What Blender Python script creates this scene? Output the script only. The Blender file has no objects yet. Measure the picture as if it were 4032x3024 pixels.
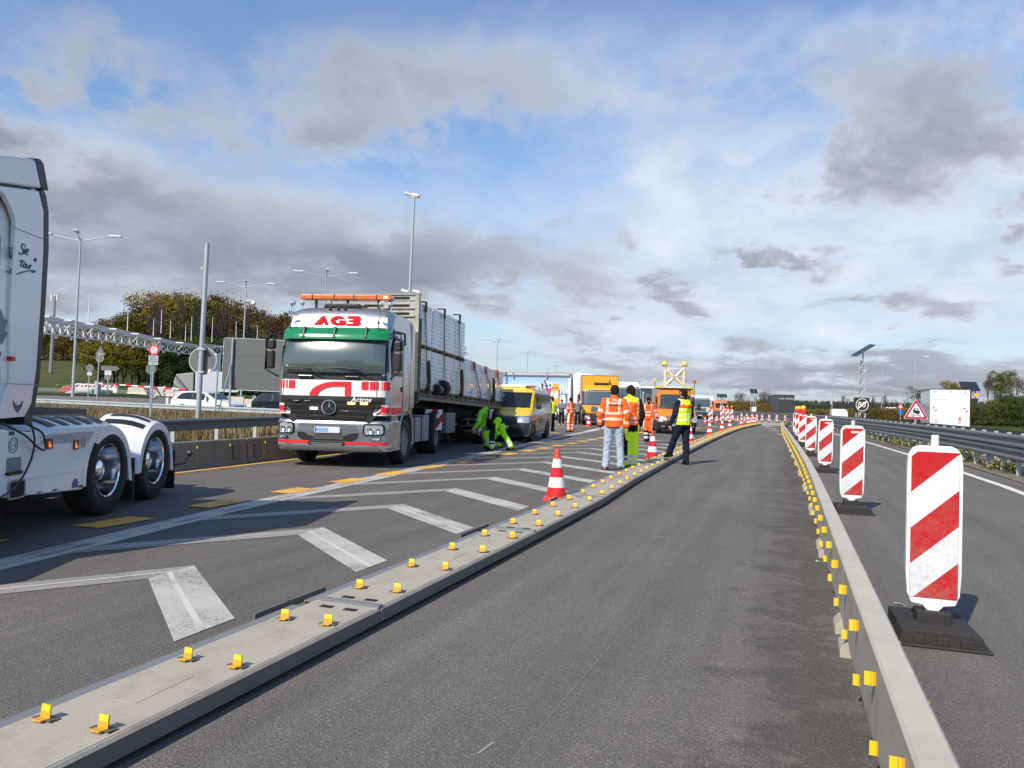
import bpy, bmesh, math, random
from mathutils import Vector, Matrix
R = math.radians
sc = bpy.context.scene
col = sc.collection
# ------------------------------------------------------------------ camera
CAMH = 1.42
YAW, PIT, ROL, FPX = R(20.2), math.atan(68 / 2950.0), R(1.5), 2950.0
_f = Vector((-math.sin(YAW) * math.cos(PIT), math.cos(YAW) * math.cos(PIT), math.sin(PIT)))
_r0 = Vector((math.cos(YAW), math.sin(YAW), 0)); _u0 = _r0.cross(_f)
_r = _r0 * math.cos(ROL) + _u0 * math.sin(ROL); _u = _u0 * math.cos(ROL) - _r0 * math.sin(ROL)
cd = bpy.data.cameras.new('camera'); cam = bpy.data.objects.new('camera', cd); col.objects.link(cam)
cd.sensor_width = 36.0; cd.lens = FPX / 4032 * 36; cd.clip_start = 0.05; cd.clip_end = 6000
cam.matrix_world = Matrix(((_r.x, _u.x, -_f.x, 0), (_r.y, _u.y, -_f.y, 0), (_r.z, _u.z, -_f.z, CAMH), (0, 0, 0, 1)))
sc.camera = cam
# ------------------------------------------------------------------ light
SUN_EL, SUN_BACK = R(41), R(16)      # the sun stands behind the photographer, a little to the left
sd = Vector((-math.sin(SUN_BACK) * math.cos(SUN_EL), -math.cos(SUN_BACK) * math.cos(SUN_EL), math.sin(SUN_EL)))
ld = bpy.data.lights.new('sun', 'SUN'); ld.energy = 5.0; ld.angle = R(0.53); ld.color = (1.0, 0.90, 0.76)
lo = bpy.data.objects.new('sun', ld); col.objects.link(lo)
lo.rotation_euler = (-sd).to_track_quat('-Z', 'Y').to_euler()
sc.view_settings.view_transform = 'Standard'; sc.view_settings.look = 'None'
sc.view_settings.exposure = 0.10; sc.view_settings.gamma = 1.0

class NT:
    def __init__(s, nt): s.nt = nt; s.n = nt.nodes; s.l = nt.links
    def new(s, t, **k):
        n = s.n.new(t)
        for a, b in k.items(): setattr(n, a, b)
        return n
    def put(s, sock, v):
        if isinstance(v, bpy.types.NodeSocket): s.l.new(v, sock)
        elif v is not None: sock.default_value = v
    def m(s, op, a, b=None, c=None, clamp=False):
        n = s.new('ShaderNodeMath', operation=op, use_clamp=clamp)
        s.put(n.inputs[0], a); s.put(n.inputs[1], b); s.put(n.inputs[2], c)
        return n.outputs[0]
    def noise(s, vec, scale, detail=4, rough=0.55, dist=0.0):
        n = s.new('ShaderNodeTexNoise'); s.put(n.inputs['Vector'], vec)
        n.inputs['Scale'].default_value = scale; n.inputs['Detail'].default_value = detail
        n.inputs['Roughness'].default_value = rough; n.inputs['Distortion'].default_value = dist
        return n.outputs['Fac']
    def ramp(s, fac, stops, interp='LINEAR'):
        n = s.new('ShaderNodeValToRGB'); s.put(n.inputs[0], fac); cr = n.color_ramp; cr.interpolation = interp
        while len(cr.elements) > 1: cr.elements.remove(cr.elements[-1])
        for i, (p, c) in enumerate(stops):
            e = cr.elements[0] if i == 0 else cr.elements.new(p)
            e.position = p; e.color = (c[0], c[1], c[2], 1) if not isinstance(c, (int, float)) else (c, c, c, 1)
        return n.outputs[0]
    def mix(s, fac, a, b, blend='MIX'):
        n = s.new('ShaderNodeMix', data_type='RGBA', blend_type=blend)
        s.put(n.inputs[0], fac)
        s.put(n.inputs[6], a if isinstance(a, bpy.types.NodeSocket) else (*a, 1) if not isinstance(a, (int, float)) else (a, a, a, 1))
        s.put(n.inputs[7], b if isinstance(b, bpy.types.NodeSocket) else (*b, 1) if not isinstance(b, (int, float)) else (b, b, b, 1))
        return n.outputs[2]
    def map(s, vec, loc=(0, 0, 0), rot=(0, 0, 0), scale=(1, 1, 1)):
        n = s.new('ShaderNodeMapping'); s.put(n.inputs[0], vec)
        n.inputs[1].default_value = loc; n.inputs[2].default_value = rot; n.inputs[3].default_value = scale
        return n.outputs[0]
    def sep(s, vec):
        n = s.new('ShaderNodeSeparateXYZ'); s.put(n.inputs[0], vec); return n.outputs
    def comb(s, x, y, z):
        n = s.new('ShaderNodeCombineXYZ'); s.put(n.inputs[0], x); s.put(n.inputs[1], y); s.put(n.inputs[2], z); return n.outputs[0]

# ------------------------------------------------------------------ world: sky with clouds
w = bpy.data.worlds.new('World'); sc.world = w; w.use_nodes = True
W = NT(w.node_tree); W.n.clear()
out = W.new('ShaderNodeOutputWorld'); bg = W.new('ShaderNodeBackground')
W.l.new(bg.outputs[0], out.inputs[0])
sky = W.new('ShaderNodeTexSky', sky_type='NISHITA'); sky.sun_disc = False
sky.sun_elevation = SUN_EL; sky.sun_rotation = math.atan2(sd.x, sd.y)
sky.air_density = 1.25; sky.dust_density = 0.5; sky.ozone_density = 2.2; sky.altitude = 300
tc = W.new('ShaderNodeTexCoord')
rot = W.map(tc.outputs['Generated'], rot=(0, 0, -YAW))      # azimuth counted from the direction the road is seen in
dx, dy, dz = W.sep(rot)
az = W.m('MULTIPLY', W.m('ARCTAN2', dx, dy), 57.2958)
el = W.m('MULTIPLY', W.m('ARCSINE', dz), 57.2958)
# wind-torn cloud texture: planar projection on a cloud deck, so clouds get flatter towards the horizon
dzz = W.m('ADD', W.m('MAXIMUM', dz, 0.0), 0.10)
deck = W.comb(W.m('DIVIDE', dx, dzz), W.m('MULTIPLY', W.m('DIVIDE', dy, dzz), 1.35), 0.0)
lel = W.m('LOGARITHM', W.m('ADD', W.m('MAXIMUM', el, -3.0), 8.0), 2.71828)
puf = W.comb(W.m('MULTIPLY', az, 0.040), W.m('MULTIPLY', lel, 1.55), 0.0)
n1 = W.noise(W.map(puf, loc=(1.7, 0.4, 0), rot=(0, 0, R(8))), 1.5, 10, 0.58, 0.35)
n2 = W.noise(W.map(puf, loc=(7.3, 2.1, 0), rot=(0, 0, R(14))), 4.2, 9, 0.60, 0.25)
n3 = W.noise(W.map(puf, loc=(3.0, 5.0, 0), rot=(0, 0, R(12))), 2.4, 9, 0.60, 0.3)
wob = W.m('MULTIPLY', W.m('SUBTRACT', n3, 0.5), 14.0)
wob2 = W.m('MULTIPLY', W.m('ADD', W.m('SUBTRACT', n2, 0.5), W.m('MULTIPLY', W.m('SUBTRACT', n1, 0.5), 1.0)), 9.0)
azw = W.m('ADD', az, W.m('MULTIPLY', wob, 2.2)); elw = W.m('ADD', el, wob2)
def blobs(lst):
    tot = None
    for x, y, rx, ry, amp in lst:
        a0 = math.degrees(math.atan((x - 2016) / 2950)); e0 = math.degrees(math.atan((1580 + .026 * (x - 2016) - y) / 2950 * math.cos(math.atan((x - 2016) / 2950))))
        ra = rx / 2950 * 57.3; re = ry / 2950 * 57.3
        u = W.m('POWER', W.m('ABSOLUTE', W.m('DIVIDE', W.m('SUBTRACT', azw, a0), ra)), 2.0)
        v = W.m('POWER', W.m('ABSOLUTE', W.m('DIVIDE', W.m('SUBTRACT', elw, e0), re)), 2.0)
        g = W.m('MULTIPLY', W.m('EXPONENT', W.m('MULTIPLY', W.m('ADD', u, v), -1.0)), amp)
        tot = g if tot is None else W.m('ADD', tot, g)
    return tot
white_b = blobs([(2900, 900, 1000, 420, .75), (900, 780, 1100, 130, .55), (2100, 250, 700, 200, .35), (3700, 600, 420, 420, .55),
                 (150, 550, 260, 120, .35), (2600, 600, 300, 90, .3), (2000, 1250, 2600, 260, .6), (3300, 150, 500, 120, .35), (1500, 620, 300, 30, .3)])
grey_b = blobs([(1700, 290, 600, 170, .72), (1280, 480, 330, 100, .65), (430, 290, 260, 130, .66), (150, 380, 160, 60, .45), (3200, 330, 420, 170, .60), (3350, 640, 230, 120, .75), (3650, 470, 350, 120, .5),
                (3800, 420, 240, 130, .4), (650, 980, 1000, 270, .92), (1750, 1090, 650, 140, .85), (350, 700, 500, 110, .45), (2350, 930, 160, 45, .4), (3050, 1010, 190, 42, .9),
                (2640, 1150, 150, 45, .7), (3620, 1170, 200, 60, .75), (4000, 840, 130, 90, .8), (150, 700, 260, 90, .4), (3780, 1450, 300, 60, .5), (2700, 1450, 900, 70, .75), (3300, 1520, 700, 50, .6), (2300, 1300, 300, 50, .45)])
wc = W.m('ADD', white_b, W.m('MULTIPLY', W.m('SUBTRACT', n1, 0.5), 1.7))
white_a = W.new('ShaderNodeMapRange', interpolation_type='SMOOTHSTEP'); W.put(white_a.inputs[0], wc)
white_a.inputs[1].default_value = 0.08; white_a.inputs[2].default_value = 0.95
gc = W.m('ADD', grey_b, W.m('ADD', W.m('MULTIPLY', W.m('SUBTRACT', n1, 0.5), 0.9), W.m('MULTIPLY', W.m('SUBTRACT', n2, 0.5), 0.9)))
grey_a = W.new('ShaderNodeMapRange', interpolation_type='SMOOTHSTEP'); W.put(grey_a.inputs[0], gc)
grey_a.inputs[1].default_value = 0.12; grey_a.inputs[2].default_value = 0.72
whitecol = W.mix(W.m('MULTIPLY', W.m('SUBTRACT', n2, 0.35), 2.2, clamp=True), (0.54, 0.64, 0.78), (0.88, 0.90, 0.94))
dens = W.new('ShaderNodeMapRange'); W.put(dens.inputs[0], gc); dens.inputs[1].default_value = 0.35; dens.inputs[2].default_value = 1.2
greycol = W.mix(W.m('ADD', W.m('MULTIPLY', dens.outputs[0], 0.75), W.m('MULTIPLY', W.m('SUBTRACT', n3, 0.42), 1.2), clamp=True), (0.56, 0.58, 0.65), (0.225, 0.245, 0.305))
skyc = W.mix(1.0, sky.outputs[0], (0.100, 0.124, 0.152), 'MULTIPLY')
hz = W.m('EXPONENT', W.m('MULTIPLY', W.m('MAXIMUM', el, 0.0), -0.16))
skyc = W.mix(W.m('MULTIPLY', hz, 0.92), skyc, (0.47, 0.535, 0.63))
skyc = W.mix(W.m('MULTIPLY', n2, 0.22), skyc, (0.62, 0.72, 0.86))
c1_ = W.mix(W.m('MULTIPLY', white_a.outputs[0], 0.93), skyc, whitecol)
c2_ = W.mix(W.m('MULTIPLY', grey_a.outputs[0], 0.90), c1_, greycol)
W.l.new(c2_, bg.inputs[0]); bg.inputs[1].default_value = 1.0

# ------------------------------------------------------------------ materials
MATS = {}
def mat(name, c, rough=0.6, metal=0.0, var=0.12, vscale=6.0, bump=0.0, bscale=60.0, spec=0.5, emit=None, estr=0.0, alpha=1.0, coat=0.0, dirt=0.0, dirtcol=(0.10, 0.08, 0.06), trans=0.0):
    if name in MATS: return MATS[name]
    m = bpy.data.materials.new(name); m.use_nodes = True; N = NT(m.node_tree)
    b = N.n['Principled BSDF']
    t = N.new('ShaderNodeTexCoord').outputs['Object']
    n = N.noise(t, vscale, 5, 0.6)
    lo_ = [x * (1 - var) for x in c]; hi = [min(1, x * (1 + var)) for x in c]
    cc = N.mix(n, lo_, hi) if var > 0 else None
    if dirt > 0:
        d = N.ramp(N.noise(N.map(t, scale=(1, 1, 0.35)), vscale * 0.8, 8, 0.7), [(0.5, 0), (0.72, dirt)])
        cc = N.mix(d, cc if cc else c, dirtcol)
    if cc: N.l.new(cc, b.inputs['Base Color'])
    else: b.inputs['Base Color'].default_value = (*c, 1)
    b.inputs['Roughness'].default_value = rough; b.inputs['Metallic'].default_value = metal
    b.inputs['Specular IOR Level'].default_value = spec; b.inputs['Alpha'].default_value = alpha
    b.inputs['Coat Weight'].default_value = coat; b.inputs['Coat Roughness'].default_value = 0.08
    b.inputs['Transmission Weight'].default_value = trans
    if emit: b.inputs['Emission Color'].default_value = (*emit, 1); b.inputs['Emission Strength'].default_value = estr
    if bump > 0:
        bn = N.new('ShaderNodeBump'); bn.inputs['Strength'].default_value = 1.0; bn.inputs['Distance'].default_value = bump
        N.l.new(N.noise(t, bscale, 5, 0.6), bn.inputs['Height']); N.l.new(bn.outputs[0], b.inputs['Normal'])
    MATS[name] = m
    return m

# ------------------------------------------------------------------ mesh building
class MB:
    def __init__(s, xf=None): s.v = []; s.f = []; s.mi = []; s.sm = []; s.xf = xf
    def add(s, vs, fs, m=0, smooth=False):
        o = len(s.v)
        s.v += [Vector(v) for v in vs]
        for f in fs: s.f.append([o + i for i in f]); s.mi.append(m); s.sm.append(smooth)
        return s
    def box(s, c, d, rz=0.0, m=0, rx=0.0, ry=0.0):
        M = Matrix.Translation(c) @ Matrix.Rotation(rz, 4, 'Z') @ Matrix.Rotation(ry, 4, 'Y') @ Matrix.Rotation(rx, 4, 'X')
        h = [x / 2 for x in d]
        vs = [M @ Vector((x, y, z)) for x in (-h[0], h[0]) for y in (-h[1], h[1]) for z in (-h[2], h[2])]
        return s.add(vs, [(0, 1, 3, 2), (4, 6, 7, 5), (0, 4, 5, 1), (2, 3, 7, 6), (0, 2, 6, 4), (1, 5, 7, 3)], m)
    def b2(s, x0, x1, y0, y1, z0, z1, m=0): return s.box(((x0 + x1) / 2, (y0 + y1) / 2, (z0 + z1) / 2), (abs(x1 - x0), abs(y1 - y0), abs(z1 - z0)), m=m)
    def tube(s, pts, r, n=8, m=0, cap=True, smooth=True):
        pts = [Vector(p) for p in pts]; rs = r if isinstance(r, (list, tuple)) else [r] * len(pts)
        rings = []; up = None
        for i, p in enumerate(pts):
            d = (pts[min(i + 1, len(pts) - 1)] - pts[max(i - 1, 0)])
            d = d.normalized() if d.length > 1e-9 else Vector((0, 0, 1))
            if up is None: up = Vector((0, 0, 1)) if abs(d.z) < .9 else Vector((1, 0, 0))
            a = d.cross(up)
            if a.length < 1e-6: a = d.cross(Vector((0, 1, 0)))
            a.normalize(); b = d.cross(a).normalized(); up = -b if False else b.cross(a) if False else up
            rings.append([p + (a * math.cos(2 * math.pi * k / n) + b * math.sin(2 * math.pi * k / n)) * rs[i] for k in range(n)])
        o = len(s.v)
        for rg in rings: s.v += rg
        for i in range(len(pts) - 1):
            for k in range(n):
                k2 = (k + 1) % n
                s.f.append([o + i * n + k, o + i * n + k2, o + (i + 1) * n + k2, o + (i + 1) * n + k]); s.mi.append(m); s.sm.append(smooth)
        if cap:
            s.f.append([o + k for k in range(n)][::-1]); s.mi.append(m); s.sm.append(False)
            q = o + (len(pts) - 1) * n
            s.f.append([q + k for k in range(n)]); s.mi.append(m); s.sm.append(False)
        return s
    def lathe(s, prof, c=(0, 0, 0), axis='z', n=24, m=0, smooth=True):
        # prof: (radius, height) along axis
        o = len(s.v); c = Vector(c)
        def P(r, h, a):
            x, y = r * math.cos(a), r * math.sin(a)
            return c + (Vector((x, y, h)) if axis == 'z' else Vector((h, x, y)) if axis == 'x' else Vector((y, h, x)))
        for r, h in prof:
            for k in range(n): s.v.append(P(max(r, 1e-4), h, 2 * math.pi * k / n))
        for i in range(len(prof) - 1):
            for k in range(n):
                k2 = (k + 1) % n
                mm = m[i] if isinstance(m, (list, tuple)) else m
                s.f.append([o + i * n + k, o + i * n + k2, o + (i + 1) * n + k2, o + (i + 1) * n + k]); s.mi.append(mm); s.sm.append(smooth)
        return s
    def prism(s, poly, d0, d1, plane='xz', m=0, side=None):
        # poly in plane, extruded along the third axis from d0 to d1
        def P(a, b, d): return (a, d, b) if plane == 'xz' else (d, a, b) if plane == 'yz' else (a, b, d)
        n = len(poly); vs = [P(a, b, d0) for a, b in poly] + [P(a, b, d1) for a, b in poly]
        s.add(vs, [tuple(range(n)), tuple(range(2 * n - 1, n - 1, -1))], m)
        o = len(s.v) - 2 * n
        for i in range(n):
            j = (i + 1) % n
            s.f.append([o + i, o + n + i, o + n + j, o + j]); s.mi.append(m if side is None else side); s.sm.append(False)
        return s
    def strip(s, path, w0, w1, z, m=0):   # flat ribbon: offsets w0..w1 to the right of the path
        L = []
        for i, p in enumerate(path):
            a = Vector(path[max(i - 1, 0)]); b = Vector(path[min(i + 1, len(path) - 1)]); d = (b - a).normalized(); nn = Vector((d.y, -d.x))
            L.append((Vector(p) + nn * w0, Vector(p) + nn * w1))
        vs = []
        for a, b in L: vs += [(a.x, a.y, z), (b.x, b.y, z)]
        return s.add(vs, [(2 * i, 2 * i + 1, 2 * i + 3, 2 * i + 2) for i in range(len(path) - 1)], m)
    def sweep(s, path, prof, m=0, closed=True, cap=True, smooth=False, z=0.0):   # prof (offset right, height); path 2D/3D
        o = len(s.v); n = len(prof)
        for i, p in enumerate(path):
            a = Vector(path[max(i - 1, 0)][:2]); b = Vector(path[min(i + 1, len(path) - 1)][:2]); d = (b - a).normalized(); nn = Vector((d.y, -d.x))
            pz = p[2] if len(p) > 2 else z
            for q in prof: s.v.append(Vector((p[0] + nn.x * q[0], p[1] + nn.y * q[0], pz + q[1])))
        for i in range(len(path) - 1):
            for k in range(n if closed else n - 1):
                k2 = (k + 1) % n
                s.f.append([o + i * n + k, o + i * n + k2, o + (i + 1) * n + k2, o + (i + 1) * n + k]); s.mi.append(m); s.sm.append(smooth)
        if cap and closed:
            s.f.append([o + k for k in range(n)][::-1]); s.mi.append(m); s.sm.append(False)
            q = o + (len(path) - 1) * n; s.f.append([q + k for k in range(n)]); s.mi.append(m); s.sm.append(False)
        return s
    def sphere(s, c, r, n=12, m=0, sz=1.0):
        prof = [(r * math.sin(math.pi * i / (n // 2 + 2)), -r * sz * math.cos(math.pi * i / (n // 2 + 2))) for i in range(n // 2 + 3)]
        return s.lathe(prof, c, 'z', n, m)
    def build(s, name, mats, parent=None, loc=None, rz=0.0, bevel=0.0, seg=2, label=None):
        me = bpy.data.meshes.new(name); me.from_pydata([tuple(v) for v in s.v], [], s.f)
        mats = mats if isinstance(mats, (list, tuple)) else [mats]
        for mm in mats: me.materials.append(mm)
        me.polygons.foreach_set('material_index', s.mi); me.polygons.foreach_set('use_smooth', s.sm)
        bm = bmesh.new(); bm.from_mesh(me); bmesh.ops.recalc_face_normals(bm, faces=bm.faces); bm.to_mesh(me); bm.free()
        if any(s.sm): me.set_sharp_from_angle(angle=R(38))
        o = bpy.data.objects.new(name, me); col.objects.link(o)
        if parent: o.parent = parent
        if loc: o.location = loc
        o.rotation_euler.z = rz
        if bevel > 0:
            b = o.modifiers.new('b', 'BEVEL'); b.width = bevel; b.segments = seg; b.limit_method = 'ANGLE'; b.angle_limit = R(40)
            b.harden_normals = False
        if label: o['label'] = label
        return o

def tag(o, label=None, cat=None, group=None, kind=None):
    if label: o['label'] = label
    if cat: o['category'] = cat
    if group: o['group'] = group
    if kind: o['kind'] = kind
    return o
def empty(name, loc=(0, 0, 0), rz=0.0, label=None, cat=None, group=None):
    o = bpy.data.objects.new(name, None); col.objects.link(o); o.location = loc; o.rotation_euler.z = rz; o.empty_display_size = 0.1
    return tag(o, label, cat, group)
def kids(o): return [c for c in KID.get(o.name, [])]
def copy_tree(o, parent=None):
    c = o.copy(); col.objects.link(c)
    c.parent = parent
    for ch in [x for x in o.children]: copy_tree(ch, c)
    return c
def textmesh(txt, size, name, material, parent=None, M=None, ext=0.002, offset=0.0, align='CENTER', shear=0.0, sx=1.0):
    cu = bpy.data.curves.new(name, 'FONT'); cu.body = txt; cu.size = size; cu.extrude = ext; cu.offset = offset; cu.align_x = align; cu.align_y = 'CENTER'; cu.shear = shear
    cu.resolution_u = 3
    t = bpy.data.objects.new('tmp', cu); col.objects.link(t)
    dg = bpy.context.evaluated_depsgraph_get(); me = bpy.data.meshes.new_from_object(t.evaluated_get(dg)); me.name = name
    bpy.data.objects.remove(t)
    me.materials.clear(); me.materials.append(material)
    if sx != 1: me.transform(Matrix.Diagonal((sx, 1, 1, 1)))
    if M is not None: me.transform(M)
    o = bpy.data.objects.new(name, me); col.objects.link(o)
    if parent: o.parent = parent
    return o
def face_front(x, y, z, yaw=0.0):   # text stands upright, read from the -Y side
    return Matrix.Translation((x, y, z)) @ Matrix.Rotation(yaw, 4, 'Z') @ Matrix.Rotation(R(90), 4, 'X')
def P2(px, py, z=0.0):               # where a line of sight meets the level z
    d = _f + _r * ((px - 2016) / FPX) + _u * ((1512 - py) / FPX); t = (z - CAMH) / d.z
    return Vector((d.x * t, d.y * t))
def PD(px, D, py=1580):               # world point at depth D in a given direction
    d = _f + _r * ((px - 2016) / FPX) + _u * ((1512 - py) / FPX)
    return Vector((d.x * D, d.y * D, CAMH + d.z * D))
ORD = ['nearest', 'second', 'third', 'fourth', 'fifth', 'sixth', 'seventh', 'eighth', 'ninth', 'tenth', 'eleventh', 'twelfth', 'thirteenth', 'fourteenth', 'fifteenth', 'sixteenth',
       'seventeenth', 'eighteenth', 'nineteenth', 'twentieth', 'twenty-first', 'twenty-second', 'twenty-third', 'twenty-fourth', 'twenty-fifth', 'twenty-sixth', 'twenty-seventh', 'twenty-eighth']
def interp(pts, y):
    for (x0, y0), (x1, y1) in zip(pts, pts[1:]):
        if y <= y1: return x0 + (x1 - x0) * (y - y0) / (y1 - y0)
    (x0, y0), (x1, y1) = pts[-2:]
    return x0 + (x1 - x0) * (y - y0) / (y1 - y0)
# ------------------------------------------------------------------ ground
def asphalt(name, base, stain=None, warm=0.0, agg=1.0):
    m = bpy.data.materials.new(name); m.use_nodes = True; N = NT(m.node_tree); b = N.n['Principled BSDF']
    t = N.new('ShaderNodeTexCoord').outputs['Object']
    v = N.new('ShaderNodeTexVoronoi'); N.put(v.inputs['Vector'], t); v.inputs['Scale'].default_value = 105
    fine = N.noise(t, 135, 3, 0.8)
    n_big = N.noise(t, 0.55, 6, 0.6); n_mid = N.noise(t, 7, 6, 0.65)
    streak = N.noise(N.map(t, scale=(3.2, 0.12, 1)), 1.0, 6, 0.6)
    k = N.m('ADD', N.m('MULTIPLY', v.outputs['Distance'], 0.9 * agg), N.m('MULTIPLY', N.m('SUBTRACT', fine, 0.5), 3.6 * agg))
    k = N.m('ADD', N.m('ADD', k, N.m('MULTIPLY', N.m('SUBTRACT', n_big, 0.5), 0.5)), N.m('MULTIPLY', N.m('SUBTRACT', streak, 0.5), 0.85))
    k = N.m('ADD', k, N.m('MULTIPLY', N.m('SUBTRACT', n_mid, 0.5), 0.25))
    c = N.ramp(N.m('ADD', N.m('MULTIPLY', k, 0.5), 0.3), [(0.0, [x * .35 for x in base]), (0.45, base), (0.75, [x * 1.75 for x in base]), (1.0, [x * 3.4 for x in base])])
    if stain:
        x, y, z = N.sep(t)
        near = N.m('SUBTRACT', 1.0, N.m('MULTIPLY', N.m('ABSOLUTE', N.m('SUBTRACT', x, stain[0])), 1.0 / stain[1]), clamp=True)
        patch = N.noise(N.map(t, scale=(1.0, 1.3, 1)), 1.7, 9, 0.78, 0.15); p3 = N.noise(t, 42, 3, 0.8)
        f2 = N.ramp(N.m('ADD', N.m('ADD', N.m('MULTIPLY', near, 0.36), N.m('MULTIPLY', patch, 0.95)), N.m('MULTIPLY', p3, 0.25)), [(0.86, 0.0), (0.95, 0.42)])
        c = N.mix(f2, c, (0.024, 0.021, 0.018))
    N.l.new(c, b.inputs['Base Color']); b.inputs['Roughness'].default_value = 0.86; b.inputs['Specular IOR Level'].default_value = 0.35
    bn = N.new('ShaderNodeBump'); bn.inputs['Distance'].default_value = 0.004; bn.inputs['Strength'].default_value = 0.9
    N.l.new(N.m('ADD', v.outputs['Distance'], fine), bn.inputs['Height']); N.l.new(bn.outputs[0], b.inputs['Normal'])
    return m
M_lane = asphalt('asphalt_coarse', (0.110, 0.101, 0.092), stain=(0.15, 1.3), agg=1.0)
M_left = asphalt('asphalt_lane', (0.106, 0.097, 0.088), agg=0.9)
M_far = asphalt('asphalt_plaza', (0.17, 0.155, 0.14), agg=0.5)
def ground_mat():
    m = bpy.data.materials.new('meadow'); m.use_nodes = True; N = NT(m.node_tree); b = N.n['Principled BSDF']
    t = N.new('ShaderNodeTexCoord').outputs['Object']
    a = N.noise(t, 0.05, 6, 0.6); c = N.noise(t, 1.5, 8, 0.75); d = N.noise(N.map(t, scale=(1, 1, 6)), 0.3, 6, .7)
    col_ = N.ramp(N.m('ADD', N.m('MULTIPLY', a, 0.5), N.m('MULTIPLY', d, 0.5)), [(0.36, (0.035, 0.065, 0.015)), (0.5, (0.085, 0.085, 0.03)), (0.62, (0.13, 0.10, 0.045))])
    N.l.new(N.mix(N.ramp(c, [(0.4, 0.0), (0.65, 0.45)]), col_, (0.03, 0.04, 0.012)), b.inputs['Base Color']); b.inputs['Roughness'].default_value = 1.0
    b.inputs['Specular IOR Level'].default_value = 0.1
    return m
M_meadow = ground_mat()
M_earth = mat('verge_earth', (0.20, 0.155, 0.11), 0.95, var=0.4, vscale=9, bump=0.02, bscale=30)
fwd = Vector((-math.sin(YAW), math.cos(YAW))); rgt = Vector((math.cos(YAW), math.sin(YAW)))
def sstep(a, b, x):
    t = min(1, max(0, (x - a) / (b - a))); return t * t * (3 - 2 * t)
RG = [(4.9, -3), (5.0, 20), (4.72, 31), (3.9, 43), (2.9, 55.5), (1.6, 68), (-0.4, 80), (-3.5, 90.5), (-8.5, 98), (-16, 105), (-30, 116)]      # guard rail on the right
def xr_line(y):
    y = min(y, 45)
    for a, b in zip(RG, RG[1:]):
        if b[1] >= y: return a[0] + (b[0] - a[0]) * (y - a[1]) / (b[1] - a[1])
def terrain(x, y):
    p = Vector((x, y)); D = p.dot(fwd); a = p.dot(rgt) / max(D, 1.0)
    if D < 8: return 0.0
    z = 0.0
    left = sstep(-0.30, -0.52, a)                         # the parking area climbs to the left
    z += left * (0.85 * sstep(46, 62, D) + 0.75 * sstep(62, 120, D))
    z += sstep(-0.28, -0.40, a) * 1.1 * sstep(75, 110, D) * (1 - left)
    hill = sstep(-0.12, -0.42, a)
    z += hill * 13 * sstep(120, 330, D)
    z += 10 * sstep(330, 900, D) * sstep(0.2, -0.1, a)
    if y > 4: z -= 1.1 * sstep(2.8, 8.0, x - xr_line(y)) * sstep(4, 14, y) * sstep(190, 150, y)
    # bank on the right behind the far carriageway
    z += 3.2 * sstep(0.52, 0.62, a) * sstep(52, 80, D)
    z += 9 * sstep(350, 1100, D) * sstep(-0.2, 0.1, a)
    return z
g = MB(); xs = []; ys = []
Ds = [-60, -20, 0, 8] + [8 + i * 4 for i in range(1, 30)] + [128 + i * 14 for i in range(1, 22)] + [460, 520, 620, 760, 900, 1100, 1500, 2500, 5000]
aa = [-1.9 + i * 0.025 for i in range(153)]
idx = []
for D in Ds:
    row = []
    for a in aa:
        DD = abs(D) if abs(D) > 30 else 30
        q = fwd * D + rgt * a * DD
        row.append(len(g.v)); g.v.append(Vector((q.x, q.y, terrain(q.x, q.y) - 0.03)))
    idx.append(row)
for i in range(len(Ds) - 1):
    for j in range(len(aa) - 1):
        g.f.append([idx[i][j], idx[i][j + 1], idx[i + 1][j + 1], idx[i + 1][j]]); g.mi.append(0); g.sm.append(True)
tag(g.build('ground', M_meadow), kind='structure')

RB = [(0.34, -3), (0.34, 8), (0.31, 15), (0.11, 26.5), (-0.19, 42), (-0.32, 56), (-0.05, 66), (0.6, 72)]      # standing barrier, left face
TB = [(-2.35, -3), (-2.35, 9), (-2.43, 11), (-2.54, 15), (-2.74, 26), (-2.80, 38), (-2.71, 49), (-2.3, 59), (-1.87, 66.5)]  # tipped-over barrier, right face
WL = [(3.9, -3), (4.05, 15), (4.05, 18.2), (3.82, 28), (3.1, 42), (1.89, 57), (0.6, 68), (-1.2, 79), (-4.5, 88), (-9, 95), (-16, 102), (-30, 112)]   # edge line of the right lane
RG = [(4.9, -3), (5.0, 20), (4.72, 31), (3.9, 43), (2.9, 55.5), (1.6, 68), (-0.4, 80), (-3.5, 90.5), (-8.5, 98), (-16, 105), (-30, 116)]      # guard rail on the right
def smooth_path(P, n=6):
    out_ = []
    for i in range(len(P) - 1):
        p0 = P[max(i - 1, 0)]; p1 = P[i]; p2 = P[i + 1]; p3 = P[min(i + 2, len(P) - 1)]
        for k in range(n):
            t = k / n
            out_.append(tuple(0.5 * ((2 * b) + (-a + c) * t + (2 * a - 5 * b + 4 * c - d) * t * t + (-a + 3 * b - 3 * c + d) * t ** 3) for a, b, c, d in zip(p0, p1, p2, p3)))
    out_.append(P[-1]); return out_
WLs, RGs, RBs, TBs = smooth_path(WL), smooth_path(RG), smooth_path(RB), smooth_path(TB)
def xat(path, y):
    for a, b in zip(path, path[1:]):
        if b[1] >= y: return a[0] + (b[0] - a[0]) * (y - a[1]) / max(1e-6, b[1] - a[1])
    return path[-1][0]
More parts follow.
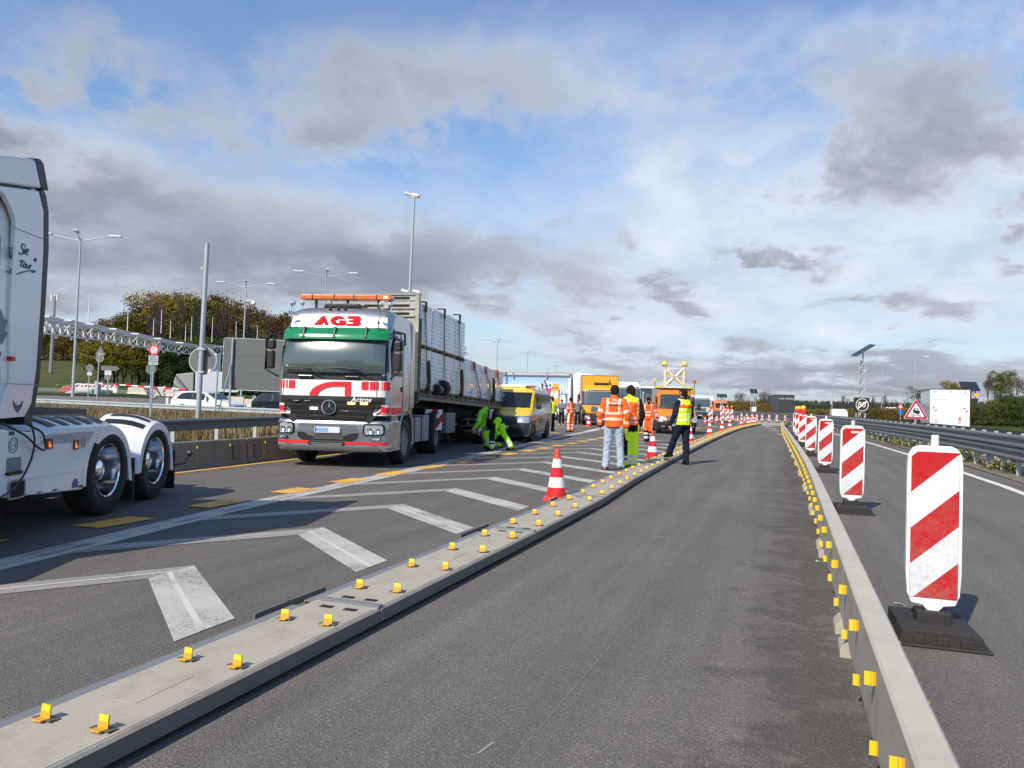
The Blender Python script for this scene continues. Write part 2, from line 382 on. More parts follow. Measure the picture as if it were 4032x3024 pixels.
# the lane the camera stands on, from the tipped barrier to the right edge
def poly_sheet(name, left, right, z, m, ys_):
    b = MB(); vs = []
    for y in ys_: vs += [(left(y), y, z), (right(y), y, z)]
    b.add(vs, [(2 * i, 2 * i + 1, 2 * i + 3, 2 * i + 2) for i in range(len(ys_) - 1)])
    return tag(b.build(name, m), kind='structure')
ysr = [-3 + i * 1.5 for i in range(56)]
poly_sheet('road', lambda y: -2.9, lambda y: xat(WLs, y) + 0.55, 0.0, M_lane, ysr)
poly_sheet('carriageway', lambda y: -11.6, lambda y: -2.9, 0.0, M_left, ysr)
b = MB(); b.strip([p for p in RGs if p[1] > 50], -6.5, -0.9, -0.006); tag(b.build('road_bend', M_lane), kind='structure')
b = MB(); b.add([(-90, 81, -0.012), (-11.6, 81, -0.012), (-11.6, 34, -0.012), (-26, 34, -0.012)], [(0, 1, 2, 3)]); 
b.add([(-11.6, 81, -0.013), (-1.0, 78, -0.013), (-4, 87, -0.013), (-9, 95, -0.013), (-30, 112, -0.013), (-75, 125, -.013), (-90, 81, -0.013)], [(0, 1, 2, 3, 4, 5, 6)]); tag(b.build('plaza', M_far), kind='structure')
# roads behind the left guard rails, following the terrain
def terrain_strip(name, m, D0, D1, a0, a1, lift=0.03, nd=10, na=24, wob=0.0):
    b = MB(); rows = []
    for i in range(nd + 1):
        row = []
        for j in range(na + 1):
            a = a0 + (a1 - a0) * j / na; D = D0 + (D1 - D0) * i / nd + wob * math.sin(j * 0.9)
            q = fwd * D + rgt * a * D; row.append(len(b.v)); b.v.append(Vector((q.x, q.y, terrain(q.x, q.y) + lift)))
        rows.append(row)
    for i in range(nd):
        for j in range(na): b.f.append([rows[i][j], rows[i][j + 1], rows[i + 1][j + 1], rows[i + 1][j]]); b.mi.append(0); b.sm.append(True)
    return tag(b.build(name, m), kind='structure')
terrain_strip('service_road', M_far, 50, 66, -0.95, -0.50, lift=0.02)
terrain_strip('service_road', M_far, 44, 100, -0.50, -0.22, lift=0.02, nd=24)
terrain_strip('parking_area', M_far, 86, 118, -0.9, -0.5, lift=0.02)
M_green = mat('short_grass', (0.045, 0.095, 0.018), 1.0, var=0.4, vscale=3, spec=0.1)
M_sand = mat('pale_kerb', (0.36, 0.31, 0.25), 0.9, var=0.15)
terrain_strip('traffic_island_kerb', M_sand, 66, 79.5, -0.80, -0.475, lift=0.10)
terrain_strip('traffic_island_grass', M_green, 67.2, 79, -0.80, -0.482, lift=0.16)
terrain_strip('grass_bank', M_green, 118, 150, -0.9, -0.33, lift=0.03)
# opposite carriageway right of the double rail
poly_sheet('far_carriageway', lambda y: xr_line(y) + 8.3, lambda y: xr_line(y) + 20 + y * .1, -1.10, M_far, [14 + i * 3 for i in range(46)])
# verge under the guard rails
b = MB(); b.strip(RGs, -0.42, 2.6, 0.012); tag(b.build('verge', M_earth), kind='structure')
b = MB(); b.strip([(-11.6, -3), (-11.6, 60)], -5.0, 0.0, 0.004); tag(b.build('verge', M_earth), kind='structure')
M_conc = mat('concrete_apron', (0.34, 0.30, 0.24), 0.9, var=0.12, vscale=1.5)
b = MB(); b.strip([p for p in RGs if p[1] > 62], -4.6, -0.45, 0.006); tag(b.build('concrete_apron', M_conc), kind='structure')

# ------------------------------------------------------------------ painted markings
def paint(name, c, wear, seed):
    m = bpy.data.materials.new(name); m.use_nodes = True; N = NT(m.node_tree); b = N.n['Principled BSDF']
    t = N.map(N.new('ShaderNodeTexCoord').outputs['Object'], loc=(seed, seed * 2, 0))
    a = N.noise(t, 140, 4, 0.8); bn = N.noise(N.map(t, scale=(1, 1.2, 1)), 1.4, 6, 0.6); fine = N.noise(t, 45, 4, 0.75)
    k = N.m('ADD', N.m('ADD', N.m('MULTIPLY', a, 0.75), N.m('MULTIPLY', bn, 0.55)), N.m('MULTIPLY', fine, 0.35))
    al = N.ramp(k, [(wear, 0.0), (wear + 0.16, 1.0)])
    N.l.new(N.mix(bn, [x * .8 for x in c], c), b.inputs['Base Color']); N.l.new(al, b.inputs['Alpha'])
    b.inputs['Roughness'].default_value = 0.7
    return m
P_white = paint('road_paint_white', (0.60, 0.585, 0.55), 0.60, 1.0)
P_worn = paint('road_paint_worn', (0.50, 0.475, 0.44), 0.65, 5.0)
P_ghost = paint('road_paint_ghost', (0.31, 0.29, 0.27), 0.60, 9.0)
P_solid = paint('road_paint_fresh', (0.74, 0.73, 0.70), 0.42, 3.0)
P_orange = paint('road_paint_orange', (0.78, 0.43, 0.075), 0.60, 7.0)
def markq(b, pts, z=0.005): b.add([(p[0], p[1], z) for p in pts], [tuple(range(len(pts)))])
line_w = MB()
WLL = [(-5.35, 0), (-5.85, 3.9), (-6.40, 7.5), (-6.72, 10.5), (-7.05, 14), (-7.35, 17), (-7.72, 20), (-8.25, 25), (-8.8, 30), (-9.8, 41.6), (-11.4, 56)]
line_w.strip(smooth_path(WLL), -0.17, 0.17, 0.004); tag(line_w.build('lane_line', P_worn), kind='structure')
bb = MB(); bb.strip(smooth_path(WLL), 0.10, 0.145, 0.0065); bb.strip(smooth_path(WLL)[:40], -0.05, -0.02, 0.0065); tag(bb.build('lane_line', P_white), kind='structure')
bb = MB(); bb.strip([(-9.4, 36), (-10.1, 43), (-12.2, 58)], -0.12, 0.14, 0.0065); bb.strip([(-8.85, 24.2), (-9.35, 30.5)], -0.1, 0.1, 0.0065); tag(bb.build('lane_line', P_solid), kind='structure')
chw, chg, chl = MB(), MB(), MB()
for k in range(0, 14):
    y = 4.92 + 2.03 * k; ax = -4.55 - 0.067 * (y - 4.92)
    rx = -3.25 - (0.0 if k < 5 else 0.02 * (k - 4)); sl = 0.74 if k < 8 else 0.6
    e = 0.5 if k < 2 else 0.46
    ye = y - (rx - ax) * 0.80
    P = [(ax, y), (rx, ye), (rx, ye - e), (ax + 0.03, y - e)]
    dx_ = 1.25 + 0.09 * k
    Lq = [(ax, y), (ax + 0.03, y - e), (ax - dx_, y - e - dx_ * 1.45), (ax - dx_ - 0.12, y - e * .55 - dx_ * 1.40)]
    markq(chw, P, 0.0052); markq(chg, Lq, 0.0045)
    # fresher thin re-painted stripe down the middle of both arms
    markq(chl, [(ax - .02, y - e * .45), (rx, ye - e * .5), (rx, ye - e * .62), (ax, y - e * .58)], 0.0072)
    markq(chl, [(ax, y - e * .48), (ax, y - e * .58), (ax - dx_ * .92, y - e * .62 - dx_ * 1.33), (ax - dx_ * .92, y - e * .52 - dx_ * 1.33)], 0.0072)
tag(chw.build('chevron_markings', P_worn), kind='structure'); tag(chg.build('chevron_markings', P_ghost), kind='structure'); tag(chl.build('chevron_markings', P_white), kind='structure')
bo = MB()
for x0, x1, y0, y1 in [(-7.05, -6.75, 4.1, 4.95), (-6.95, -6.60, 5.78, 6.5), (-7.02, -6.68, 7.42, 8.15), (-7.06, -6.70, 9.06, 9.72), (-7.10, -6.74, 10.6, 11.36), (-7.12, -6.78, 12.08, 12.97), (-7.12, -6.79, 13.73, 14.6), (-7.14, -6.80, 15.4, 16.2),
                       (-7.14, -6.8, 16.9, 17.7), (-7.16, -6.8, 18.5, 19.3), (-7.17, -6.8, 20.1, 20.9), (-7.18, -6.8, 21.6, 22.4), (-7.2, -6.85, 23.2, 23.96), (-7.2, -6.85, 24.9, 25.7), (-7.25, -6.9, 26.6, 27.4), (-7.3, -6.95, 28.2, 29.2)]:
    markq(bo, [(x0, y0), (x1, y0 + .02), (x1, y1 + .03), (x0, y1)], 0.0095)
bo.strip([(-7.3, 29.8), (-7.4, 34), (-7.0, 40), (-5.6, 48), (-4.8, 56)], 0, 0.22, 0.0085); bo.strip([(-7.0, 36), (-6.6, 43), (-5.2, 52)], 0, 0.16, 0.0085)
bo.strip([(-10.0, 6), (-10.15, 11), (-10.45, 16)], 0, 0.14, 0.0085); bo.strip([(-9.9, 33), (-12.5, 37)], 0, .2, .0085)
tag(bo.build('orange_lane_dashes', P_orange), kind='structure')
be = MB(); be.strip([p for p in WLs if p[1] < 80], -0.13, 0.03, 0.005); tag(be.build('edge_line', P_solid), kind='structure')
bd = MB()
for (px, py) in [(3073, 1710), (3053, 1696), (3036, 1687), (3017, 1680), (3030, 1679)]:
    q = P2(px, py); bd.box((q.x, q.y, 0.005), (0.32, 0.55 if py > 1690 else 0.9, 0.001), rz=R(40))
tag(bd.build('bend_dashes', P_solid), kind='structure')
bs = MB(); q = P2(2812, 2180); q2 = P2(3060, 2930)
bs.strip([(-1.0, 2.8), (-.93, 5), (-.97, 8), (-1.02, 12)], 0, 0.003, 0.003)
q = P2(1905, 2960); bs.strip([(q.x - .02, q.y - .03), (q.x + 0.0, q.y + .09)], 0, 0.012, 0.003)
q = P2(2570, 2110); bs.strip([(q.x, q.y), (q.x + 0.12, q.y - .02)], 0, 0.02, 0.003)
tag(bs.build('scratch_marks', P_ghost), kind='structure')
# ------------------------------------------------------------------ steel/concrete lane barriers
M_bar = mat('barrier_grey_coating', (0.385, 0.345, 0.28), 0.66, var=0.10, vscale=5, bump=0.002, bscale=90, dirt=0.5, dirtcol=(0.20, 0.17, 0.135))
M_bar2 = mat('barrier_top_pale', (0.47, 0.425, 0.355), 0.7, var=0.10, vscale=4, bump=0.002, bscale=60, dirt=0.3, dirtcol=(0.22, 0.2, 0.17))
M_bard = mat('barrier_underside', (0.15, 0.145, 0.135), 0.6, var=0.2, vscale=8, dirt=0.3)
M_flange = mat('galvanised_flange', (0.22, 0.23, 0.24), 0.5, 0.3, var=0.15)
M_hole = mat('dark_recess', (0.015, 0.014, 0.013), 0.9, var=0)
M_ref = mat('reflector_yellow', (0.78, 0.56, 0.02), 0.3, var=0.05, coat=0.5)
M_ref2 = mat('reflector_amber', (0.62, 0.33, 0.02), 0.35, var=0.08, coat=0.4, dirt=0.3, dirtcol=(0.2, 0.12, 0.03))
def seg_frame(path_fn, y0, y1):
    a = Vector((path_fn(y0), y0)); b = Vector((path_fn(y1), y1)); d = b - a
    return a, d.length, math.atan2(-d.x, d.y)
# tipped over: lies on its back, reflectors pointing at the sky
def refl_flat():
    b = MB(); b.prism([(-.026, -.010), (.026, -.010), (.026, 0.018), (0.018, .024), (-0.018, .024), (-.026, .018)], -.003, .003, 'xz', 1)
    b.prism([(-.024, .021), (.024, .021), (.024, .046), (-.024, .046)], -.004, .004, 'xz', 0); b.box((0, -.02, -.006), (.05, .04, .006), m=1)
    return b
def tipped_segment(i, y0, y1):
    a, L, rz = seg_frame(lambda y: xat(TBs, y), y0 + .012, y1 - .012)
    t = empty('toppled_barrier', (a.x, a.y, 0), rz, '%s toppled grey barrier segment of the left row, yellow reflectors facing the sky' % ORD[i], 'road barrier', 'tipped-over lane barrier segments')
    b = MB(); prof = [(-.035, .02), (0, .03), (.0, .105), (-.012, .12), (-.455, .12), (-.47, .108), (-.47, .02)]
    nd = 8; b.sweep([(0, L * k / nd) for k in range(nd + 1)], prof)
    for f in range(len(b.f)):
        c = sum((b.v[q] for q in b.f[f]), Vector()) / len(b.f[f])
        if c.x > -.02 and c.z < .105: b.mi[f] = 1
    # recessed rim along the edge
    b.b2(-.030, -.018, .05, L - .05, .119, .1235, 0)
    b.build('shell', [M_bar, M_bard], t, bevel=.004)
    f = MB(); f.b2(-.60, -.475, .05, L - .05, .075, .083); f.b2(-.606, -.598, .05, L - .05, .06, .083); f.build('side_flange', M_flange, t)
    if i % 3 == 0 or i < 3:
        u = MB(); u.box((-.66, .16, .07), (.012, .42, .05)); u.box((-.63, .16, .05), (.06, .42, .01)); u.build('coupling_plate', M_bard, t)
        u = MB(); u.box((-.66, L - .18, .07), (.012, .34, .05)); u.build('coupling_plate', M_bard, t)
    h = MB()
    for q in (-.31, -.14):
        for yy in (.11, L - .11):
            h = MB(); h.box((q, yy, .1212), (.085, .045, .004)); h.build('coupling_slot', M_hole, t)
    if i < 3:
        p = MB(); p.box((-.24, L * .5, .1205), (.11, .34, .003), rz=.03); p.build('embossed_plate', M_bar, t)
    s = MB(); s.b2(-.46, -.01, -.018, .03, .05, .132); s.build('joint_cap', M_flange, t)
    for k in range(4):
        for xx in (-.37, -.09):
            r = refl_flat().build('reflector', [M_ref, M_ref2], t, (xx + .004 * math.sin(i * 3 + k), .345 + .755 * k * L / 3.06 + (0.02 if xx > -.2 else 0), .132), rz=.12 * math.sin(k * 2.3 + i) - rz)
            r.rotation_euler.x = R(-8)
            q = MB(); q.box((0, .005, -.0060), (.10, .05, .004)); q.build('reflector_pocket', M_bar_p, r)
M_bar_p = mat('barrier_pocket', (0.10, 0.092, 0.08), 0.8, var=0.2, vscale=30)
ty = [-1.98 + 3.05 * k for k in range(23)]
for i in range(len(ty) - 1): tipped_segment(i, ty[i], ty[i + 1])
# standing: the same barrier upright along the right of the lane
def refl_side():
    b = MB(); b.b2(-.016, 0.0, -.003, .003, -.026, .026, 1); b.b2(-.048, -.016, -.004, .004, -.026, .026, 0); b.b2(-.026, -.022, -.005, .0045, -.027, .027, 1); return b
def standing_segment(i, y0, y1):
    a, L, rz = seg_frame(lambda y: xat(RBs, y), y0 + .008, y1 - .008)
    t = empty('standing_barrier', (a.x, a.y, 0), rz, '%s upright grey barrier segment of the right row with yellow side reflectors' % ORD[i], 'road barrier', 'upright lane barrier segments')
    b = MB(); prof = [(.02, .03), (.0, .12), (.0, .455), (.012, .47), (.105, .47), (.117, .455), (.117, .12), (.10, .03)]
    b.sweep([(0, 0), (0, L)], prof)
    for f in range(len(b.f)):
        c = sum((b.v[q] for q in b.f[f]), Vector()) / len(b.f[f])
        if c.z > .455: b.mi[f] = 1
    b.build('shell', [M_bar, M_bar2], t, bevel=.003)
    f = MB()
    for ya in (.12, L - .34):
        f = MB(); f.prism([(-.035, .0), (.15, .0), (.15, .04), (.12, .09), (-.0, .09), (-.035, .05)], ya, ya + .22, 'xz'); f.build('foot', M_bar, t, bevel=.004)
    for k in range(4):
        for z, dy in ((.375, 0.0), (.14, -.08)):
            refl_side().build('reflector', [M_ref, M_ref2], t, (.006 if z > .3 else .02, .48 + .765 * k + dy, z), rz=.02 * math.sin(i + k * 3))
        o = refl_side().build('reflector', [M_ref, M_ref2], t, (.119, .37 + .76 * k, .33)); o.rotation_euler.z = math.pi
ry = [-1.05 + 3.06 * k for k in range(24)]
for i in range(len(ry) - 1): standing_segment(i, ry[i], ry[i + 1])

# dark barrier of the same kind on the far left, behind the lorries
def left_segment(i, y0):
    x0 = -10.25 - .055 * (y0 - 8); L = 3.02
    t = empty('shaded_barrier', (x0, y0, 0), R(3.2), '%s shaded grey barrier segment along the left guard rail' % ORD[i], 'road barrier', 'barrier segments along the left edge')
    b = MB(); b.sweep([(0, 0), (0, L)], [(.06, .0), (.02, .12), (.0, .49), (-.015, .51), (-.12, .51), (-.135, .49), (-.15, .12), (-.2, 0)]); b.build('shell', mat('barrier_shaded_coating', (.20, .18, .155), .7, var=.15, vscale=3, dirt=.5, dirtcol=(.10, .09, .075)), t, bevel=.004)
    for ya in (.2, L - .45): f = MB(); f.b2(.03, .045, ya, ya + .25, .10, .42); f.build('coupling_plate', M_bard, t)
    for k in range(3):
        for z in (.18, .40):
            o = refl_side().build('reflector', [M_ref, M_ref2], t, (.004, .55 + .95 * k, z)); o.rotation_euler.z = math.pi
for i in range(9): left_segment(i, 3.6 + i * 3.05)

# ------------------------------------------------------------------ beacon boards
M_plast = mat('white_plastic', (0.80, 0.79, 0.76), 0.35, var=0.04, dirt=0.12, dirtcol=(0.4, 0.36, 0.3))
M_rub = mat('recycled_rubber', (0.026, 0.024, 0.022), 0.75, var=0.4, vscale=14, bump=0.004, bscale=70)
def board_mat(name, period=.36, flip=1.0, ph=0.0):
    m = bpy.data.materials.new(name); m.use_nodes = True; N = NT(m.node_tree); b = N.n['Principled BSDF']
    t = N.new('ShaderNodeTexCoord').outputs['Object']; x, y, z = N.sep(t)
    s = N.m('ADD', z, N.m('MULTIPLY', x, -0.93 * flip))
    fr = N.m('FRACT', N.m('ADD', N.m('DIVIDE', s, period), ph))
    k = N.m('GREATER_THAN', fr, 0.5)
    n = N.noise(t, 7, 5, .6)
    hx = N.noise(t, 320, 2, .5)
    wht = N.mix(n, (0.60, 0.63, 0.66), (0.74, 0.76, 0.78)); red = N.mix(n, (0.42, 0.002, 0.006), (0.50, 0.003, 0.008))
    c = N.mix(k, wht, red); c = N.mix(N.ramp(hx, [(.3, 0), (.8, .03)]), c, (0.9, .9, .9))
    spl = N.m('MULTIPLY', N.m('SUBTRACT', .75, N.m('MULTIPLY', z, .6), clamp=True), N.ramp(N.noise(t, 22, 7, .8), [(.42, 0), (.62, .75)]))
    if 'warning' not in name and 'bars' not in name: c = N.mix(spl, c, (.26, .22, .18))
    sc_ = N.ramp(N.noise(N.map(t, scale=(1, 1, 2)), 13, 8, .85), [(.62, 0), (.72, .5)])
    c = N.mix(sc_, c, (0.55, .5, .46))
    N.l.new(c, b.inputs['Base Color']); b.inputs['Roughness'].default_value = 0.55; b.inputs['Specular IOR Level'].default_value = 0.15; b.inputs['Coat Weight'].default_value = 0.02; b.inputs['Coat Roughness'].default_value = 0.2
    return m
M_board = board_mat('red_white_sheeting', .458, 1.0, 0.247)
M_boardf = board_mat('red_white_sheeting_mirrored', .458, -1.0, 0.247)
M_lampy = mat('amber_lens', (0.9, 0.42, 0.01), 0.2, var=0.03, coat=0.6, emit=(1.0, 0.45, 0.02), estr=0.12)
M_lampr = mat('red_lamp_body', (0.62, 0.02, 0.02), 0.4, var=0.05)
def beacon(x, y, rz, lamp, label, lean=0.0, flip=False, s=1.0):
    t = empty('beacon_board', (x, y, 0), rz, label, 'beacon board', 'red and white beacon boards')
    t.scale = (s, s, s)
    b = MB()      # moulded frame: rounded corners, pointed foot
    o = [(-.125, .20), (-.15, .26), (-.158, .40), (-.158, 1.08), (-.150, 1.15), (-.125, 1.19), (-.09, 1.205), (.09, 1.205), (.125, 1.19), (.15, 1.15), (.158, 1.08), (.158, .40), (.15, .26), (.125, .20), (.06, .19), (.03, .155), (0, .14), (-.03, .155), (-.06, .19)]
    b.prism(o, -.022, .022, 'xz'); b.lathe([(.0, 1.2), (.023, 1.2), (.023, 1.27), (.018, 1.275), (0, 1.275)], n=12)
    if lamp == 0: pass
    fr = b.build('frame', M_plast, t, bevel=.010, seg=3)
    b = MB()
    b.prism([(-.136, .238), (.136, .238), (.136, 1.165), (-.136, 1.165)], -.0265, -.0225, 'xz'); b.build('striped_panel', M_boardf if flip else M_board, t)
    b = MB(); b.prism([(-.139, .235), (.139, .235), (.139, 1.168), (-.139, 1.168)], -.0235, -.0222, 'xz'); b.build('panel_edge', mat('panel_edge_grey', (.45, .44, .43), .5), fr)
    if lamp != 2:
        b = MB(); b.box((.028, -.0278, 1.115), (.11, .002, .03)); b.build('maker_plate', mat('maker_plate_white', (.75, .6, .58), .5), t)
    b = MB()
    b.prism([(-.25, .0), (.25, .0), (.235, .02), (.215, .085), (.15, .10), (-.15, .10), (-.215, .085), (-.235, .02)], -.30, -.05, 'xz')
    b.b2(-.21, .21, -.06, .30, 0, .09); b.b2(-.10, .10, -.07, .07, 0, .16)
    for q in (-.13, 0, .13): b.b2(q - .035, q + .035, -.312, -.29, .015, .07)
    b.b2(-.26, .26, -.33, .32, 0, .02)
    b.build('rubber_foot', M_rub, t, bevel=.008)
    if lamp == 1:
        b = MB(); b.b2(-.075, .075, -.05, .05, 1.21, 1.38); b.prism([(-.075, 1.30), (.075, 1.30), (.06, 1.40), (-.06, 1.40)], -.04, .04, 'xz', m=0)
        o = b.build('warning_lamp', M_lampr, t, bevel=.01)
        b = MB(); b.lathe([(0, -.062), (.05, -.058), (.086, -.03), (.092, -.012), (.092, .012), (.086, .03), (.05, .058), (0, .062)], (0, 0, 1.46), 'y', 20); b.build('lens', M_lampy, o)
    t.rotation_euler.y = lean
    return t
BD = [(.89, 5.46, 0), (.86, 11.52, 0), (.82, 18.5, 0), (.68, 24.53, 0), (.57, 30.63, 1), (.50, 37.0, 1), (.46, 42.5, 1)]
LB = ['largest red and white beacon board, nearest on the black rubber foot', 'second nearest beacon board right of the upright barrier', 'third nearest beacon board right of the upright barrier', 'fourth beacon board, last one without a lamp before the three lamps',
      'beacon board with the largest yellow warning lamp of the right row', 'beacon board with the middle of three yellow warning lamps in the right row', 'beacon board with the farthest of three yellow lamps in the right row']
for i, (x, y, l) in enumerate(BD):
    az_ = math.atan2(-x, y)
    beacon(x, y, R([2, 5, 6, 4, 2, 6, 4][i]), 1 if l else 0 if i else 2, LB[i], lean=R([0.2, .5, .9, .6, .4, .8, .5][i]))
for i, (x, y) in enumerate([(-5.75, 62), (-5.3, 67.5), (-5.15, 71), (-5.0, 74.5)]):
    beacon(x, y, R(8), 1, ['beacon board with yellow lamp beside the orange truck, nearest of the four', 'second of four lamp boards beyond the orange truck', 'third of four lamp boards beyond the orange truck', 'farthest of four lamp boards beyond the orange truck'][i])
FB = [(-4.7, 86.97), (-4.18, 88.15), (-3.65, 89.37), (-3.18, 90.43), (-2.67, 91.59), (-1.92, 93.33), (-1.09, 95.2), (-.15, 97.4)]
for i, px in enumerate([2921, 2942, 2963, 2982, 3002, 3030, 3060, 3093]):
    q = PD(px, 80 - i * 1.2); beacon(q.x, q.y, R(20), 0, '%s from the left of eight distant beacon boards across the road bend' % ['first', 'second', 'third', 'fourth', 'fifth', 'sixth', 'seventh', 'eighth'][i], flip=True, s=.62)

# ------------------------------------------------------------------ traffic cones
M_cor = mat('cone_orange_red', (0.72, 0.055, 0.022), 0.45, var=0.06, dirt=0.2, dirtcol=(0.3, 0.05, 0.03))
M_cod = mat('cone_red_sleeve', (0.62, 0.02, 0.018), 0.3, var=0.05)
M_cow = mat('cone_white_sleeve', (0.78, 0.78, 0.77), 0.3, var=0.04, dirt=0.15, dirtcol=(.45, .42, .38))
cone0 = None
def cone(x, y, rz, label, tilt=0.0, s=1.0):
    global cone0
    if cone0 is None:
        t = empty('traffic_cone', (0, 0, 0))
        b = MB(); b.prism([(-.19, -.15), (-.15, -.19), (.15, -.19), (.19, -.15), (.19, .15), (.15, .19), (-.15, .19), (-.19, .15)], 0, .028, 'xy'); b.lathe([(.165, .028), (.155, .045), (.150, .06)], n=24); b.build('base', M_cor, t, bevel=.006)
        rr = lambda z: .148 - (.148 - .035) * (z - .05) / .68
        zs = [.05, .19, .191, .335, .336, .475, .476, .60, .601, .70, .725, .735]
        prof = [(rr(z) + (.002 if 1 <= k <= 8 else 0), z) for k, z in enumerate(zs)]; prof[-2] = (.038, .725); prof += [(.030, .745), (.022, .745), (.02, .72)]
        ms = [1, 1, 2, 2, 1, 1, 2, 2, 0, 0, 0, 0, 0, 0]
        b = MB(); b.lathe(prof, n=28, m=ms); b.build('body', [M_cor, M_cod, M_cow], t)
        cone0 = t; c = t
    else: c = copy_tree(cone0)
    c.location = (x, y, 0); c.rotation_euler = (tilt, 0, rz); c.scale = (s, s, s)
    return tag(c, label, 'traffic cone', 'traffic cones')
cone(-3.14, 10.53, R(12), 'largest traffic cone, nearest on the hatched area beside the toppled barrier', R(1))
cone(-3.30, 19.77, R(25), 'traffic cone between the man in green trousers and the policeman')
cone(-3.46, 29.24, R(5), 'traffic cone half hidden behind the policeman')
cone(-3.50, 37.35, R(5), 'traffic cone by the toppled barrier just right of the orange truck')
for i, (x, y) in enumerate([(-3.48, 44.5), (-3.47, 50.4), (-3.24, 59.6), (-2.92, 63.7), (-2.72, 68.4), (-2.68, 71.5), (-2.98, 69.8), (-3.82, 75.2), (-4.75, 80.6), (-5.33, 82.6), (-5.76, 80.5), (-5.9, 76), (-6.2, 73.5), (-6.1, 71), (-6.35, 69.5), (-6.4, 67.5), (-6.5, 65.5), (-6.3, 63.2)]):
    cone(x, y, R(i * 17), '%s distant traffic cone of the curved line beyond the orange truck' % ORD[i], s=1.0 if i < 5 else .8)
cone(-11.3, 44.4, R(5), 'traffic cone at the front corner of the yellow lorry')

# ------------------------------------------------------------------ guard rails
M_galv = mat('galvanised_steel', (0.17, 0.185, 0.19), 0.5, 0.35, var=0.18, vscale=3, dirt=0.25, dirtcol=(.12, .12, .11))
M_galvd = mat('galvanised_steel_dull', (0.15, 0.16, 0.165), 0.6, 0.25, var=0.2, vscale=3)
M_galvl = mat('galvanised_steel_pale', (0.42, 0.46, 0.46), 0.5, 0.2, var=0.15, vscale=2, dirt=0.2)
WB = [(0, .31), (.018, .30), (.065, .265), (.065, .225), (.018, .175), (.018, .135), (.065, .085), (.065, .045), (.018, .01), (0, 0), (-.006, 0.0), (.012, .012), (.058, .05), (.058, .083), (.011, .13), (.011, .18), (.058, .227), (.058, .262), (.012, .295), (-.006, .31)]
def mir(pr, s): return [(a * s, b) for a, b in pr]
def guardrail(name, path, label, m, side, levels, postsp, m2=None, posth=.72, group=None, two=False, zf=None, postx=0.0):
    P = [Vector(p) for p in path]
    t = empty(name, (0, 0, 0), 0, label, 'guard rail', group)
    for lv in levels:
        b = MB(); b.sweep([(p.x, p.y, (zf(p) if zf else 0) + lv) for p in P], mir(WB, side), smooth=False); b.build('rail', m, t)
        if two: b = MB(); b.sweep([(p.x, p.y, lv) for p in P], [(q[0] * -side - .16 * side, q[1]) for q in WB]); b.build('rail', m, t)
    acc = 0.0; k = 0; last = P[0]; first = None
    for a, c in zip(P, P[1:]):
        L = (c - a).length; s = 0
        while acc + (L - s) >= postsp:
            s += postsp - acc; acc = 0; q = a + (c - a) * (s / L); d = (c - a).normalized()
            if k < 95:
                b = MB(); b.box((0, 0, 0), (.055, .12, posth)); b.box((.03, 0, 0), (.006, .14, posth)) if False else None
                h = MB(); h.box((0, 0, posth / 2), (.10, .012, posth)); h.box((.05, .02, posth / 2), (.010, .05, posth)); h.box((-.05, .02, posth / 2), (.010, .05, posth))
                if first is None: first = h.build('post', m2 or m, t); o = first
                else: o = first.copy(); col.objects.link(o); o.parent = t
                zz = zf(q) if zf else 0
                o.location = (q.x - .06 * side * d.y * 1 + postx, q.y, zz); o.rotation_euler.z = math.atan2(-d.x, d.y)
            k += 1
        acc += L - s
    return t
RGp = [p for p in RGs if p[1] > 8]
guardrail('guard_rail', RGp, 'two-level grey guard rail along the right edge of the road with weeds at its posts', M_galv, -1, (.34, .64), 1.33, M_galvl, .90, 'guard rails')
guardrail('guard_rail', [(p[0] + 1.05 + .008 * p[1], p[1]) for p in RGs if p[1] > 8], 'two-level grey guard rail behind the right-hand one, on its far side', M_galv, 1, (.34, .64), 1.33, M_galvl, .90, 'guard rails')
guardrail('guard_rail', [(xr_line(p[1]) + 7.2, p[1]) for p in RGs if 14 < p[1] < 90], 'distant guard rail along the opposite carriageway behind the white box lorry', M_galv, -1, (.50,), 2.0, M_galvl, .75, 'guard rails', zf=lambda p: terrain(p.x, p.y))
# left: dark rail close behind the lorries
lp = [PD(x, D) for x, D in ((-500, 10.5), (200, 14.3), (604, 17.6), (860, 20.4), (1086, 23.5), (1400, 30), (1560, 38))]
guardrail('guard_rail', [(p.x, p.y) for p in lp], 'dark guard rail behind the shaded barrier at the left', M_galvd, 1, (.46,), 2.0, M_galvl, .70, 'guard rails')
lp = [PD(x, D) for x, D in ((-900, 62), (-200, 57), (120, 52), (434, 46), (760, 41), (1088, 37), (1500, 33.5))]
guardrail('guard_rail', [(p.x, p.y) for p in lp], 'pale guard rail behind the dry grass strip, in front of the white car', M_galvl, 1, (.44,), 4.0, M_galvl, .72, 'guard rails')
# ------------------------------------------------------------------ shared vehicle materials
M_tyre = mat('tyre_rubber', (0.018, 0.018, 0.018), 0.8, var=0.3, vscale=10, bump=0.003, bscale=50, dirt=.25, dirtcol=(.06, .055, .05))
M_chr = mat('polished_aluminium', (0.75, 0.76, 0.78), 0.12, 1.0, var=0.05)
M_rimd = mat('rim_shadowed', (.10, .11, .13), .25, .9, var=.3)
M_rimg = mat('wheel_grey', (0.30, 0.30, 0.31), 0.5, 0.4, var=0.15, dirt=.3)
M_black = mat('black_plastic', (0.020, 0.020, 0.022), 0.45, var=0.2, vscale=12)
M_blackg = mat('black_gloss', (0.012, 0.012, 0.014), 0.18, var=0.1)
M_under = mat('chassis_dark', (0.018, 0.018, 0.019), 0.8, var=0.4, vscale=8, bump=.004, bscale=30)
M_white = mat('white_paint', (0.74, 0.75, 0.77), 0.28, var=0.02, coat=0.5)
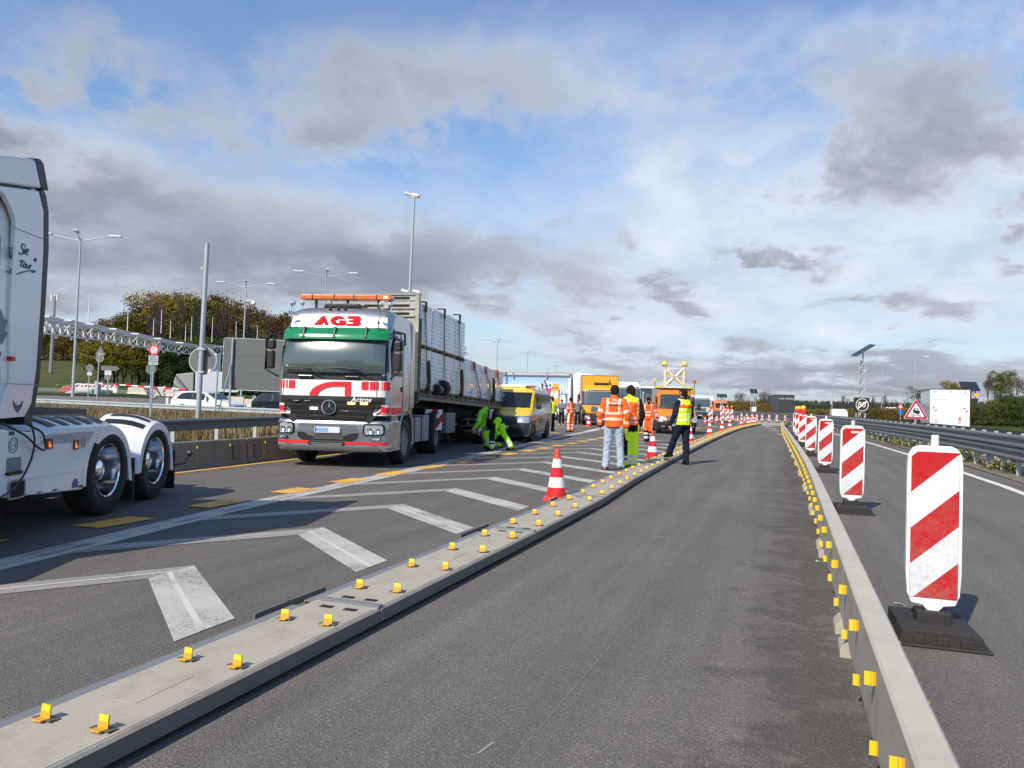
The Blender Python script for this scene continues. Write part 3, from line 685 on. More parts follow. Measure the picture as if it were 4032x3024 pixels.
M_whited = mat('white_paint_dusty', (0.70, 0.70, 0.69), 0.4, var=0.04, dirt=.2, dirtcol=(.4, .38, .34))
M_silver = mat('silver_paint', (0.40, 0.41, 0.43), 0.27, 0.8, var=0.03, coat=0.5)
M_red = mat('red_sticker', (0.75, 0.022, 0.03), 0.35, var=0.04)
M_amber = mat('amber_plastic', (0.75, 0.20, 0.01), 0.25, var=0.1, coat=.5)
M_lens = mat('headlamp_glass', (0.62, 0.66, 0.70), 0.12, 0.6, var=0.55, vscale=26, coat=0.8)
M_on = mat('lit_amber_lamp', (1.0, 0.55, 0.1), 0.3, var=0, emit=(1.0, 0.52, 0.12), estr=6.0)
M_onw = mat('lit_white_lamp', (1, .95, .85), 0.3, var=0, emit=(1.0, 0.9, 0.7), estr=4.0)
M_blue = mat('plate_blue', (0.02, 0.10, 0.45), 0.4, var=0)
M_plate = mat('plate_white', (0.75, 0.76, 0.78), 0.4, var=0.05)
M_ink = mat('black_lettering', (0.012, 0.012, 0.015), 0.5, var=0)
def glass(name, c=(0.015, 0.02, 0.023), rough=0.04, spec=.5, coat=.25):
    m = bpy.data.materials.new(name); m.use_nodes = True; N = NT(m.node_tree); b = N.n['Principled BSDF']
    b.inputs['Base Color'].default_value = (*c, 1); b.inputs['Roughness'].default_value = rough; b.inputs['IOR'].default_value = 1.55
    b.inputs['Coat Weight'].default_value = coat; b.inputs['Coat Roughness'].default_value = .02; b.inputs['Specular IOR Level'].default_value = spec
    return m
G_dark = glass('tinted_window')
G_wind = glass('windscreen_glass', (0.06, 0.08, 0.072), 0.20, .9, .8)
def wheel(parent, c, r=.5, wd=.30, rim=None, side=1, name='wheel', dish=0.10, n=40, lugs=True, letter=None):
    t = empty(name, c); t.parent = parent
    h = wd / 2
    b = MB(); k = .60
    b.lathe([(r * k, h * .72), (r * .70, h), (r * .90, h * .98), (r * .975, h * .82), (r, h * .6), (r, .012), (r * .985, .010), (r * .985, -.010), (r, -.012), (r, -h * .6), (r * .975, -h * .82), (r * .9, -h * .98), (r * .7, -h), (r * k, -h * .72), (r * k, h * .72)], (0, 0, 0), 'x', n)
    b.build('tyre', M_tyre, t)
    b = MB(); s = side
    b.lathe([(r * .615, s * h * .80), (r * .60, s * h * .86), (r * .565, s * h * .80), (r * .545, s * h * .35), (r * .50, s * h * (.35 - dish * 6)), (r * .24, s * h * (.30 - dish * 6)), (r * .22, s * h * .30), (r * .14, s * h * .42), (.001, s * h * .44)], (0, 0, 0), 'x', n, m=[0, 0, 0, 0, 1, 1, 0, 0] if rim is M_chr else 0)
    o = b.build('rim', [rim or M_rimg, M_rimd], t)
    if lugs:
        q = MB()
        for k in range(10):
            a = 2 * math.pi * k / 10; y, z = math.cos(a) * r * .37, math.sin(a) * r * .37
            x0 = s * h * (.30 - dish * 6)
            q.lathe([(.0, 0), (.018 * r / .5, 0), (.018 * r / .5, s * .03), (0, s * .032)], (x0, y, z), 'x', 6)
            y, z = math.cos(a + .31) * r * .44, math.sin(a + .31) * r * .44
            q.lathe([(0, s * .003), (.030 * r / .5, s * .003)], (x0, y, z), 'x', 10, m=1)
        q.build('wheel_nuts', [M_chr, M_under], o)
    return t
def star_badge(parent, c, r, m=None, back=True):      # round three-pointed emblem in the xz plane, facing -y
    b = MB()
    if back: b.lathe([(0, .012), (r * .97, .012), (r * .97, 0), (0, 0)], c, 'y', 28, m=1)
    pr = [(r * 1.0, -.006), (r * 1.0, -.022), (r * .90, -.022), (r * .90, -.006)]; b.lathe(pr + [pr[0]], c, 'y', 32, m=0)
    for k in range(3):
        a = math.pi / 2 + k * 2 * math.pi / 3
        tip = (c[0] + math.cos(a) * r * .93, c[2] + math.sin(a) * r * .93)
        for sg in (1, -1):
            e = (c[0] + math.cos(a + sg * math.pi / 3) * r * .13, c[2] + math.sin(a + sg * math.pi / 3) * r * .13)
            b.add([(tip[0], c[1] - .012, tip[1]), (e[0], c[1] - .012, e[1]), (c[0], c[1] - .034, c[2])], [(0, 1, 2)], 0)
    return b.build('emblem', [m or M_chr, M_blackg], parent)
def rquad(x0, x1, z0, z1, r=.03, n=4):
    P = []
    for cx, cz, a0 in ((x1 - r, z1 - r, 0), (x0 + r, z1 - r, 90), (x0 + r, z0 + r, 180), (x1 - r, z0 + r, 270)):
        for k in range(n + 1):
            a = R(a0 + 90 * k / n); P.append((cx + r * math.cos(a), cz + r * math.sin(a)))
    return P
def grid_loft(b, rows, m=0, smooth=True, close=False, mfn=None):
    o = len(b.v); n = len(rows[0])
    for rw in rows: b.v += [Vector(p) for p in rw]
    for i in range(len(rows) - 1):
        for k in range(n if close else n - 1):
            k2 = (k + 1) % n; b.f.append([o + i * n + k, o + i * n + k2, o + (i + 1) * n + k2, o + (i + 1) * n + k])
            b.mi.append(mfn(i, k) if mfn else m); b.sm.append(smooth)
def cab_section(hw, y0, y1, rf=.25, n=6, bulge=.06, rr=.05):
    """plan outline of a cab at one height: rounded front corners, open or square rear; starts rear left, runs round the front, ends rear right"""
    P = [(-hw + rr * .0, y1), (-hw, y1 - .02), (-hw, y0 + rf)]
    for k in range(1, n + 1):
        a = R(180 + 90 * k / n); P.append((-hw + rf + rf * math.cos(a), y0 + rf + rf * math.sin(a)))
    for k in range(1, 8):
        x = -hw + rf + (2 * hw - 2 * rf) * k / 8; P.append((x, y0 - bulge * (1 - (x / hw) ** 2) + bulge * (1 - ((hw - rf) / hw) ** 2) * 0))
    for k in range(0, n):
        a = R(270 + 90 * k / n); P.append((hw - rf + rf * math.cos(a), y0 + rf + rf * math.sin(a)))
    P += [(hw, y0 + rf), (hw, y1 - .02), (hw, y1)]
    return P
def front_y(x, hw, y0, rf, bulge):
    ax = abs(x)
    if ax <= hw - rf: return y0 - bulge * (1 - (x / hw) ** 2)
    return y0 + rf - math.sqrt(max(0, rf * rf - (ax - hw + rf) ** 2))

# ------------------------------------------------------------------ silver articulated lorry
LO, LYAW = Vector((-8.92, 14.24)), R(14.5)
lorry = empty('lorry_tractor', (LO.x, LO.y, 0), LYAW, 'silver and white lorry tractor with red AGB lettering, green sun visor and amber light bar', 'lorry')
HW = 1.17
def sect(z):   # (half width, front y, rear y, corner radius, bulge)
    if z < .95: return (HW, -1.40, .0, .24, .05)
    if z < 1.9: return (HW - .005, -1.40, .55, .20, .05)
    t = (z - 1.9) / 1.3
    return (HW - .02 - .05 * t, -1.40 + .25 * t + .22 * max(0, t - .70) ** 1.3 * 2.2, .55, .20 + .05 * t, .05)
def cab_y(x, z):
    hw, y0, y1, rf, bg = sect(z); return front_y(x, hw, y0, rf, bg)
rows = []
for z in (1.06, 1.25, 1.5, 1.9, 2.2, 2.6, 2.85, 3.0, 3.1):
    hw, y0, y1, rf, bg = sect(z); rows.append([(x, y, z) for x, y in cab_section(hw, y0, y1, rf, bulge=bg)])
for k, (ins, z) in enumerate(((.05, 3.17), (.13, 3.22), (.26, 3.26), (.6, 3.30))):
    hw, y0, y1, rf, bg = sect(3.1); rows.append([(x * (1 - ins / hw), (y - .1) * (1 - ins * .55 / .9) + .1 - (0 if y < .3 else 0), z) for x, y in cab_section(hw, y0, y1, rf, bulge=bg)])
b = MB(); grid_loft(b, rows, mfn=lambda i, k: 0)
L_ = rows[-1]; b.add(L_, [tuple(range(len(L_)))], 0)
b.b2(-HW + .04, HW - .04, .50, .54, 1.06, 3.14)      # rear wall
cab = b.build('cab', [M_silver], lorry)
def patch(name, parent, x0, x1, z0, z1, m, off=.004, nx=10, nz=3, fn=None, thick=0, bevel=0.0, rim=None, crv=0.0):
    """a panel that follows the curved front"""
    b = MB(); rows = []
    for j in range(nz + 1):
        z = z0 + (z1 - z0) * j / nz; rw = []
        for i in range(nx + 1):
            t = i / nx; a0, a1 = (fn(z) if fn else (x0, x1)); x = a0 + (a1 - a0) * t
            rw.append((x, cab_y(x, z) - off - crv * (1 - ((z - (z0 + z1) / 2) / ((z1 - z0) / 2)) ** 2) - crv * .8 * (1 - (x / 1.1) ** 2), z))
        rows.append(rw)
    grid_loft(b, rows)
    if thick:
        rows2 = [[(x, y + thick, z) for x, y, z in rw] for rw in rows]; grid_loft(b, rows2)
        edge = [rows[0], rows2[0]]; grid_loft(b, edge, smooth=False); grid_loft(b, [rows[-1], rows2[-1]], smooth=False)
        grid_loft(b, [[rw[0] for rw in rows], [rw[0] for rw in rows2]], smooth=False); grid_loft(b, [[rw[-1] for rw in rows], [rw[-1] for rw in rows2]], smooth=False)
    return b.build(name, m, parent)
# white front panels and their red stickers
patch('upper_panel', lorry, 0, 0, 2.80, 3.06, M_white, .005, 14, fn=lambda z: (-1.02 + (z - 2.8) * .1, 1.02 - (z - 2.8) * .1))
mid = patch('front_panel', lorry, -1.155, 1.155, 1.43, 1.755, M_white, .006, 24)
for x0, x1 in ((-1.15, -1.06), (-1.04, -.93), (-.91, -.775), (.60, .745), (.77, .90), (.92, 1.02), (1.035, 1.10), (1.11, 1.15)): patch('red_square', mid, x0, x1, 1.565, 1.735, M_red, .010, 4)
patch('panel_gap', mid, -1.045, -1.035, 1.43, 1.755, M_black, .012, 2); patch('panel_gap', mid, .905, .915, 1.43, 1.755, M_black, .012, 2)
b = MB(); po = []; pi = []
for k in range(13):
    a = R(180 - 88 * k / 12); po.append((.12 + .58 * math.cos(a), 1.43 + .295 * math.sin(a) if k else 1.435)); pi.append((.12 + .42 * math.cos(a), 1.43 + .20 * math.sin(a) if k else 1.435))
po += [(.385, 1.725)]; pi[-1] = (.12, 1.63)
arch = po + [(.385, 1.435), (.27, 1.435), (.27, 1.632)] + pi[::-1]
b.prism(arch, -1.475, -1.462, 'xz'); b.build('arch_logo', M_red, mid)
# lettering built as heavy block shapes
def heavy(parent, y, x0, z0, h, m, tilt):
    def T(P): return [(x0 + a * h * 1.48, z0 + b_ * h) for a, b_ in P]
    for nm, polys in (('letter', [[(0, 0), (.52, 1.0), (.60, 1.0), (.62, .0), (.42, .0), (.36, .28), (.20, .0)], ]),):
        pass
    A1 = [(-.12, 0), (.46, 1.0), (.60, 1.0), (1.0, 0), (.70, 0), (.64, .40), (.46, 0)]
    Gp = [(1.02, .5)] + [(1.55 + .52 * math.cos(R(a)), .5 + .5 * math.sin(R(a))) for a in range(170, 20, -15)] + [(2.10, .72), (1.72, .72), (1.55, .74), (1.42, .6), (1.42, .40), (1.55, .28), (1.68, .28), (1.68, .42), (1.60, .42), (1.60, .54), (2.12, .54), (2.12, .08), (1.95, 0.0), (1.5, 0)] + [(1.55 + .52 * math.cos(R(a)), .5 + .5 * math.sin(R(a))) for a in range(250, 190, -15)]
    Bp = [(2.18, 1.0), (2.95, 1.0), (3.08, .92), (3.10, .72), (2.98, .54), (3.12, .42), (3.14, .2), (2.98, .02), (2.80, 0), (2.16, 0), (2.16, .22), (2.50, .22), (2.62, .26), (2.62, .36), (2.50, .42), (2.30, .42), (2.30, .58), (2.52, .58), (2.62, .64), (2.60, .76), (2.48, .80), (2.18, .80)]
    for P in (A1, Gp, Bp):
        b = MB(); b.prism(T(P), -.004, .004, 'xz'); o = b.build('letter', m, parent); o.location = (0, y - math.tan(tilt) * -2.93 if 0 else y, 0); [setattr(v, 'co', Vector((v.co.x, v.co.y + (v.co.z - 2.95) * .30, v.co.z))) for v in o.data.vertices]
heavy(lorry, cab_y(0, 2.93) - .012, -.47, 2.865, .205, mat('red_matt_letters', (.70, .02, .025), .9, var=0, spec=.05), R(-14))
# windscreen
patch('screen_surround', lorry, 0, 0, 1.755, 2.83, M_black, .008, 26, 6, fn=lambda z: (-1.165 + .03 * (z - 1.75), 1.165 - .03 * (z - 1.75)))
ws = patch('windscreen', lorry, 0, 0, 1.90, 2.66, G_wind, .016, 24, 14, crv=.075, fn=lambda z: (-1.06 + .02 * (z - 1.9), 1.06 - .02 * (z - 1.9)))
# green sun visor on brackets
M_vis = mat('green_visor', (0.01, 0.22, 0.075), 0.12, var=0.1, alpha=0.9, coat=.8)
b = MB(); rows = []
for z, o in ((2.81, .05), (2.76, .13), (2.66, .19), (2.57, .21)):
    rows.append([(x, cab_y(x, 2.7) - o, z) for x in [(-1.10 + 2.2 * k / 16) for k in range(17)]])
grid_loft(b, rows, smooth=True); rows2 = [[(x, y + .008, z) for x, y, z in rw] for rw in rows]; grid_loft(b, rows2); vis = b.build('sun_visor', M_vis, lorry)
patch('visor_band', vis, -1.06, 1.06, 2.60, 2.655, M_black, .05, 12, 1)
for x in (-.62, 0.02, .66): b = MB(); b.box((x, cab_y(x, 2.7) - .13, 2.70), (.05, .13, .24), rx=R(-14)); b.build('visor_bracket', M_black, vis, bevel=.01)
b = MB(); b.box((-.93, -1.455, 2.02), (.07, .006, .07), rx=R(-14)); b.build('windscreen_sticker', mat('sticker_teal', (.02, .45, .42), .5), ws)
# wipers
for x0, x1, x2, x3 in ((-.20, -.62, -.98, -.42), (.84, .34, -.10, .58)):
    b = MB(); b.tube([(x0, -1.50, 1.83), (x0 * .35 + x1 * .65, -1.55, 1.96), (x1, -1.57, 1.99)], .011, 6); b.tube([(x2, -1.52, 2.0), (x1, -1.57, 1.99), (x3, -1.54, 1.97)], .013, 6); b.build('wiper', M_black, lorry)
for x in (-.56, .40): b = MB(); b.prism(rquad(x - .14, x + .16, 1.79, 1.835, .02), -1.49, -1.46, 'xz'); b.build('grab_handle', M_blackg, lorry, bevel=.006)
# grille
grp = lambda z: (-1.10 + (0.0 if z > 1.22 else (1.22 - z) * .90), 1.0 + .07 - (0.0 if z > 1.22 else (1.22 - z) * .90))
gr = patch('grille', lorry, 0, 0, .90, 1.425, M_black, .020, 20, 8, fn=grp, thick=.05)
for j, z in enumerate((1.345, 1.235, 1.12, 1.01)):
    w_ = [1.0, .98, .84, .70][j]
    b = MB(); rows = []
    for zz, o in ((z - .045, .024), (z - .03, .040), (z + .018, .048), (z + .040, .024)): rows.append([(x, cab_y(x, 1.3) - o, zz) for x in [(-w_ + 2 * w_ * k / 16) for k in range(17)]])
    grid_loft(b, rows, smooth=False); b.build('grille_slat', M_black, gr)
    b = MB(); b.prism(rquad(-w_ + .12, w_ - .12, z - .062, z - .040, .008), -1.478, -1.470, 'xz'); b.build('grille_slot', M_hole, gr)
star_badge(lorry, (-.03, -1.505, 1.205), .15)
textmesh('Actros', .13, 'model_lettering', mat('satin_silver', (.75, .75, .75), .5, var=0), lorry, face_front(.62, -1.512, 1.372), .004, .002, shear=.25, sx=1.15)
for x in (.42, .68): b = MB(); b.prism(rquad(x - .075, x + .075, 1.275, 1.318, .012), -1.515, -1.49, 'xz'); b.build('flashing_lamp', M_on, gr)
b = MB(); b.prism(rquad(-.42, -.27, 1.155, 1.20, .012), -1.515, -1.49, 'xz'); b.build('front_lamp', M_onw, gr)
for x0, x1, z in ((-.78, -.66, 1.325), (-.55, -.43, 1.325), (.22, .36, 1.14)): b = MB(); b.prism(rquad(x0, x1, z - .006, z + .006, .005), -1.507, -1.495, 'xz'); b.build('trim_bar', M_chr, gr)
# side corners under the panel: white wedge with red sticker, wrapping to the door side
for s in (-1, 1):
    b = MB(); rows = []
    for z, xi in ((1.06, .86), (1.10, .84), (1.19, .92), (1.27, 1.02)):
        rw = [(s * (xi + (1.165 - xi) * k / 5), cab_y(s * (xi + (1.165 - xi) * k / 5), 1.2) - .022, z) for k in range(6)]
        rw += [(s * 1.192, -1.10, z), (s * 1.192, -.85, z), (s * 1.192, -.50, z)]; rows.append(rw)
    grid_loft(b, rows, smooth=True); cw = b.build('corner_panel', M_white, lorry)
    b = MB(); rows = []
    for z in (1.085, 1.13, 1.225):
        xi = 1.0 if z > 1.1 else .90
        rw = [(s * (xi + (1.165 - xi) * k / 4), cab_y(s * (xi + (1.165 - xi) * k / 4), 1.2) - .026, z) for k in range(5)] + [(s * 1.197, -1.10, z), (s * 1.197, -.80, z), (s * 1.197, -.55 + (z - 1.08), z)]
        rows.append(rw)
    grid_loft(b, rows); b.build('red_flash', M_red, cw)
# bumper
bump = MB(); rows = []
for z, o, hw_ in ((.33, .03, .03), (.345, .0, 0), (.40, -.03, 0), (.44, -.035, 0), (.46, -.015, 0), (.55, -.01, 0), (.70, -.02, 0), (.86, -.02, 0), (.93, -.005, 0), (.955, .02, .02)):
    rows.append([(x * (1 - hw_ / HW), y + o, z) for x, y in cab_section(HW + .012, -1.41, -.46, .26, bulge=.06)])
grid_loft(bump, rows); bump.add(rows[-1], [tuple(range(len(rows[-1])))]); bump.add(rows[0], [tuple(range(len(rows[0])))])
bp = bump.build('bumper', M_silver, lorry)
def bfy(x): return front_y(x, HW + .012, -1.41, .26, .06)
def bpatch(name, x0, x1, z0, z1, m, off, poly=None, th=.02, par=None, bevel=0):
    b = MB(); P = poly or rquad(x0, x1, z0, z1, min(.03, (z1 - z0) * .3)); xs_ = [p[0] for p in P]
    rows = [[(x, bfy(x) - off, z) for x, z in P], [(x, bfy(x) - off + th, z) for x, z in P]]
    b.add(rows[0], [tuple(range(len(P)))]); grid_loft(b, rows, close=True, smooth=False)
    return b.build(name, m, par or bp, bevel=bevel)
patch2 = []
for x0, x1 in ((-1.16, -.44), (.31, 1.16)):
    b = MB(); rows = []
    for z in (.475, .53): rows.append([(x, bfy(x) - .024, z) for x in [x0 + (x1 - x0) * k / 14 for k in range(15)]])
    grid_loft(b, rows); b.build('red_stripe', M_red, bp)
bpatch('lower_intake', -.44, .30, .435, .525, M_hole, .034)
for z in (.46, .49): bpatch('intake_bar', -.40, .26, z - .006, z + .006, M_rimg, .037)
bpatch('air_intake', 0, 0, 0, 0, M_hole, .026, poly=[(-.56, .54), (.44, .54), (.55, .60), (.585, .70), (-.69, .70), (-.66, .60)])
bpatch('mesh_strip', -.35, .28, .565, .66, mat('intake_mesh', (.05, .05, .048), .6, var=.5, vscale=60), .029)
bpatch('number_panel', 0, 0, 0, 0, M_silver, .036, poly=[(-.66, .70), (.55, .70), (.53, .82), (.50, .875), (-.62, .875), (-.68, .84)], th=.01, bevel=.004)
pl_ = bpatch('number_plate', -.31, .21, .70, .815, M_plate, .062, th=.02)
bpatch('plate_band', -.30, -.265, .71, .805, M_blue, .066, par=pl_); bpatch('plate_block', -.26, -.02, .715, .80, mat('plate_pale_blue', (.22, .38, .62), .5, var=0), .065, par=pl_)
bpatch('plate_blank', -.02, .19, .715, .80, mat('plate_faded', (.62, .68, .76), .5, var=0), .065, par=pl_)
# headlamps
for s in (-1, 1):
    xa, xb = (-1.12, -.745) if s < 0 else (.665, 1.09)
    o = bpatch('headlamp', 0, 0, 0, 0, M_blackg, .030, poly=rquad(xa, xb, .655, .895, .07), th=.03)
    bpatch('lamp_glass', 0, 0, 0, 0, M_lens, .040, poly=rquad(xa + .035, xb - .035, .685, .868, .05), th=.01, par=o)
    for q, rr in (((xa + xb) / 2 - .06, .055), ((xa + xb) / 2 + .085, .05)):
        b = MB(); b.lathe([(0, .01), (rr * .5, 0), (rr, -.012), (rr * 1.05, -.02)], (q, bfy(q) - .042, .76), 'y', 16); b.build('reflector_bowl', M_chr, o)
    xa, xb = (-1.09, -.90) if s < 0 else (.82, 1.02)
    o = bpatch('fog_lamp', 0, 0, 0, 0, M_blackg, .030, poly=rquad(xa, xb, .56, .63, .02), th=.02); bpatch('lamp_glass', xa + .015, xb - .015, .572, .618, M_lens, .036, par=o, th=.006)
for x0, x1 in ((-.77, -.74), ):
    pass
b = MB(); b.b2(-.84, .78, -1.42, -1.30, .845, .93); b.build('lower_grille_lip', M_black, lorry)
# cab sides
for s in (-1, 1):
    xx = s * (HW - .012)
    b = MB(); P = [(-1.17, 1.93), (-.42, 1.93), (-.42, 2.60), (-1.02, 2.60), (-1.12, 2.40)]
    b.prism(P, xx, xx + s * .016, 'yz'); b.build('door_window', G_dark, lorry, bevel=.01)
    b = MB(); Q = [(-1.22, 1.88), (-.37, 1.88), (-.37, 2.66), (-1.04, 2.66), (-1.17, 2.42)]
    b.prism(Q, xx - s * .01, xx + s * .010, 'yz'); b.build('window_frame', M_black, lorry)
    b = MB(); b.tube([(s * 1.155, -1.22, 2.68), (s * 1.165, -1.0, 2.78), (s * 1.165, -.3, 2.80), (s * 1.17, -.25, 2.55)], .022, 6); b.build('drip_rail', M_black, lorry)
    for y in (-.32, .30): b = MB(); b.b2(s * (HW - .003), s * (HW + .003), y, y + .012, 1.12, 2.75 if y < 0 else 3.0); b.build('door_gap', M_black, cab)
    b = MB(); b.b2(s * (HW - .004), s * (HW + .012), -.47, -.40, 1.55, 1.66); b.build('door_handle', M_black, cab, bevel=.005)
    # wing over the front wheel, step and side skirt
    b = MB(); arc = [(.0 + .60 * math.cos(R(a)), .52 + .60 * math.sin(R(a))) for a in range(-15, 196, 12)]; arc2 = [(.72 * math.cos(R(a)), .50 + .69 * math.sin(R(a))) for a in range(195, -16, -12)]
    b.prism(arc + arc2, s * (HW - .30), s * (HW + .02), 'yz'); b.build('wheel_arch', M_silver, lorry, bevel=.012)
    b = MB(); b.prism([(-1.12, .36), (-.72, .36), (-.62, .60), (-.66, 1.06), (-1.12, 1.06)], s * (HW - .32), s * (HW - .005), 'yz'); b.build('step_panel', M_silver, lorry, bevel=.01)
    for z in (.50, .78): b = MB(); b.b2(s * (HW - .25), s * (HW + .002), -1.0, -.68, z, z + .10); b.build('step', M_black, lorry)
    b = MB(); b.b2(s * (HW - .005), s * (HW + .012), -1.05, -.98, .86, .94); b.build('side_marker', M_amber, lorry)
    # side fairing behind the cab
    b = MB(); b.prism([(.55, 1.2), (.85, 1.2), (.80, 3.0), (.55, 3.1)], s * (HW - .09), s * (HW - .03), 'yz'); b.build('side_fairing', M_silver, lorry, bevel=.01)
    wheel(lorry, (s * 1.02, 0, .49), .49, .30, M_rimg, s, dish=-.04)
    wheel(lorry, (s * .92, 3.42, .49), .49, .52, M_rimg, s, dish=.10)
    b = MB(); arc = [(3.42 + .56 * math.cos(R(a)), .50 + .56 * math.sin(R(a))) for a in range(10, 171, 12)]; arc2 = [(3.42 + .60 * math.cos(R(a)), .50 + .60 * math.sin(R(a))) for a in range(170, 9, -12)]
    b.prism(arc + arc2, s * .66, s * 1.2, 'yz'); b.build('mudguard', M_black, lorry)
b = MB(); b.prism(rquad(.75, 2.05, .40, .98, .16), .55, 1.12, 'yz'); ft = b.build('fuel_tank', M_rimg, lorry, bevel=.01)
for y in (1.0, 1.75): b = MB(); b.prism(rquad(y, y + .06, .385, .995, .02), .545, 1.135, 'yz'); b.build('tank_strap', M_black, ft)
b = MB(); b.b2(.60, 1.13, 2.10, 2.62, .38, 1.02); b.build('side_box', M_rimg, lorry, bevel=.02)
b = MB(); b.b2(.62, 1.14, .62, .72, .30, 1.15); b.build('mudflap', mat('mudflap_grey', (.16, .16, .16), .8), lorry)
b = MB(); b.prism(rquad(.75, 2.6, .40, .95, .12), -1.12, -.55, 'yz'); b.build('side_box', M_black, lorry, bevel=.01)
b = MB()
for s in (-1, 1): b.b2(s * .46, s * .38, -1.0, 4.6, .72, 1.0)
b.b2(-.5, .5, -1.1, 4.4, .78, .98); b.b2(-1.0, 1.0, -.08, .08, .40, .54); b.b2(-.9, .9, 3.34, 3.5, .40, .56); b.b2(-.6, .6, -.9, .5, .5, 1.1); b.b2(-1.1, 1.1, -1.3, -.9, .42, 1.1); b.build('chassis', M_under, lorry)
b = MB(); b.b2(-.9, .9, .56, .9, 1.2, 2.6); b.b2(-.35, .35, 3.1, 3.9, .98, 1.16); b.build('cab_rear_gear', M_under, lorry)
# mirrors
for s, xo in ((-1, -1.36), (1, 1.30)):
    t = empty('mirror', (0, 0, 0)); t.parent = lorry
    b = MB(); b.tube([(s * 1.12, -1.30, 2.62), (xo - s * .04, -1.42, 2.66), (xo + s * .06, -1.42, 2.55), (xo + s * .06, -1.42, 1.95), (s * 1.16, -1.36, 1.80)], .018, 8); b.build('mirror_arm', M_black, t)
    b = MB(); b.prism(rquad(xo - .085, xo + .085, 1.96, 2.34, .05), -1.40, -1.26, 'xz'); b.build('mirror_housing', M_black, t, bevel=.025)
    b = MB(); b.prism(rquad(xo - .08, xo + .10, 2.36, 2.56, .05), -1.40, -1.26, 'xz'); b.build('mirror_housing', M_black, t, bevel=.025)
b = MB(); b.tube([(-.93, -1.36, 2.72), (-.93, -1.42, 2.95), (-.93, -1.33, 3.3)], [.012, .006, .004], 6); b.sphere((-.93, -1.40, 2.94), .028, 8); b.build('aerial', M_black, lorry)
b = MB(); b.tube([(.90, -1.36, 2.72), (.90, -1.42, 2.92), (.93, -1.33, 3.28)], [.012, .006, .004], 6); b.sphere((.90, -1.40, 2.92), .028, 8); b.build('aerial', M_black, lorry)
for x in (-.93, .93):
    b = MB(); b.prism(rquad(x - .07, x + .07, 3.035, 3.065, .01), -1.32, -1.27, 'xz'); b.build('marker_lamp', M_lens, lorry)
# roof gear
b = MB(); b.prism(rquad(-.94, 1.02, 3.44, 3.545, .05, 5), -.93, -.70, 'xz'); lb = b.build('light_bar', mat('light_bar_amber', (0.62, 0.13, 0.008), .2, var=.35, vscale=9, coat=.8), lorry, bevel=.02)
for x in (-.67, -.20, .22, .70): b = MB(); b.prism(rquad(x - .008, x + .008, 3.435, 3.55, .006), -.94, -.69, 'xz'); b.build('bar_divider', M_black, lb)
b = MB(); b.b2(.86, .93, -.945, -.91, 3.47, 3.515); b.build('lit_segment', M_on, lb)
for x in (-.62, .06, .72, .96): b = MB(); b.b2(x - .02, x + .02, -.84, -.78, 3.24, 3.45); b.build('bar_bracket', M_black, lb)
b = MB(); b.prism([(-.42, 3.27), (.38, 3.27), (.34, 3.36), (-.38, 3.36)], -.95, -.3, 'xz'); b.build('roof_hatch', M_black, lorry, bevel=.02)
for x, r in ((-1.04, .062), (-.84, .048), (.84, .062), (1.03, .048)):
    b = MB(); b.lathe([(0, .06), (r * .7, .05), (r, .0), (r * 1.02, -.02), (r * .8, -.045), (0, -.055)], (x, -1.02, 3.34), 'y', 16); b.tube([(x, -1.0, 3.3), (x, -1.0, 3.2)], .01, 6); b.build('spot_lamp', M_chr, lorry)
for x in (-.22, -.05, .10): b = MB(); b.lathe([(.035, 0), (.02, .05), (.004, .08)], (x, -1.08, 3.215), 'z', 8); b.build('roof_lamp', M_black, lorry)

# ------------------------------------------------------------------ flatbed semi-trailer
TO, TYAW = Vector((-8.55, 16.55)), R(7)
trailer = empty('flatbed_trailer', (TO.x, TO.y, 0), TYAW, 'grey flatbed semi-trailer with weathered steel headboard, coupled to the silver tractor', 'trailer')
TP = .031
bedz = lambda y: 1.57 - TP * y
M_bed = mat('bed_edge_steel', (0.10, 0.098, 0.105), 0.6, 0.2, var=.25, vscale=5, dirt=.4, dirtcol=(.2, .16, .11))
M_plk = mat('plank_edge', (0.30, 0.22, 0.12), 0.8, var=.35, vscale=4, dirt=.4)
b = MB(); b.add([(x, y, bedz(y) + dz) for y in (0, 11.5) for x in (-2.48, 0) for dz in (-.10, 0)], [(0, 1, 3, 2), (4, 6, 7, 5), (0, 4, 5, 1), (2, 3, 7, 6), (0, 2, 6, 4), (1, 5, 7, 3)]); bed = b.build('bed', M_bed, trailer)
b = MB(); b.add([(x, y, bedz(y) + dz) for y in (.02, 11.48) for x in (-.03, .018) for dz in (-.17, -.102)], [(0, 1, 3, 2), (4, 6, 7, 5), (0, 4, 5, 1), (2, 3, 7, 6), (0, 2, 6, 4), (1, 5, 7, 3)]); b.build('edge_plank', M_plk, bed)
for k in range(24):
    y = .3 + k * .48; b = MB(); b.b2(.0, .012, y, y + .05, bedz(y) - .075, bedz(y) - .035); b.build('stake_pocket', M_hole, bed)
b = MB()
for x in (-1.8, -.7): b.add([(x + dx_, y, zz) for y, z0 in ((2.2, .85), (11.3, .85)) for dx_ in (-.07, .07) for zz in (z0, bedz(y) - .1)], [(0, 1, 3, 2), (4, 6, 7, 5), (0, 4, 5, 1), (2, 3, 7, 6), (0, 2, 6, 4), (1, 5, 7, 3)])
for k in range(8): b.b2(-2.3, -.1, 1.0 + 1.3 * k, 1.06 + 1.3 * k, bedz(1 + 1.3 * k) - .26, bedz(1 + 1.3 * k) - .11)
b.b2(-2.0, -.45, .1, 1.6, 1.18, 1.32); b.build('frame', M_under, trailer)
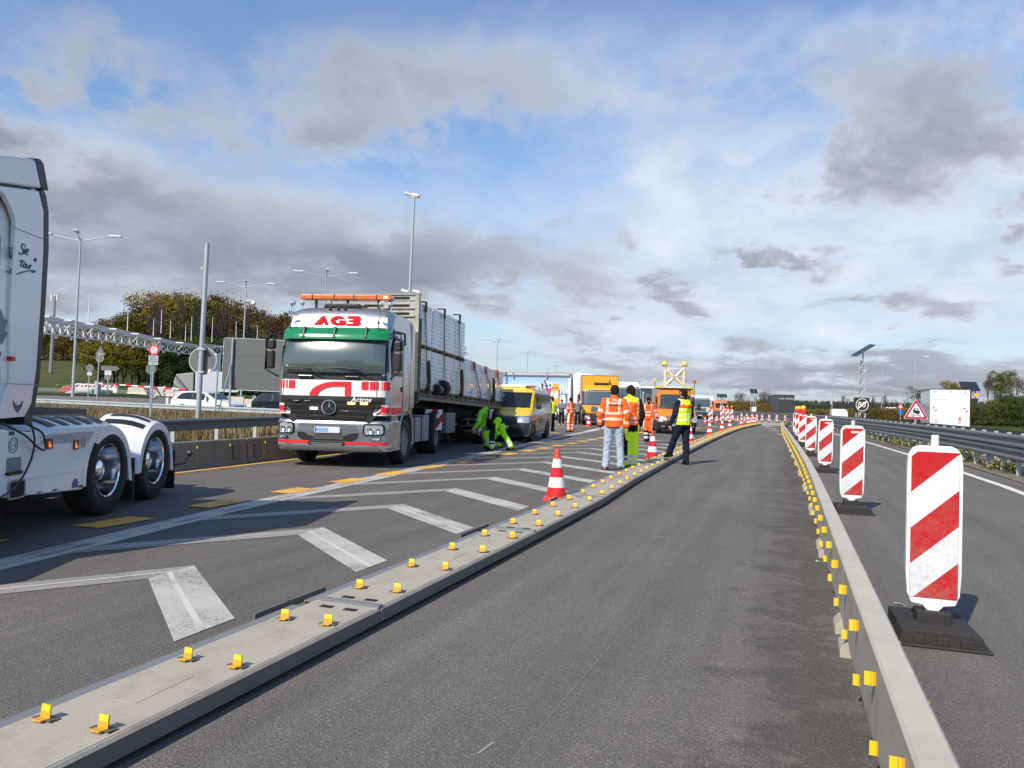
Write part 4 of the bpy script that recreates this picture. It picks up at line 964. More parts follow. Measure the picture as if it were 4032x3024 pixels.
# headboard
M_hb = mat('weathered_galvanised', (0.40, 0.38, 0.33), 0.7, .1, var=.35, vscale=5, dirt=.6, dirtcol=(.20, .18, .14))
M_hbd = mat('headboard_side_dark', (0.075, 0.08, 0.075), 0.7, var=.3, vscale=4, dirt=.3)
hb = empty('headboard', (0, 0, 0)); hb.parent = trailer
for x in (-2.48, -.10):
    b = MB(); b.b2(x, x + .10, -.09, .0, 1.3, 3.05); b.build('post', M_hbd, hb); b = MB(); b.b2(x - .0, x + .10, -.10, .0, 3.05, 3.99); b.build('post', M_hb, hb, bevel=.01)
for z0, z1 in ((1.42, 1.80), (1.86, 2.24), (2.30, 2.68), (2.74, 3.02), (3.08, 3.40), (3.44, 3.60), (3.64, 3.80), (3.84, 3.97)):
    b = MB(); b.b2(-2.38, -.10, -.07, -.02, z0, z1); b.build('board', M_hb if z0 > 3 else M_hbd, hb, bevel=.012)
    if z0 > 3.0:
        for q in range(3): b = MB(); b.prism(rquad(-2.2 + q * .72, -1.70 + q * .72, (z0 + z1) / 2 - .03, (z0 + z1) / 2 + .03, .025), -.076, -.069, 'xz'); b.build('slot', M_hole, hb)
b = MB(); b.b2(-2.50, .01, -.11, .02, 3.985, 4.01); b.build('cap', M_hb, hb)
b = MB(); b.b2(-.02, .015, -.06, .10, 1.35, 3.4); b.build('side_post', M_hbd, hb)
for z in (1.6, 1.9, 2.2, 2.5, 2.8): b = MB(); b.lathe([(0, .02), (.022, .018), (.022, 0)], (.014, -.02, z), 'x', 8); b.build('bolt', M_galv, hb)
# running gear
for k, y in enumerate((6.3, 7.62, 8.94)):
    for xx, s in ((-.17, 1), (-2.31, -1)): wheel(trailer, (xx, y, .45), .45, .36, M_rimg, s, dish=.10, lugs=(s > 0))
    b = MB(); b.b2(-2.2, -.3, y - .06, y + .06, .38, .52); b.b2(-1.9, -1.7, y - .3, y + .3, .55, .9); b.b2(-.85, -.65, y - .3, y + .3, .55, .9); b.build('axle', M_under, trailer)
    b = MB(); arc = [(y + .50 * math.cos(R(a)), .47 + .50 * math.sin(R(a))) for a in range(15, 166, 15)]; arc2 = [(y + .53 * math.cos(R(a)), .47 + .53 * math.sin(R(a))) for a in range(165, 14, -15)]
    b.prism(arc + arc2, -.34, -.0, 'yz'); b.build('mudguard', M_black, trailer)
for x in (-.45, -2.0): b = MB(); b.b2(x - .06, x + .06, 3.60, 3.78, .25, 1.2); b.b2(x - .14, x + .14, 3.55, 3.83, .20, .25); b.build('landing_leg', M_under, trailer)
b = MB(); b.b2(-.50, -.04, 2.45, 3.25, .48, 1.05); b.build('tool_box', mat('toolbox_grey', (.20, .20, .21), .5, var=.15), trailer, bevel=.02)
M_wp = board_mat('red_white_warning_sheet', .42, 1.0, .25)
wp = MB(); wp.b2(-.30, .30, -.006, .006, -.27, .27); wo = wp.build('warning_panel', M_wp, trailer, (-.01, 1.25, .88)); wo.rotation_euler = (0, 0, R(62))
b = MB(); b.b2(-.25, -.06, 4.2, 5.6, .80, .86); b.b2(-.25, -.06, 4.2, 5.6, .45, .50); b.b2(-.12, -.07, 3.9, 5.6, .62, .66); b.build('side_guard', M_under, trailer)
b = MB(); b.b2(-2.3, -.2, 11.30, 11.42, .55, .68); b.b2(-2.4, -.05, 11.35, 11.48, .95, 1.10); b.b2(-.6, -.3, 10.3, 11.3, .75, .80); b.build('rear_bar', M_under, trailer)
b = MB(); b.b2(-.45, -.10, 11.42, 11.5, .92, 1.04); b.build('tail_lamp', M_amber, trailer)

# ------------------------------------------------------------------ load: wrapped paving stone pallets
def wrap_mat():
    m = bpy.data.materials.new('wrapped_pavers'); m.use_nodes = True; N = NT(m.node_tree); b = N.n['Principled BSDF']
    t = N.new('ShaderNodeTexCoord').outputs['Object']; x, y, z = N.sep(t)
    wob_ = N.m('MULTIPLY', N.m('SUBTRACT', N.noise(t, 5, 4, .6), .5), .05)
    fz = N.m('FRACT', N.m('DIVIDE', N.m('ADD', z, wob_), .105)); rowl = N.m('LESS_THAN', fz, .22)
    brk = N.noise(N.map(t, scale=(1, 9, 9)), 1.0, 3, .6)
    line = N.m('MULTIPLY', rowl, N.ramp(brk, [(.42, 0.0), (.58, 1.0)]))
    film = N.noise(N.map(t, scale=(2, 7, 0.9)), 2.2, 7, .65, .5)
    base = N.mix(film, (0.55, 0.57, 0.61), (0.93, 0.95, 0.98))
    c = N.mix(N.m('MULTIPLY', line, .62), base, (0.13, 0.13, 0.14))
    N.l.new(c, b.inputs['Base Color']); b.inputs['Roughness'].default_value = .25; b.inputs['Coat Weight'].default_value = .5
    bn = N.new('ShaderNodeBump'); bn.inputs['Distance'].default_value = .02; N.l.new(N.noise(N.map(t, scale=(2, 5, 1)), 4, 6, .6, .8), bn.inputs['Height']); N.l.new(bn.outputs[0], b.inputs['Normal'])
    return m
M_wrap = wrap_mat(); M_pal = mat('pallet_wood', (0.30, 0.22, 0.13), .85, var=.3, vscale=6)
ta = math.cos(TYAW), math.sin(TYAW)
def TW(x, y): return (TO.x + x * ta[0] - y * ta[1], TO.y + x * ta[1] + y * ta[0])
pal0 = None
def pallet_load(y, z, h, label, w_=.985, wid=1.15):
    px, py = TW(-.06 - wid / 2, y + w_ / 2)
    t = empty('paver_stack', (px, py, z), TYAW, label, 'pallet load', 'film-wrapped paving stone stacks on the trailer')
    t.rotation_euler.x = -TP
    b = MB()
    for q in (-.47, -.02, .40): b.b2(-wid / 2, wid / 2, q * w_ , q * w_ + .06, 0, .08)
    b.b2(-wid / 2, wid / 2, -w_ / 2 + .01, w_ / 2 - .01, .08, .11); b.build('pallet', M_pal, t)
    b = MB(); rnd = random.Random(int(y * 100 + z * 10)); rows = []
    P0 = rquad(-wid / 2, wid / 2, -w_ / 2 + .012, w_ / 2 - .012, .05, 3)
    for k in range(9):
        zz = .11 + (h - .11) * k / 8; rows.append([(x * (1 + rnd.uniform(-.006, .006)), yy * (1 + rnd.uniform(-.012, .004)), zz) for x, yy in P0])
    grid_loft(b, rows, close=True); b.add([(x, yy, h + .004) for x, yy in P0], [tuple(range(len(P0)))]); b.build('wrapped_stones', M_wrap, t)
for k in range(9): pallet_load(.08 + k * .995, bedz(.58 + k) + .004, [1.12, 1.12, 1.11, 1.10, 1.22, 1.16, 1.15, 1.14, 1.15][k] - .0, '%s wrapped paver stack of the bottom layer, counted from the steel headboard' % ['first', 'second', 'third', 'fourth', 'fifth', 'sixth', 'seventh', 'eighth', 'rearmost'][k])
for k in range(4): pallet_load(.08 + k * .995, bedz(.58 + k) + 1.125, 1.11 + .01 * k, '%s wrapped paver stack of the upper layer, counted from the steel headboard' % ['first', 'second', 'third', 'rearmost'][k])
# straps with edge protectors
M_strap = mat('lashing_strap', (0.09, 0.075, 0.045), .8, var=.3, vscale=20); M_strapr = mat('lashing_strap_red', (.22, .05, .05), .8); M_edge = mat('edge_protector_black', (.02, .02, .02), .6); M_edger = mat('edge_protector_red', (.50, .06, .03), .5)
def strap(y, y2, ztop, m, me, nm, dark=True, buckle=False):
    t = empty('lashing_strap', (TO.x, TO.y, 0), TYAW, nm, 'strap', 'lashing straps over the load')
    b = MB(); b.prism([(-1.2, ztop + .006), (-.05, ztop + .006), (-.035, ztop - .01), (.012, bedz(y2)), (.012, bedz(y2) - .08), (.006, bedz(y2) - .08), (.004, bedz(y2)), (-.045, ztop - .012), (-.06, ztop), (-1.2, ztop)], -.024, .024, 'xz')
    d = Vector((0, y2 - y, 0))
    for v in b.v:
        f_ = (ztop - v.z) / (ztop - bedz(y2)); v.y += y + (y2 - y) * max(0, min(1, f_))
    b.build('webbing', m, t)
    b = MB(); b.b2(-.22, -.015, y - .07, y + .07, ztop + .004, ztop + .03); b.b2(-.035, -.005, y - .07, y + .07, ztop - .24, ztop + .028); b.build('edge_protector', me, t, bevel=.01)
    if buckle:
        z0 = bedz(y2) + .1; b = MB(); b.tube([(.03, y2 - .02, z0 + .75), (.05, y2 - .06, z0 + .5), (.04, y2 + .04, z0 + .25), (.05, y2 - .1, z0)], [.035, .055, .045, .075], 8); b.build('strap_tail', mat('strap_olive', (.10, .085, .035), .9, var=.4, vscale=14), t)
zt = 3.86
strap(.45, .65, zt, M_strap, M_edge, 'dark lashing strap over the tall load nearest the headboard', buckle=True)
strap(1.95, 2.10, zt + .01, M_strapr, M_edge, 'reddish lashing strap over the middle of the tall load')
strap(3.35, 3.55, zt + .02, M_strap, M_edge, 'dark lashing strap at the rear edge of the tall load', buckle=True)
strap(5.05, 5.95, bedz(5) + 1.17, M_strap, M_edger, 'lashing strap with the first red edge protector behind the tall load')
strap(6.45, 7.25, bedz(6.4) + 1.155, M_strap, M_edger, 'lashing strap with the second red edge protector behind the tall load', buckle=True)
strap(8.0, 8.9, bedz(8) + 1.15, M_strap, M_edger, 'lashing strap with the rearmost red edge protector')
px, py = TW(.0, 1.75); t = empty('lashing_rolls', (px, py, bedz(1.7) + .005), TYAW, 'two dark round webbing rolls lying on the bed edge beside the load', 'webbing rolls')
b = MB(); b.lathe([(0, -.0), (.14, 0), (.15, .05), (.15, .25), (.14, .3), (0, .3)], (.0, -.45, .15), 'y', 18); b.build('roll', M_black, t); b = MB(); b.lathe([(0, 0), (.20, 0), (.21, .06), (.21, .28), (.2, .32), (0, .32)], (-.02, .0, .21), 'y', 20); b.build('roll', M_under, t)
# ------------------------------------------------------------------ white three-axle tractor at the left edge
WO, WYAW = Vector((-7.29, 6.52)), R(24.5)
wt = empty('lorry_tractor', (WO.x, WO.y, 0), WYAW, 'white lorry tractor with tall cab and two rear axles, cut off by the left edge', 'lorry')
M_wp2 = mat('pearl_white', (0.78, 0.78, 0.78), 0.22, var=0.02, coat=.7)
b = MB(); rows = []
for z, i_ in ((1.16, 0), (1.5, -.01), (2.4, .0), (3.0, .04), (3.22, .09), (3.32, .16)): rows.append([(-.03 - i_, -3.35, z - max(0, z - 2.9) * .9), (-.03 - i_, -2.0, z), (-.04 - i_, -1.62 + (z - 2) * -.02, z), (-2.36 + i_, -1.62, z), (-2.36 + i_, -3.35, z - max(0, z - 2.9) * .9)])
grid_loft(b, rows, close=True, smooth=False); b.add(rows[-1], [(0, 1, 2, 3, 4)]); b.add(rows[0], [(0, 1, 2, 3, 4)]); b.build('cab', M_wp2, wt, bevel=.03)
for sx_, xx in ((1, .0), (-1, -2.39)):
    o_ = lambda y: -.05 * sx_ * max(0, (y + 2.05)) 
    # side deflector: tapers in at the foot, black rubber strip at its rear edge
    prof = [(-2.02, 1.50), (-2.06, 2.0), (-2.04, 2.6), (-2.03, 2.9), (-2.10, 3.0), (-2.20, 3.08), (-2.36, 3.13), (-1.68, 3.27), (-1.585, 3.1), (-1.56, 2.75), (-1.57, 2.2), (-1.60, 1.6), (-1.66, 1.28), (-1.76, 1.16), (-2.18, 1.15), (-2.10, 1.33)]
    b = MB(); b.prism(prof, xx - .045 * sx_, xx + .0, 'yz'); b.build('side_deflector', M_wp2, wt, bevel=.012, seg=3)
    blk = [(-1.66, 3.28), (-1.585, 3.10), (-1.558, 2.75), (-1.57, 2.2), (-1.60, 1.6), (-1.665, 1.27), (-1.78, 1.14), (-1.60, 1.20), (-1.53, 1.5), (-1.48, 2.2), (-1.462, 2.75), (-1.49, 3.12), (-1.545, 3.26), (-1.60, 3.31)]
    b = MB(); b.prism(blk, xx - .055 * sx_, xx - .004 * sx_, 'yz'); b.build('rubber_edge', M_black, wt, bevel=.008)
    b = MB(); b.b2(xx + .0005 * sx_, xx + .003 * sx_, -2.1, -1.60, 1.455, 1.462); b.b2(xx + .0005 * sx_, xx + .003 * sx_, -2.05, -1.57, 2.835, 2.842); b.build('panel_seam', M_rimg, wt)
    sp = [(-3.35, 3.17), (-3.0, 3.25), (-2.37, 3.39), (-2.0, 3.49), (-1.70, 3.55), (-1.60, 3.31), (-2.36, 3.155), (-3.35, 2.93)]
    b = MB(); b.prism(sp, xx - .10 * sx_, xx - .015 * sx_, 'yz'); b.build('roof_deflector', M_wp2, wt, bevel=.02)
    b = MB(); b.prism([(-1.75, 3.555), (-1.66, 3.575), (-1.60, 3.55), (-1.50, 3.32), (-1.62, 3.30)], xx - .12 * sx_, xx - .010 * sx_, 'yz'); b.build('deflector_edge', M_black, wt, bevel=.006)
    # door shut line, curved window
    b = MB(); b.prism([(-3.2, 2.05), (-2.33, 2.05), (-2.24, 2.3), (-2.22, 2.6), (-2.28, 2.86), (-3.1, 2.80)], xx - .028 * sx_, xx - .02 * sx_, 'yz'); b.build('door_window', G_dark, wt, bevel=.01)
    b = MB(); b.tube([(xx - .02 * sx_, -2.3, 2.9), (xx - .02 * sx_, -2.215, 2.7), (xx - .02 * sx_, -2.22, 2.3), (xx - .02 * sx_, -2.32, 2.02)], .012, 6); b.build('window_trim', M_rimg, wt)
    b = MB(); b.tube([(xx - .025 * sx_, -2.2, 1.95), (xx - .025 * sx_, -2.12, 1.5), (xx - .025 * sx_, -2.15, 1.2)], .006, 5); b.build('door_gap', M_black, wt)
b = MB(); b.add([(x, y, z) for x in (-2.28, -.1) for y, z in ((-3.35, 3.15), (-2.37, 3.37), (-1.72, 3.53))], [(0, 1, 4, 3), (1, 2, 5, 4)]); b.build('roof_deflector', M_wp2, wt)
b = MB(); b.prism([(-1.70, 3.33), (-3.3, 2.97), (-3.3, 2.85), (-1.70, 3.20)], -2.3, -.06, 'yz'); b.build('roof', M_black, wt)  # black fill added below the roof deflector so the gap looks dark
# lettering and painted figures on the side
M_navy = mat('navy_lettering', (0.06, 0.075, 0.13), 0.4, var=0)
def side_text(txt, size, y, z, m, nm='lettering', sh=.25, x=.0055, sx=1.0): return textmesh(txt, size, nm, m, wt, Matrix.Translation((x, y, z)) @ Matrix.Rotation(R(90), 4, 'Z') @ Matrix.Rotation(R(90), 4, 'X') @ Matrix.Rotation(R(8), 4, 'Z'), .001, -.001, shear=sh, sx=sx)
def stroke(lines, x=.004, r=.0055):
    for L in lines: b = MB(); b.tube(smooth_path([(x, -2.0 + (X / 1.611 - 76) * .0041, 2.67 - (Y / 1.611 - 437) * .00244) for X, Y in L], 4), r, 5); b.build('handwriting', M_navy, wt)
stroke([[(172, 668), (158, 668), (150, 685), (157, 702), (163, 716), (155, 732), (142, 735), (138, 725)], [(168, 695), (166, 726)], [(172, 678), (171, 683)], [(178, 712), (190, 705), (192, 692), (184, 690), (177, 708), (180, 724), (192, 721)]])
stroke([[(158, 762), (150, 808)], [(142, 777), (172, 771)], [(172, 782), (165, 800), (172, 806), (182, 795), (180, 782), (172, 782)], [(188, 780), (184, 800), (192, 804), (200, 795), (203, 780), (200, 804)], [(208, 780), (206, 804)], [(208, 788), (217, 776)]])
stroke([[(238, 728), (233, 747)]]); stroke([[(246, 728), (242, 749)]])
stroke([[(128, 858), (160, 838), (200, 818), (238, 806), (236, 816), (218, 820)]])
stroke([[(90, 716), (94, 772)], [(84, 717), (110, 710)], [(90, 742), (106, 738)], [(104, 748), (102, 768), (110, 773), (118, 765), (119, 748)], [(85, 850), (88, 862)], [(114, 824), (101, 845), (106, 862), (118, 856), (121, 835), (114, 824)], [(112, 892), (122, 888)]], -.014)
b = MB(); b.prism([(-2.30, 1.9), (-2.24, 2.08), (-2.16, 2.10), (-2.10, 2.02), (-2.06, 2.02), (-2.09, 1.93), (-2.05, 1.90), (-2.12, 1.80), (-2.18, 1.83), (-2.22, 1.76), (-2.30, 1.78)], -.024, -.018, 'yz'); b.build('painted_motif', mat('motif_grey_blue', (.16, .20, .25), .4, var=.4, vscale=9), wt)
b = MB(); b.prism([(-2.35, 1.62), (-2.2, 1.66), (-2.12, 1.74), (-2.14, 1.68), (-2.22, 1.58), (-2.35, 1.52)], -.024, -.018, 'yz'); b.build('painted_motif', M_navy, wt)
b = MB(); P = [(-1.885, 1.20), (-1.90, 1.25), (-1.96, 1.31), (-1.95, 1.26), (-1.91, 1.22)]; b.prism(P, .0, .006, 'yz'); b.prism([(-3.77 - p[0], p[1]) for p in P], .0, .006, 'yz'); b.lathe([(.0, .005), (.02, .005), (.02, 0)], (0, -1.885, 1.255), 'x', 10); b.build('winged_logo', M_navy, wt)
b = MB(); b.b2(-.06, .02, -2.04, -1.98, 1.66, 1.70); b.build('side_lamp', M_red, wt)
# chassis deck, side skirt
b = MB(); b.prism([(-4.1, .44), (-2.15, .46), (-.64, .36)] + [(.60 * math.cos(R(a)), .45 + .60 * math.sin(R(a))) for a in range(184, 120, -8)] + [(-.34, .985), (-1.5, 1.0), (-2.1, 1.06), (-4.1, 1.09)], -.05, .0, 'yz'); sk = b.build('side_skirt', M_wp2, wt, bevel=.015, seg=3)
b = MB(); b.prism([(-1.98, .63), (-.9, .60), (-.66, .66), (-.58, .66), (-.70, .56), (-1.98, .585)], -.0, .008, 'yz'); b.build('skirt_crease', M_wp2, sk, bevel=.004)
for y, z in ((-1.335, .89), (-.82, .85)):
    b = MB(); b.prism(rquad(y - .05, y + .05, z - .05, z + .05, .012), .0, .014, 'yz'); o = b.build('side_marker', mat('marker_brown', (.20, .05, .012), .3), wt); b = MB(); b.prism([(y - .03, z - .035), (y + .02, z - .035), (y + .02, z - .01), (y - .01, z), (y - .01, z + .02), (y - .03, z + .02)], .014, .017, 'yz'); b.build('marker_lens', mat('marker_glow', (.9, .25, .03), .3, emit=(1, .3, .05), estr=.6), o)
for y in (-1.72, -1.48, -1.20, -.68): b = MB(); b.b2(.0, .016, y - .03, y + .03, .385 + (.46 - .385) * (-.6 - y) / 1.3, .41 + .05 * (-.6 - y) / 1.3); b.build('lower_marker', mat('marker_brown', (.20, .05, .012), .3), wt)
b = MB(); b.prism(rquad(-1.99, -1.72, .42, .60, .04), -.01, .012, 'yz'); o = b.build('exhaust_frame', M_rimg, wt, bevel=.006); b = MB(); b.prism(rquad(-1.965, -1.745, .44, .58, .03), .011, .0135, 'yz'); b.build('exhaust_opening', M_hole, o)
b = MB(); b.prism(rquad(-2.02, -1.80, .66, .80, .02), .0, .004, 'yz'); b.build('step_recess', mat('shaded_recess', (.20, .21, .22), .6), wt); b = MB(); b.prism(rquad(-2.03, -1.79, .645, .675, .01), .0, .02, 'yz'); b.build('step_edge', M_black, wt)
def ring(y, z, r0, r1, seg=20):
    b = MB(); b.lathe([(r0, .0), (r0, .003), (r1, .003), (r1, .0)], (.001, y, z), 'x', seg); return b
for r0, r1 in ((.062, .070), (.038, .043)): ring(-1.93, .91, r0, r1).build('round_seal', M_navy, wt)
side_text('CAFE', .025, -1.93, .91, M_navy, sh=0, x=.004); b = MB(); b.b2(.0, .004, -2.0, -1.92, 1.0, 1.035); b.build('small_sticker', mat('sticker_dark_green', (.03, .10, .09), .5), wt)
b = MB(); b.prism([(-.66, .93), (-.62, .91), (-.60, .86), (-.63, .80), (-.66, .84), (-.69, .80), (-.72, .86), (-.70, .91)], .0, .005, 'yz'); b.build('shield_logo', M_rimg, wt)
b = MB(); b.prism([(-.80 + .06 * math.cos(R(a)), .43 + .065 * math.sin(R(a))) for a in range(0, 181, 20)] + [(-.86, .40), (-.74, .40)], .0, .005, 'yz'); b.build('round_sticker', mat('sticker_blue_red', (.13, .10, .28), .4, var=.5, vscale=30), wt)
# upper deck / fenders with black ribs
for s, x0, x1 in ((1, -.62, .0), (-1, -2.39, -1.77)):
    for yc, ya, yb, nm in ((0.0, -1.52, .72, 5), (1.35, .62, 2.06, 3)):
        front = [(ya, 1.055 if nm == 5 else .36)] if nm == 5 else []
        out_ = []; inn = []
        for a in range(186, -16, -9):
            ca, sa = math.cos(R(a)), math.sin(R(a)); out_.append((yc + .665 * ca, .45 + .67 * sa)); inn.append((yc + .575 * ca, .45 + .575 * sa))
        if nm == 5: P = [(-1.50, 1.0), (-1.36, 1.095), (-1.15, 1.135), (-.1, 1.125)] + [p for p in out_ if p[0] > 0.02] + [p for p in inn[::-1] if p[0] > -.38] + [(-.40, .96), (-1.42, 1.0)]
        else: P = out_ + inn[::-1]
        b = MB(); rws = []
        def fcrv(p, f):
            k = .13 * f * f if p[1] > .5 else .13 * f * f * max(0, (p[1] - .1) / .4)
            dy_, dz_ = p[0] - yc, p[1] - .45
            if nm == 5 and p[0] < -.1: return (p[0], p[1] - .11 * f * f)
            r_ = math.hypot(dy_, dz_); return (p[0] - dy_ / r_ * k * .8, p[1] - dz_ / r_ * k * .8)
        for xx_, f in ((x0, 0), (x1 - .40 if s > 0 else x0 + .2, 0), (x1 - .30, .25), (x1 - .20, .5), (x1 - .11, .75), (x1 - .04, .92), (x1, 1.0)): rws.append([(xx_, *fcrv(p, f)) for p in P])
        grid_loft(b, rws, close=True); b.add(rws[-1], [tuple(range(len(P)))]); b.add(rws[0], [tuple(range(len(P)))]); fe = b.build('fender', M_wp2, wt, bevel=.010, seg=2)
        if s > 0:
            if nm == 5:
                b = MB(); Q = [p for p in out_ if p[0] <= -.30] + [p for p in inn[::-1] if p[0] <= -.28]; b.prism(Q, -.06, .010, 'yz'); b.build('fender_front_leg', M_wp2, fe, bevel=.008)
        for k in range(nm):
            yk = (-1.22 + .26 * k) if nm == 5 else (1.35 - .38 + .19 * k)
            zt2 = lambda y: 1.136 if nm == 5 else .45 + .672 * math.sqrt(max(.05, 1 - ((y - 1.35) / .665) ** 2))
            xs0, xs1 = (x0 + .08, x1 - .06)
            b = MB(); rb = [[(xx_, *(lambda q: (q[0], q[1] + .005))(fcrv((yk + w__, zt2(yk + w__)), f))) for w__ in ((.0, .05, .10, .145) if nm == 5 else (.0, .03, .06, .09))] for xx_, f in ((xs0, 0), (x1 - .40, 0), (x1 - .30, .25), (x1 - .20, .5), (x1 - .11, .75), (x1 - .06, .88))]; grid_loft(b, rb)
            if s > 0 or nm == 5: b.build('black_rib', M_black, fe)
        b = MB(); b.b2(x0 + .05, x1 - .01, yc + .66, yc + .69, .06, .60); b.build('mudflap', M_black, wt)
for s, xx in ((1, -.165), (-1, -2.225)):
    for y in (0, 1.35): wheel(wt, (xx, y, .51), .51, .33, M_chr, s, dish=.12, lugs=True)
b = MB()
for x in (-.78, -1.61): b.b2(x - .04, x + .04, -4.0, 2.2, .72, .98)
b.b2(-2.1, -.3, -.07, .07, .45, .58); b.b2(-2.1, -.3, 1.28, 1.42, .45, .58); b.b2(-2.3, -.06, -4.1, -1.55, .50, 1.02); b.b2(-2.35, -.055, -1.6, -.75, .46, .98); b.b2(-1.7, -.7, 2.1, 2.2, .6, .95); b.b2(-1.9, -.5, -.75, 1.9, .85, .98); b.build('chassis', M_under, wt)
b = MB(); b.prism([(-.95, 1.10), (-.2, 1.22), (1.0, 1.18), (1.0, 1.1), (-.9, 1.02)], -1.65, -.75, 'yz'); b.b2(-1.9, -.5, -1.55, -1.0, 1.1, 1.3); b.build('fifth_wheel', M_black, wt, bevel=.01)
b = MB(); b.b2(-2.3, -.08, -1.62, -1.50, 1.08, 1.18); b.build('cab_lower_edge', M_black, wt)
for pts in ([(-.02, -2.1, 1.12), (.05, -1.85, 1.0), (.06, -1.65, .88), (.05, -1.50, .84), (.03, -1.46, .90), (.0, -1.50, 1.02), (-.2, -1.62, 1.14)], [(.0, -1.66, 1.10), (.05, -1.68, .95), (.05, -1.72, .78), (.05, -1.85, .62), (.06, -2.1, .5), (.06, -2.4, .46)]):
    b = MB(); b.tube(smooth_path(pts, 5), .010, 7); b.build('air_hose', M_black, wt)
b = MB(); b.tube([(-.3, -1.58, 1.13), (-.4, -1.3, 1.18), (-.8, -1.2, 1.25)], .03, 6); b.tube([(-.5, -1.58, 1.16), (-.55, -1.35, 1.12)], .04, 6); b.build('cable_bundle', M_black, wt)
b = MB(); b.tube([(.0, 1.98, .40), (.10, 2.10, .41), (.12, 2.2, .52)], .012, 6); b.lathe([(0, -.02), (.05, -.015), (.055, .02), (0, .03)], (.13, 2.2, .55), 'x', 12); b.build('stalk_lamp', M_black, wt)
# sidewall lettering
for yc in (0, 1.35):
    for a0, txt in ((58, 'SP346'), (232, 'DUNLOP')):
        for k, ch in enumerate(txt):
            a = a0 - k * 9.5; rr_ = .405; y, z = yc + rr_ * math.cos(R(a)), .51 + rr_ * math.sin(R(a))
            M = Matrix.Translation((-.0005, y, z)) @ Matrix.Rotation(R(90), 4, 'Z') @ Matrix.Rotation(R(90), 4, 'X') @ Matrix.Rotation(R(a - 90), 4, 'Z')
            textmesh(ch, .07, 'tyre_lettering', mat('sidewall_grey', (.16, .16, .155), .8), wt, M, .001)
# ------------------------------------------------------------------ people
def implicit(name, caps, voxel, mats, parent, fn=None, smooth=3, cut=None):
    """capsule skeleton fused into one continuous skin"""
    b = MB(); n = 14
    for c in caps:
        p0, p1, r0, r1 = Vector(c[0]), Vector(c[1]), c[2], c[3]; sx, sy = c[4] if len(c) > 4 else (1, 1)
        d = p1 - p0; L = d.length; d = d.normalized() if L > 1e-6 else Vector((0, 0, 1))
        a = d.cross(Vector((0, 1, 0))) if abs(d.y) < .9 else d.cross(Vector((1, 0, 0))); a.normalize(); bb = d.cross(a)
        rings = []
        for k in range(1, 5): t = math.pi / 2 * k / 4; rings.append((p0 - d * r0 * math.cos(t), r0 * math.sin(t)))
        for k in range(4, 0, -1): t = math.pi / 2 * k / 4; rings.append((p1 + d * r1 * math.cos(t), r1 * math.sin(t)))
        o = len(b.v)
        for cc, r in rings:
            for k in range(n):
                v = (a * math.cos(2 * math.pi * k / n) + bb * math.sin(2 * math.pi * k / n)) * r
                b.v.append(cc + Vector((v.x * sx, v.y * sy, v.z)))
        b.v += [p0 - d * r0, p1 + d * r1]; e0 = len(b.v) - 2
        for i in range(len(rings) - 1):
            for k in range(n):
                k2 = (k + 1) % n; b.f.append([o + i * n + k, o + i * n + k2, o + (i + 1) * n + k2, o + (i + 1) * n + k])
        for k in range(n):
            k2 = (k + 1) % n; b.f.append([e0, o + k2, o + k]); q = o + (len(rings) - 1) * n; b.f.append([e0 + 1, q + k, q + k2])
    me = bpy.data.meshes.new('tmp'); me.from_pydata([tuple(v) for v in b.v], [], b.f)
    t = bpy.data.objects.new('tmp', me); col.objects.link(t)
    bm = bmesh.new(); bm.from_mesh(me); bmesh.ops.recalc_face_normals(bm, faces=bm.faces); bm.to_mesh(me); bm.free()
    r = t.modifiers.new('r', 'REMESH'); r.mode = 'VOXEL'; r.voxel_size = voxel; r.use_smooth_shade = True
    s = t.modifiers.new('s', 'SMOOTH'); s.iterations = smooth; s.factor = .5
    if name not in ('body', 'beard'):
        for ns, st in ((.16, .030), (.055, .014)) if name not in ('hair', 'shoe') else ((.03, .010),):
            tx = bpy.data.textures.new('folds', 'CLOUDS'); tx.noise_scale = ns; tx.noise_depth = 1
            q = t.modifiers.new('d', 'DISPLACE'); q.texture = tx; q.strength = st; q.mid_level = .5; q.texture_coords = 'LOCAL'
    dg = bpy.context.evaluated_depsgraph_get(); m2 = bpy.data.meshes.new_from_object(t.evaluated_get(dg)); m2.name = name
    bpy.data.objects.remove(t)
    if cut:
        bm = bmesh.new(); bm.from_mesh(m2); r_ = bmesh.ops.bisect_plane(bm, geom=bm.verts[:] + bm.edges[:] + bm.faces[:], plane_co=cut[0], plane_no=cut[1], clear_outer=True)
        bmesh.ops.holes_fill(bm, edges=[e_ for e_ in bm.edges if e_.is_boundary]); bm.to_mesh(m2); bm.free()
    m2.materials.clear()
    for m in mats: m2.materials.append(m)
    if fn:
        for p in m2.polygons: p.material_index = fn(p.center)
    for p in m2.polygons: p.use_smooth = True
    o = bpy.data.objects.new(name, m2); col.objects.link(o); o.parent = parent
    return o
def cloth(name, c, **k): return mat(name, c, .85, var=.18, vscale=9, bump=.03, bscale=9, spec=.2, **k)
S_skin = mat('skin', (0.50, 0.27, 0.18), .5, var=.08, vscale=14)
H_dark = mat('hair_dark_brown', (0.022, 0.011, 0.006), .8, var=.5, vscale=60, bump=.006, bscale=80, spec=.12)
H_grey = mat('hair_grey', (0.16, 0.145, 0.13), .7, var=.3, vscale=60)
C_or = cloth('hi_vis_orange', (0.95, 0.13, 0.02), emit=(1, .12, .015), estr=.10); C_yel = cloth('hi_vis_yellow', (0.60, 0.88, 0.02), emit=(.6, .9, .02), estr=.10); C_grn = cloth('hi_vis_green', (0.30, 0.78, 0.02), emit=(.3, .8, .02), estr=.07)
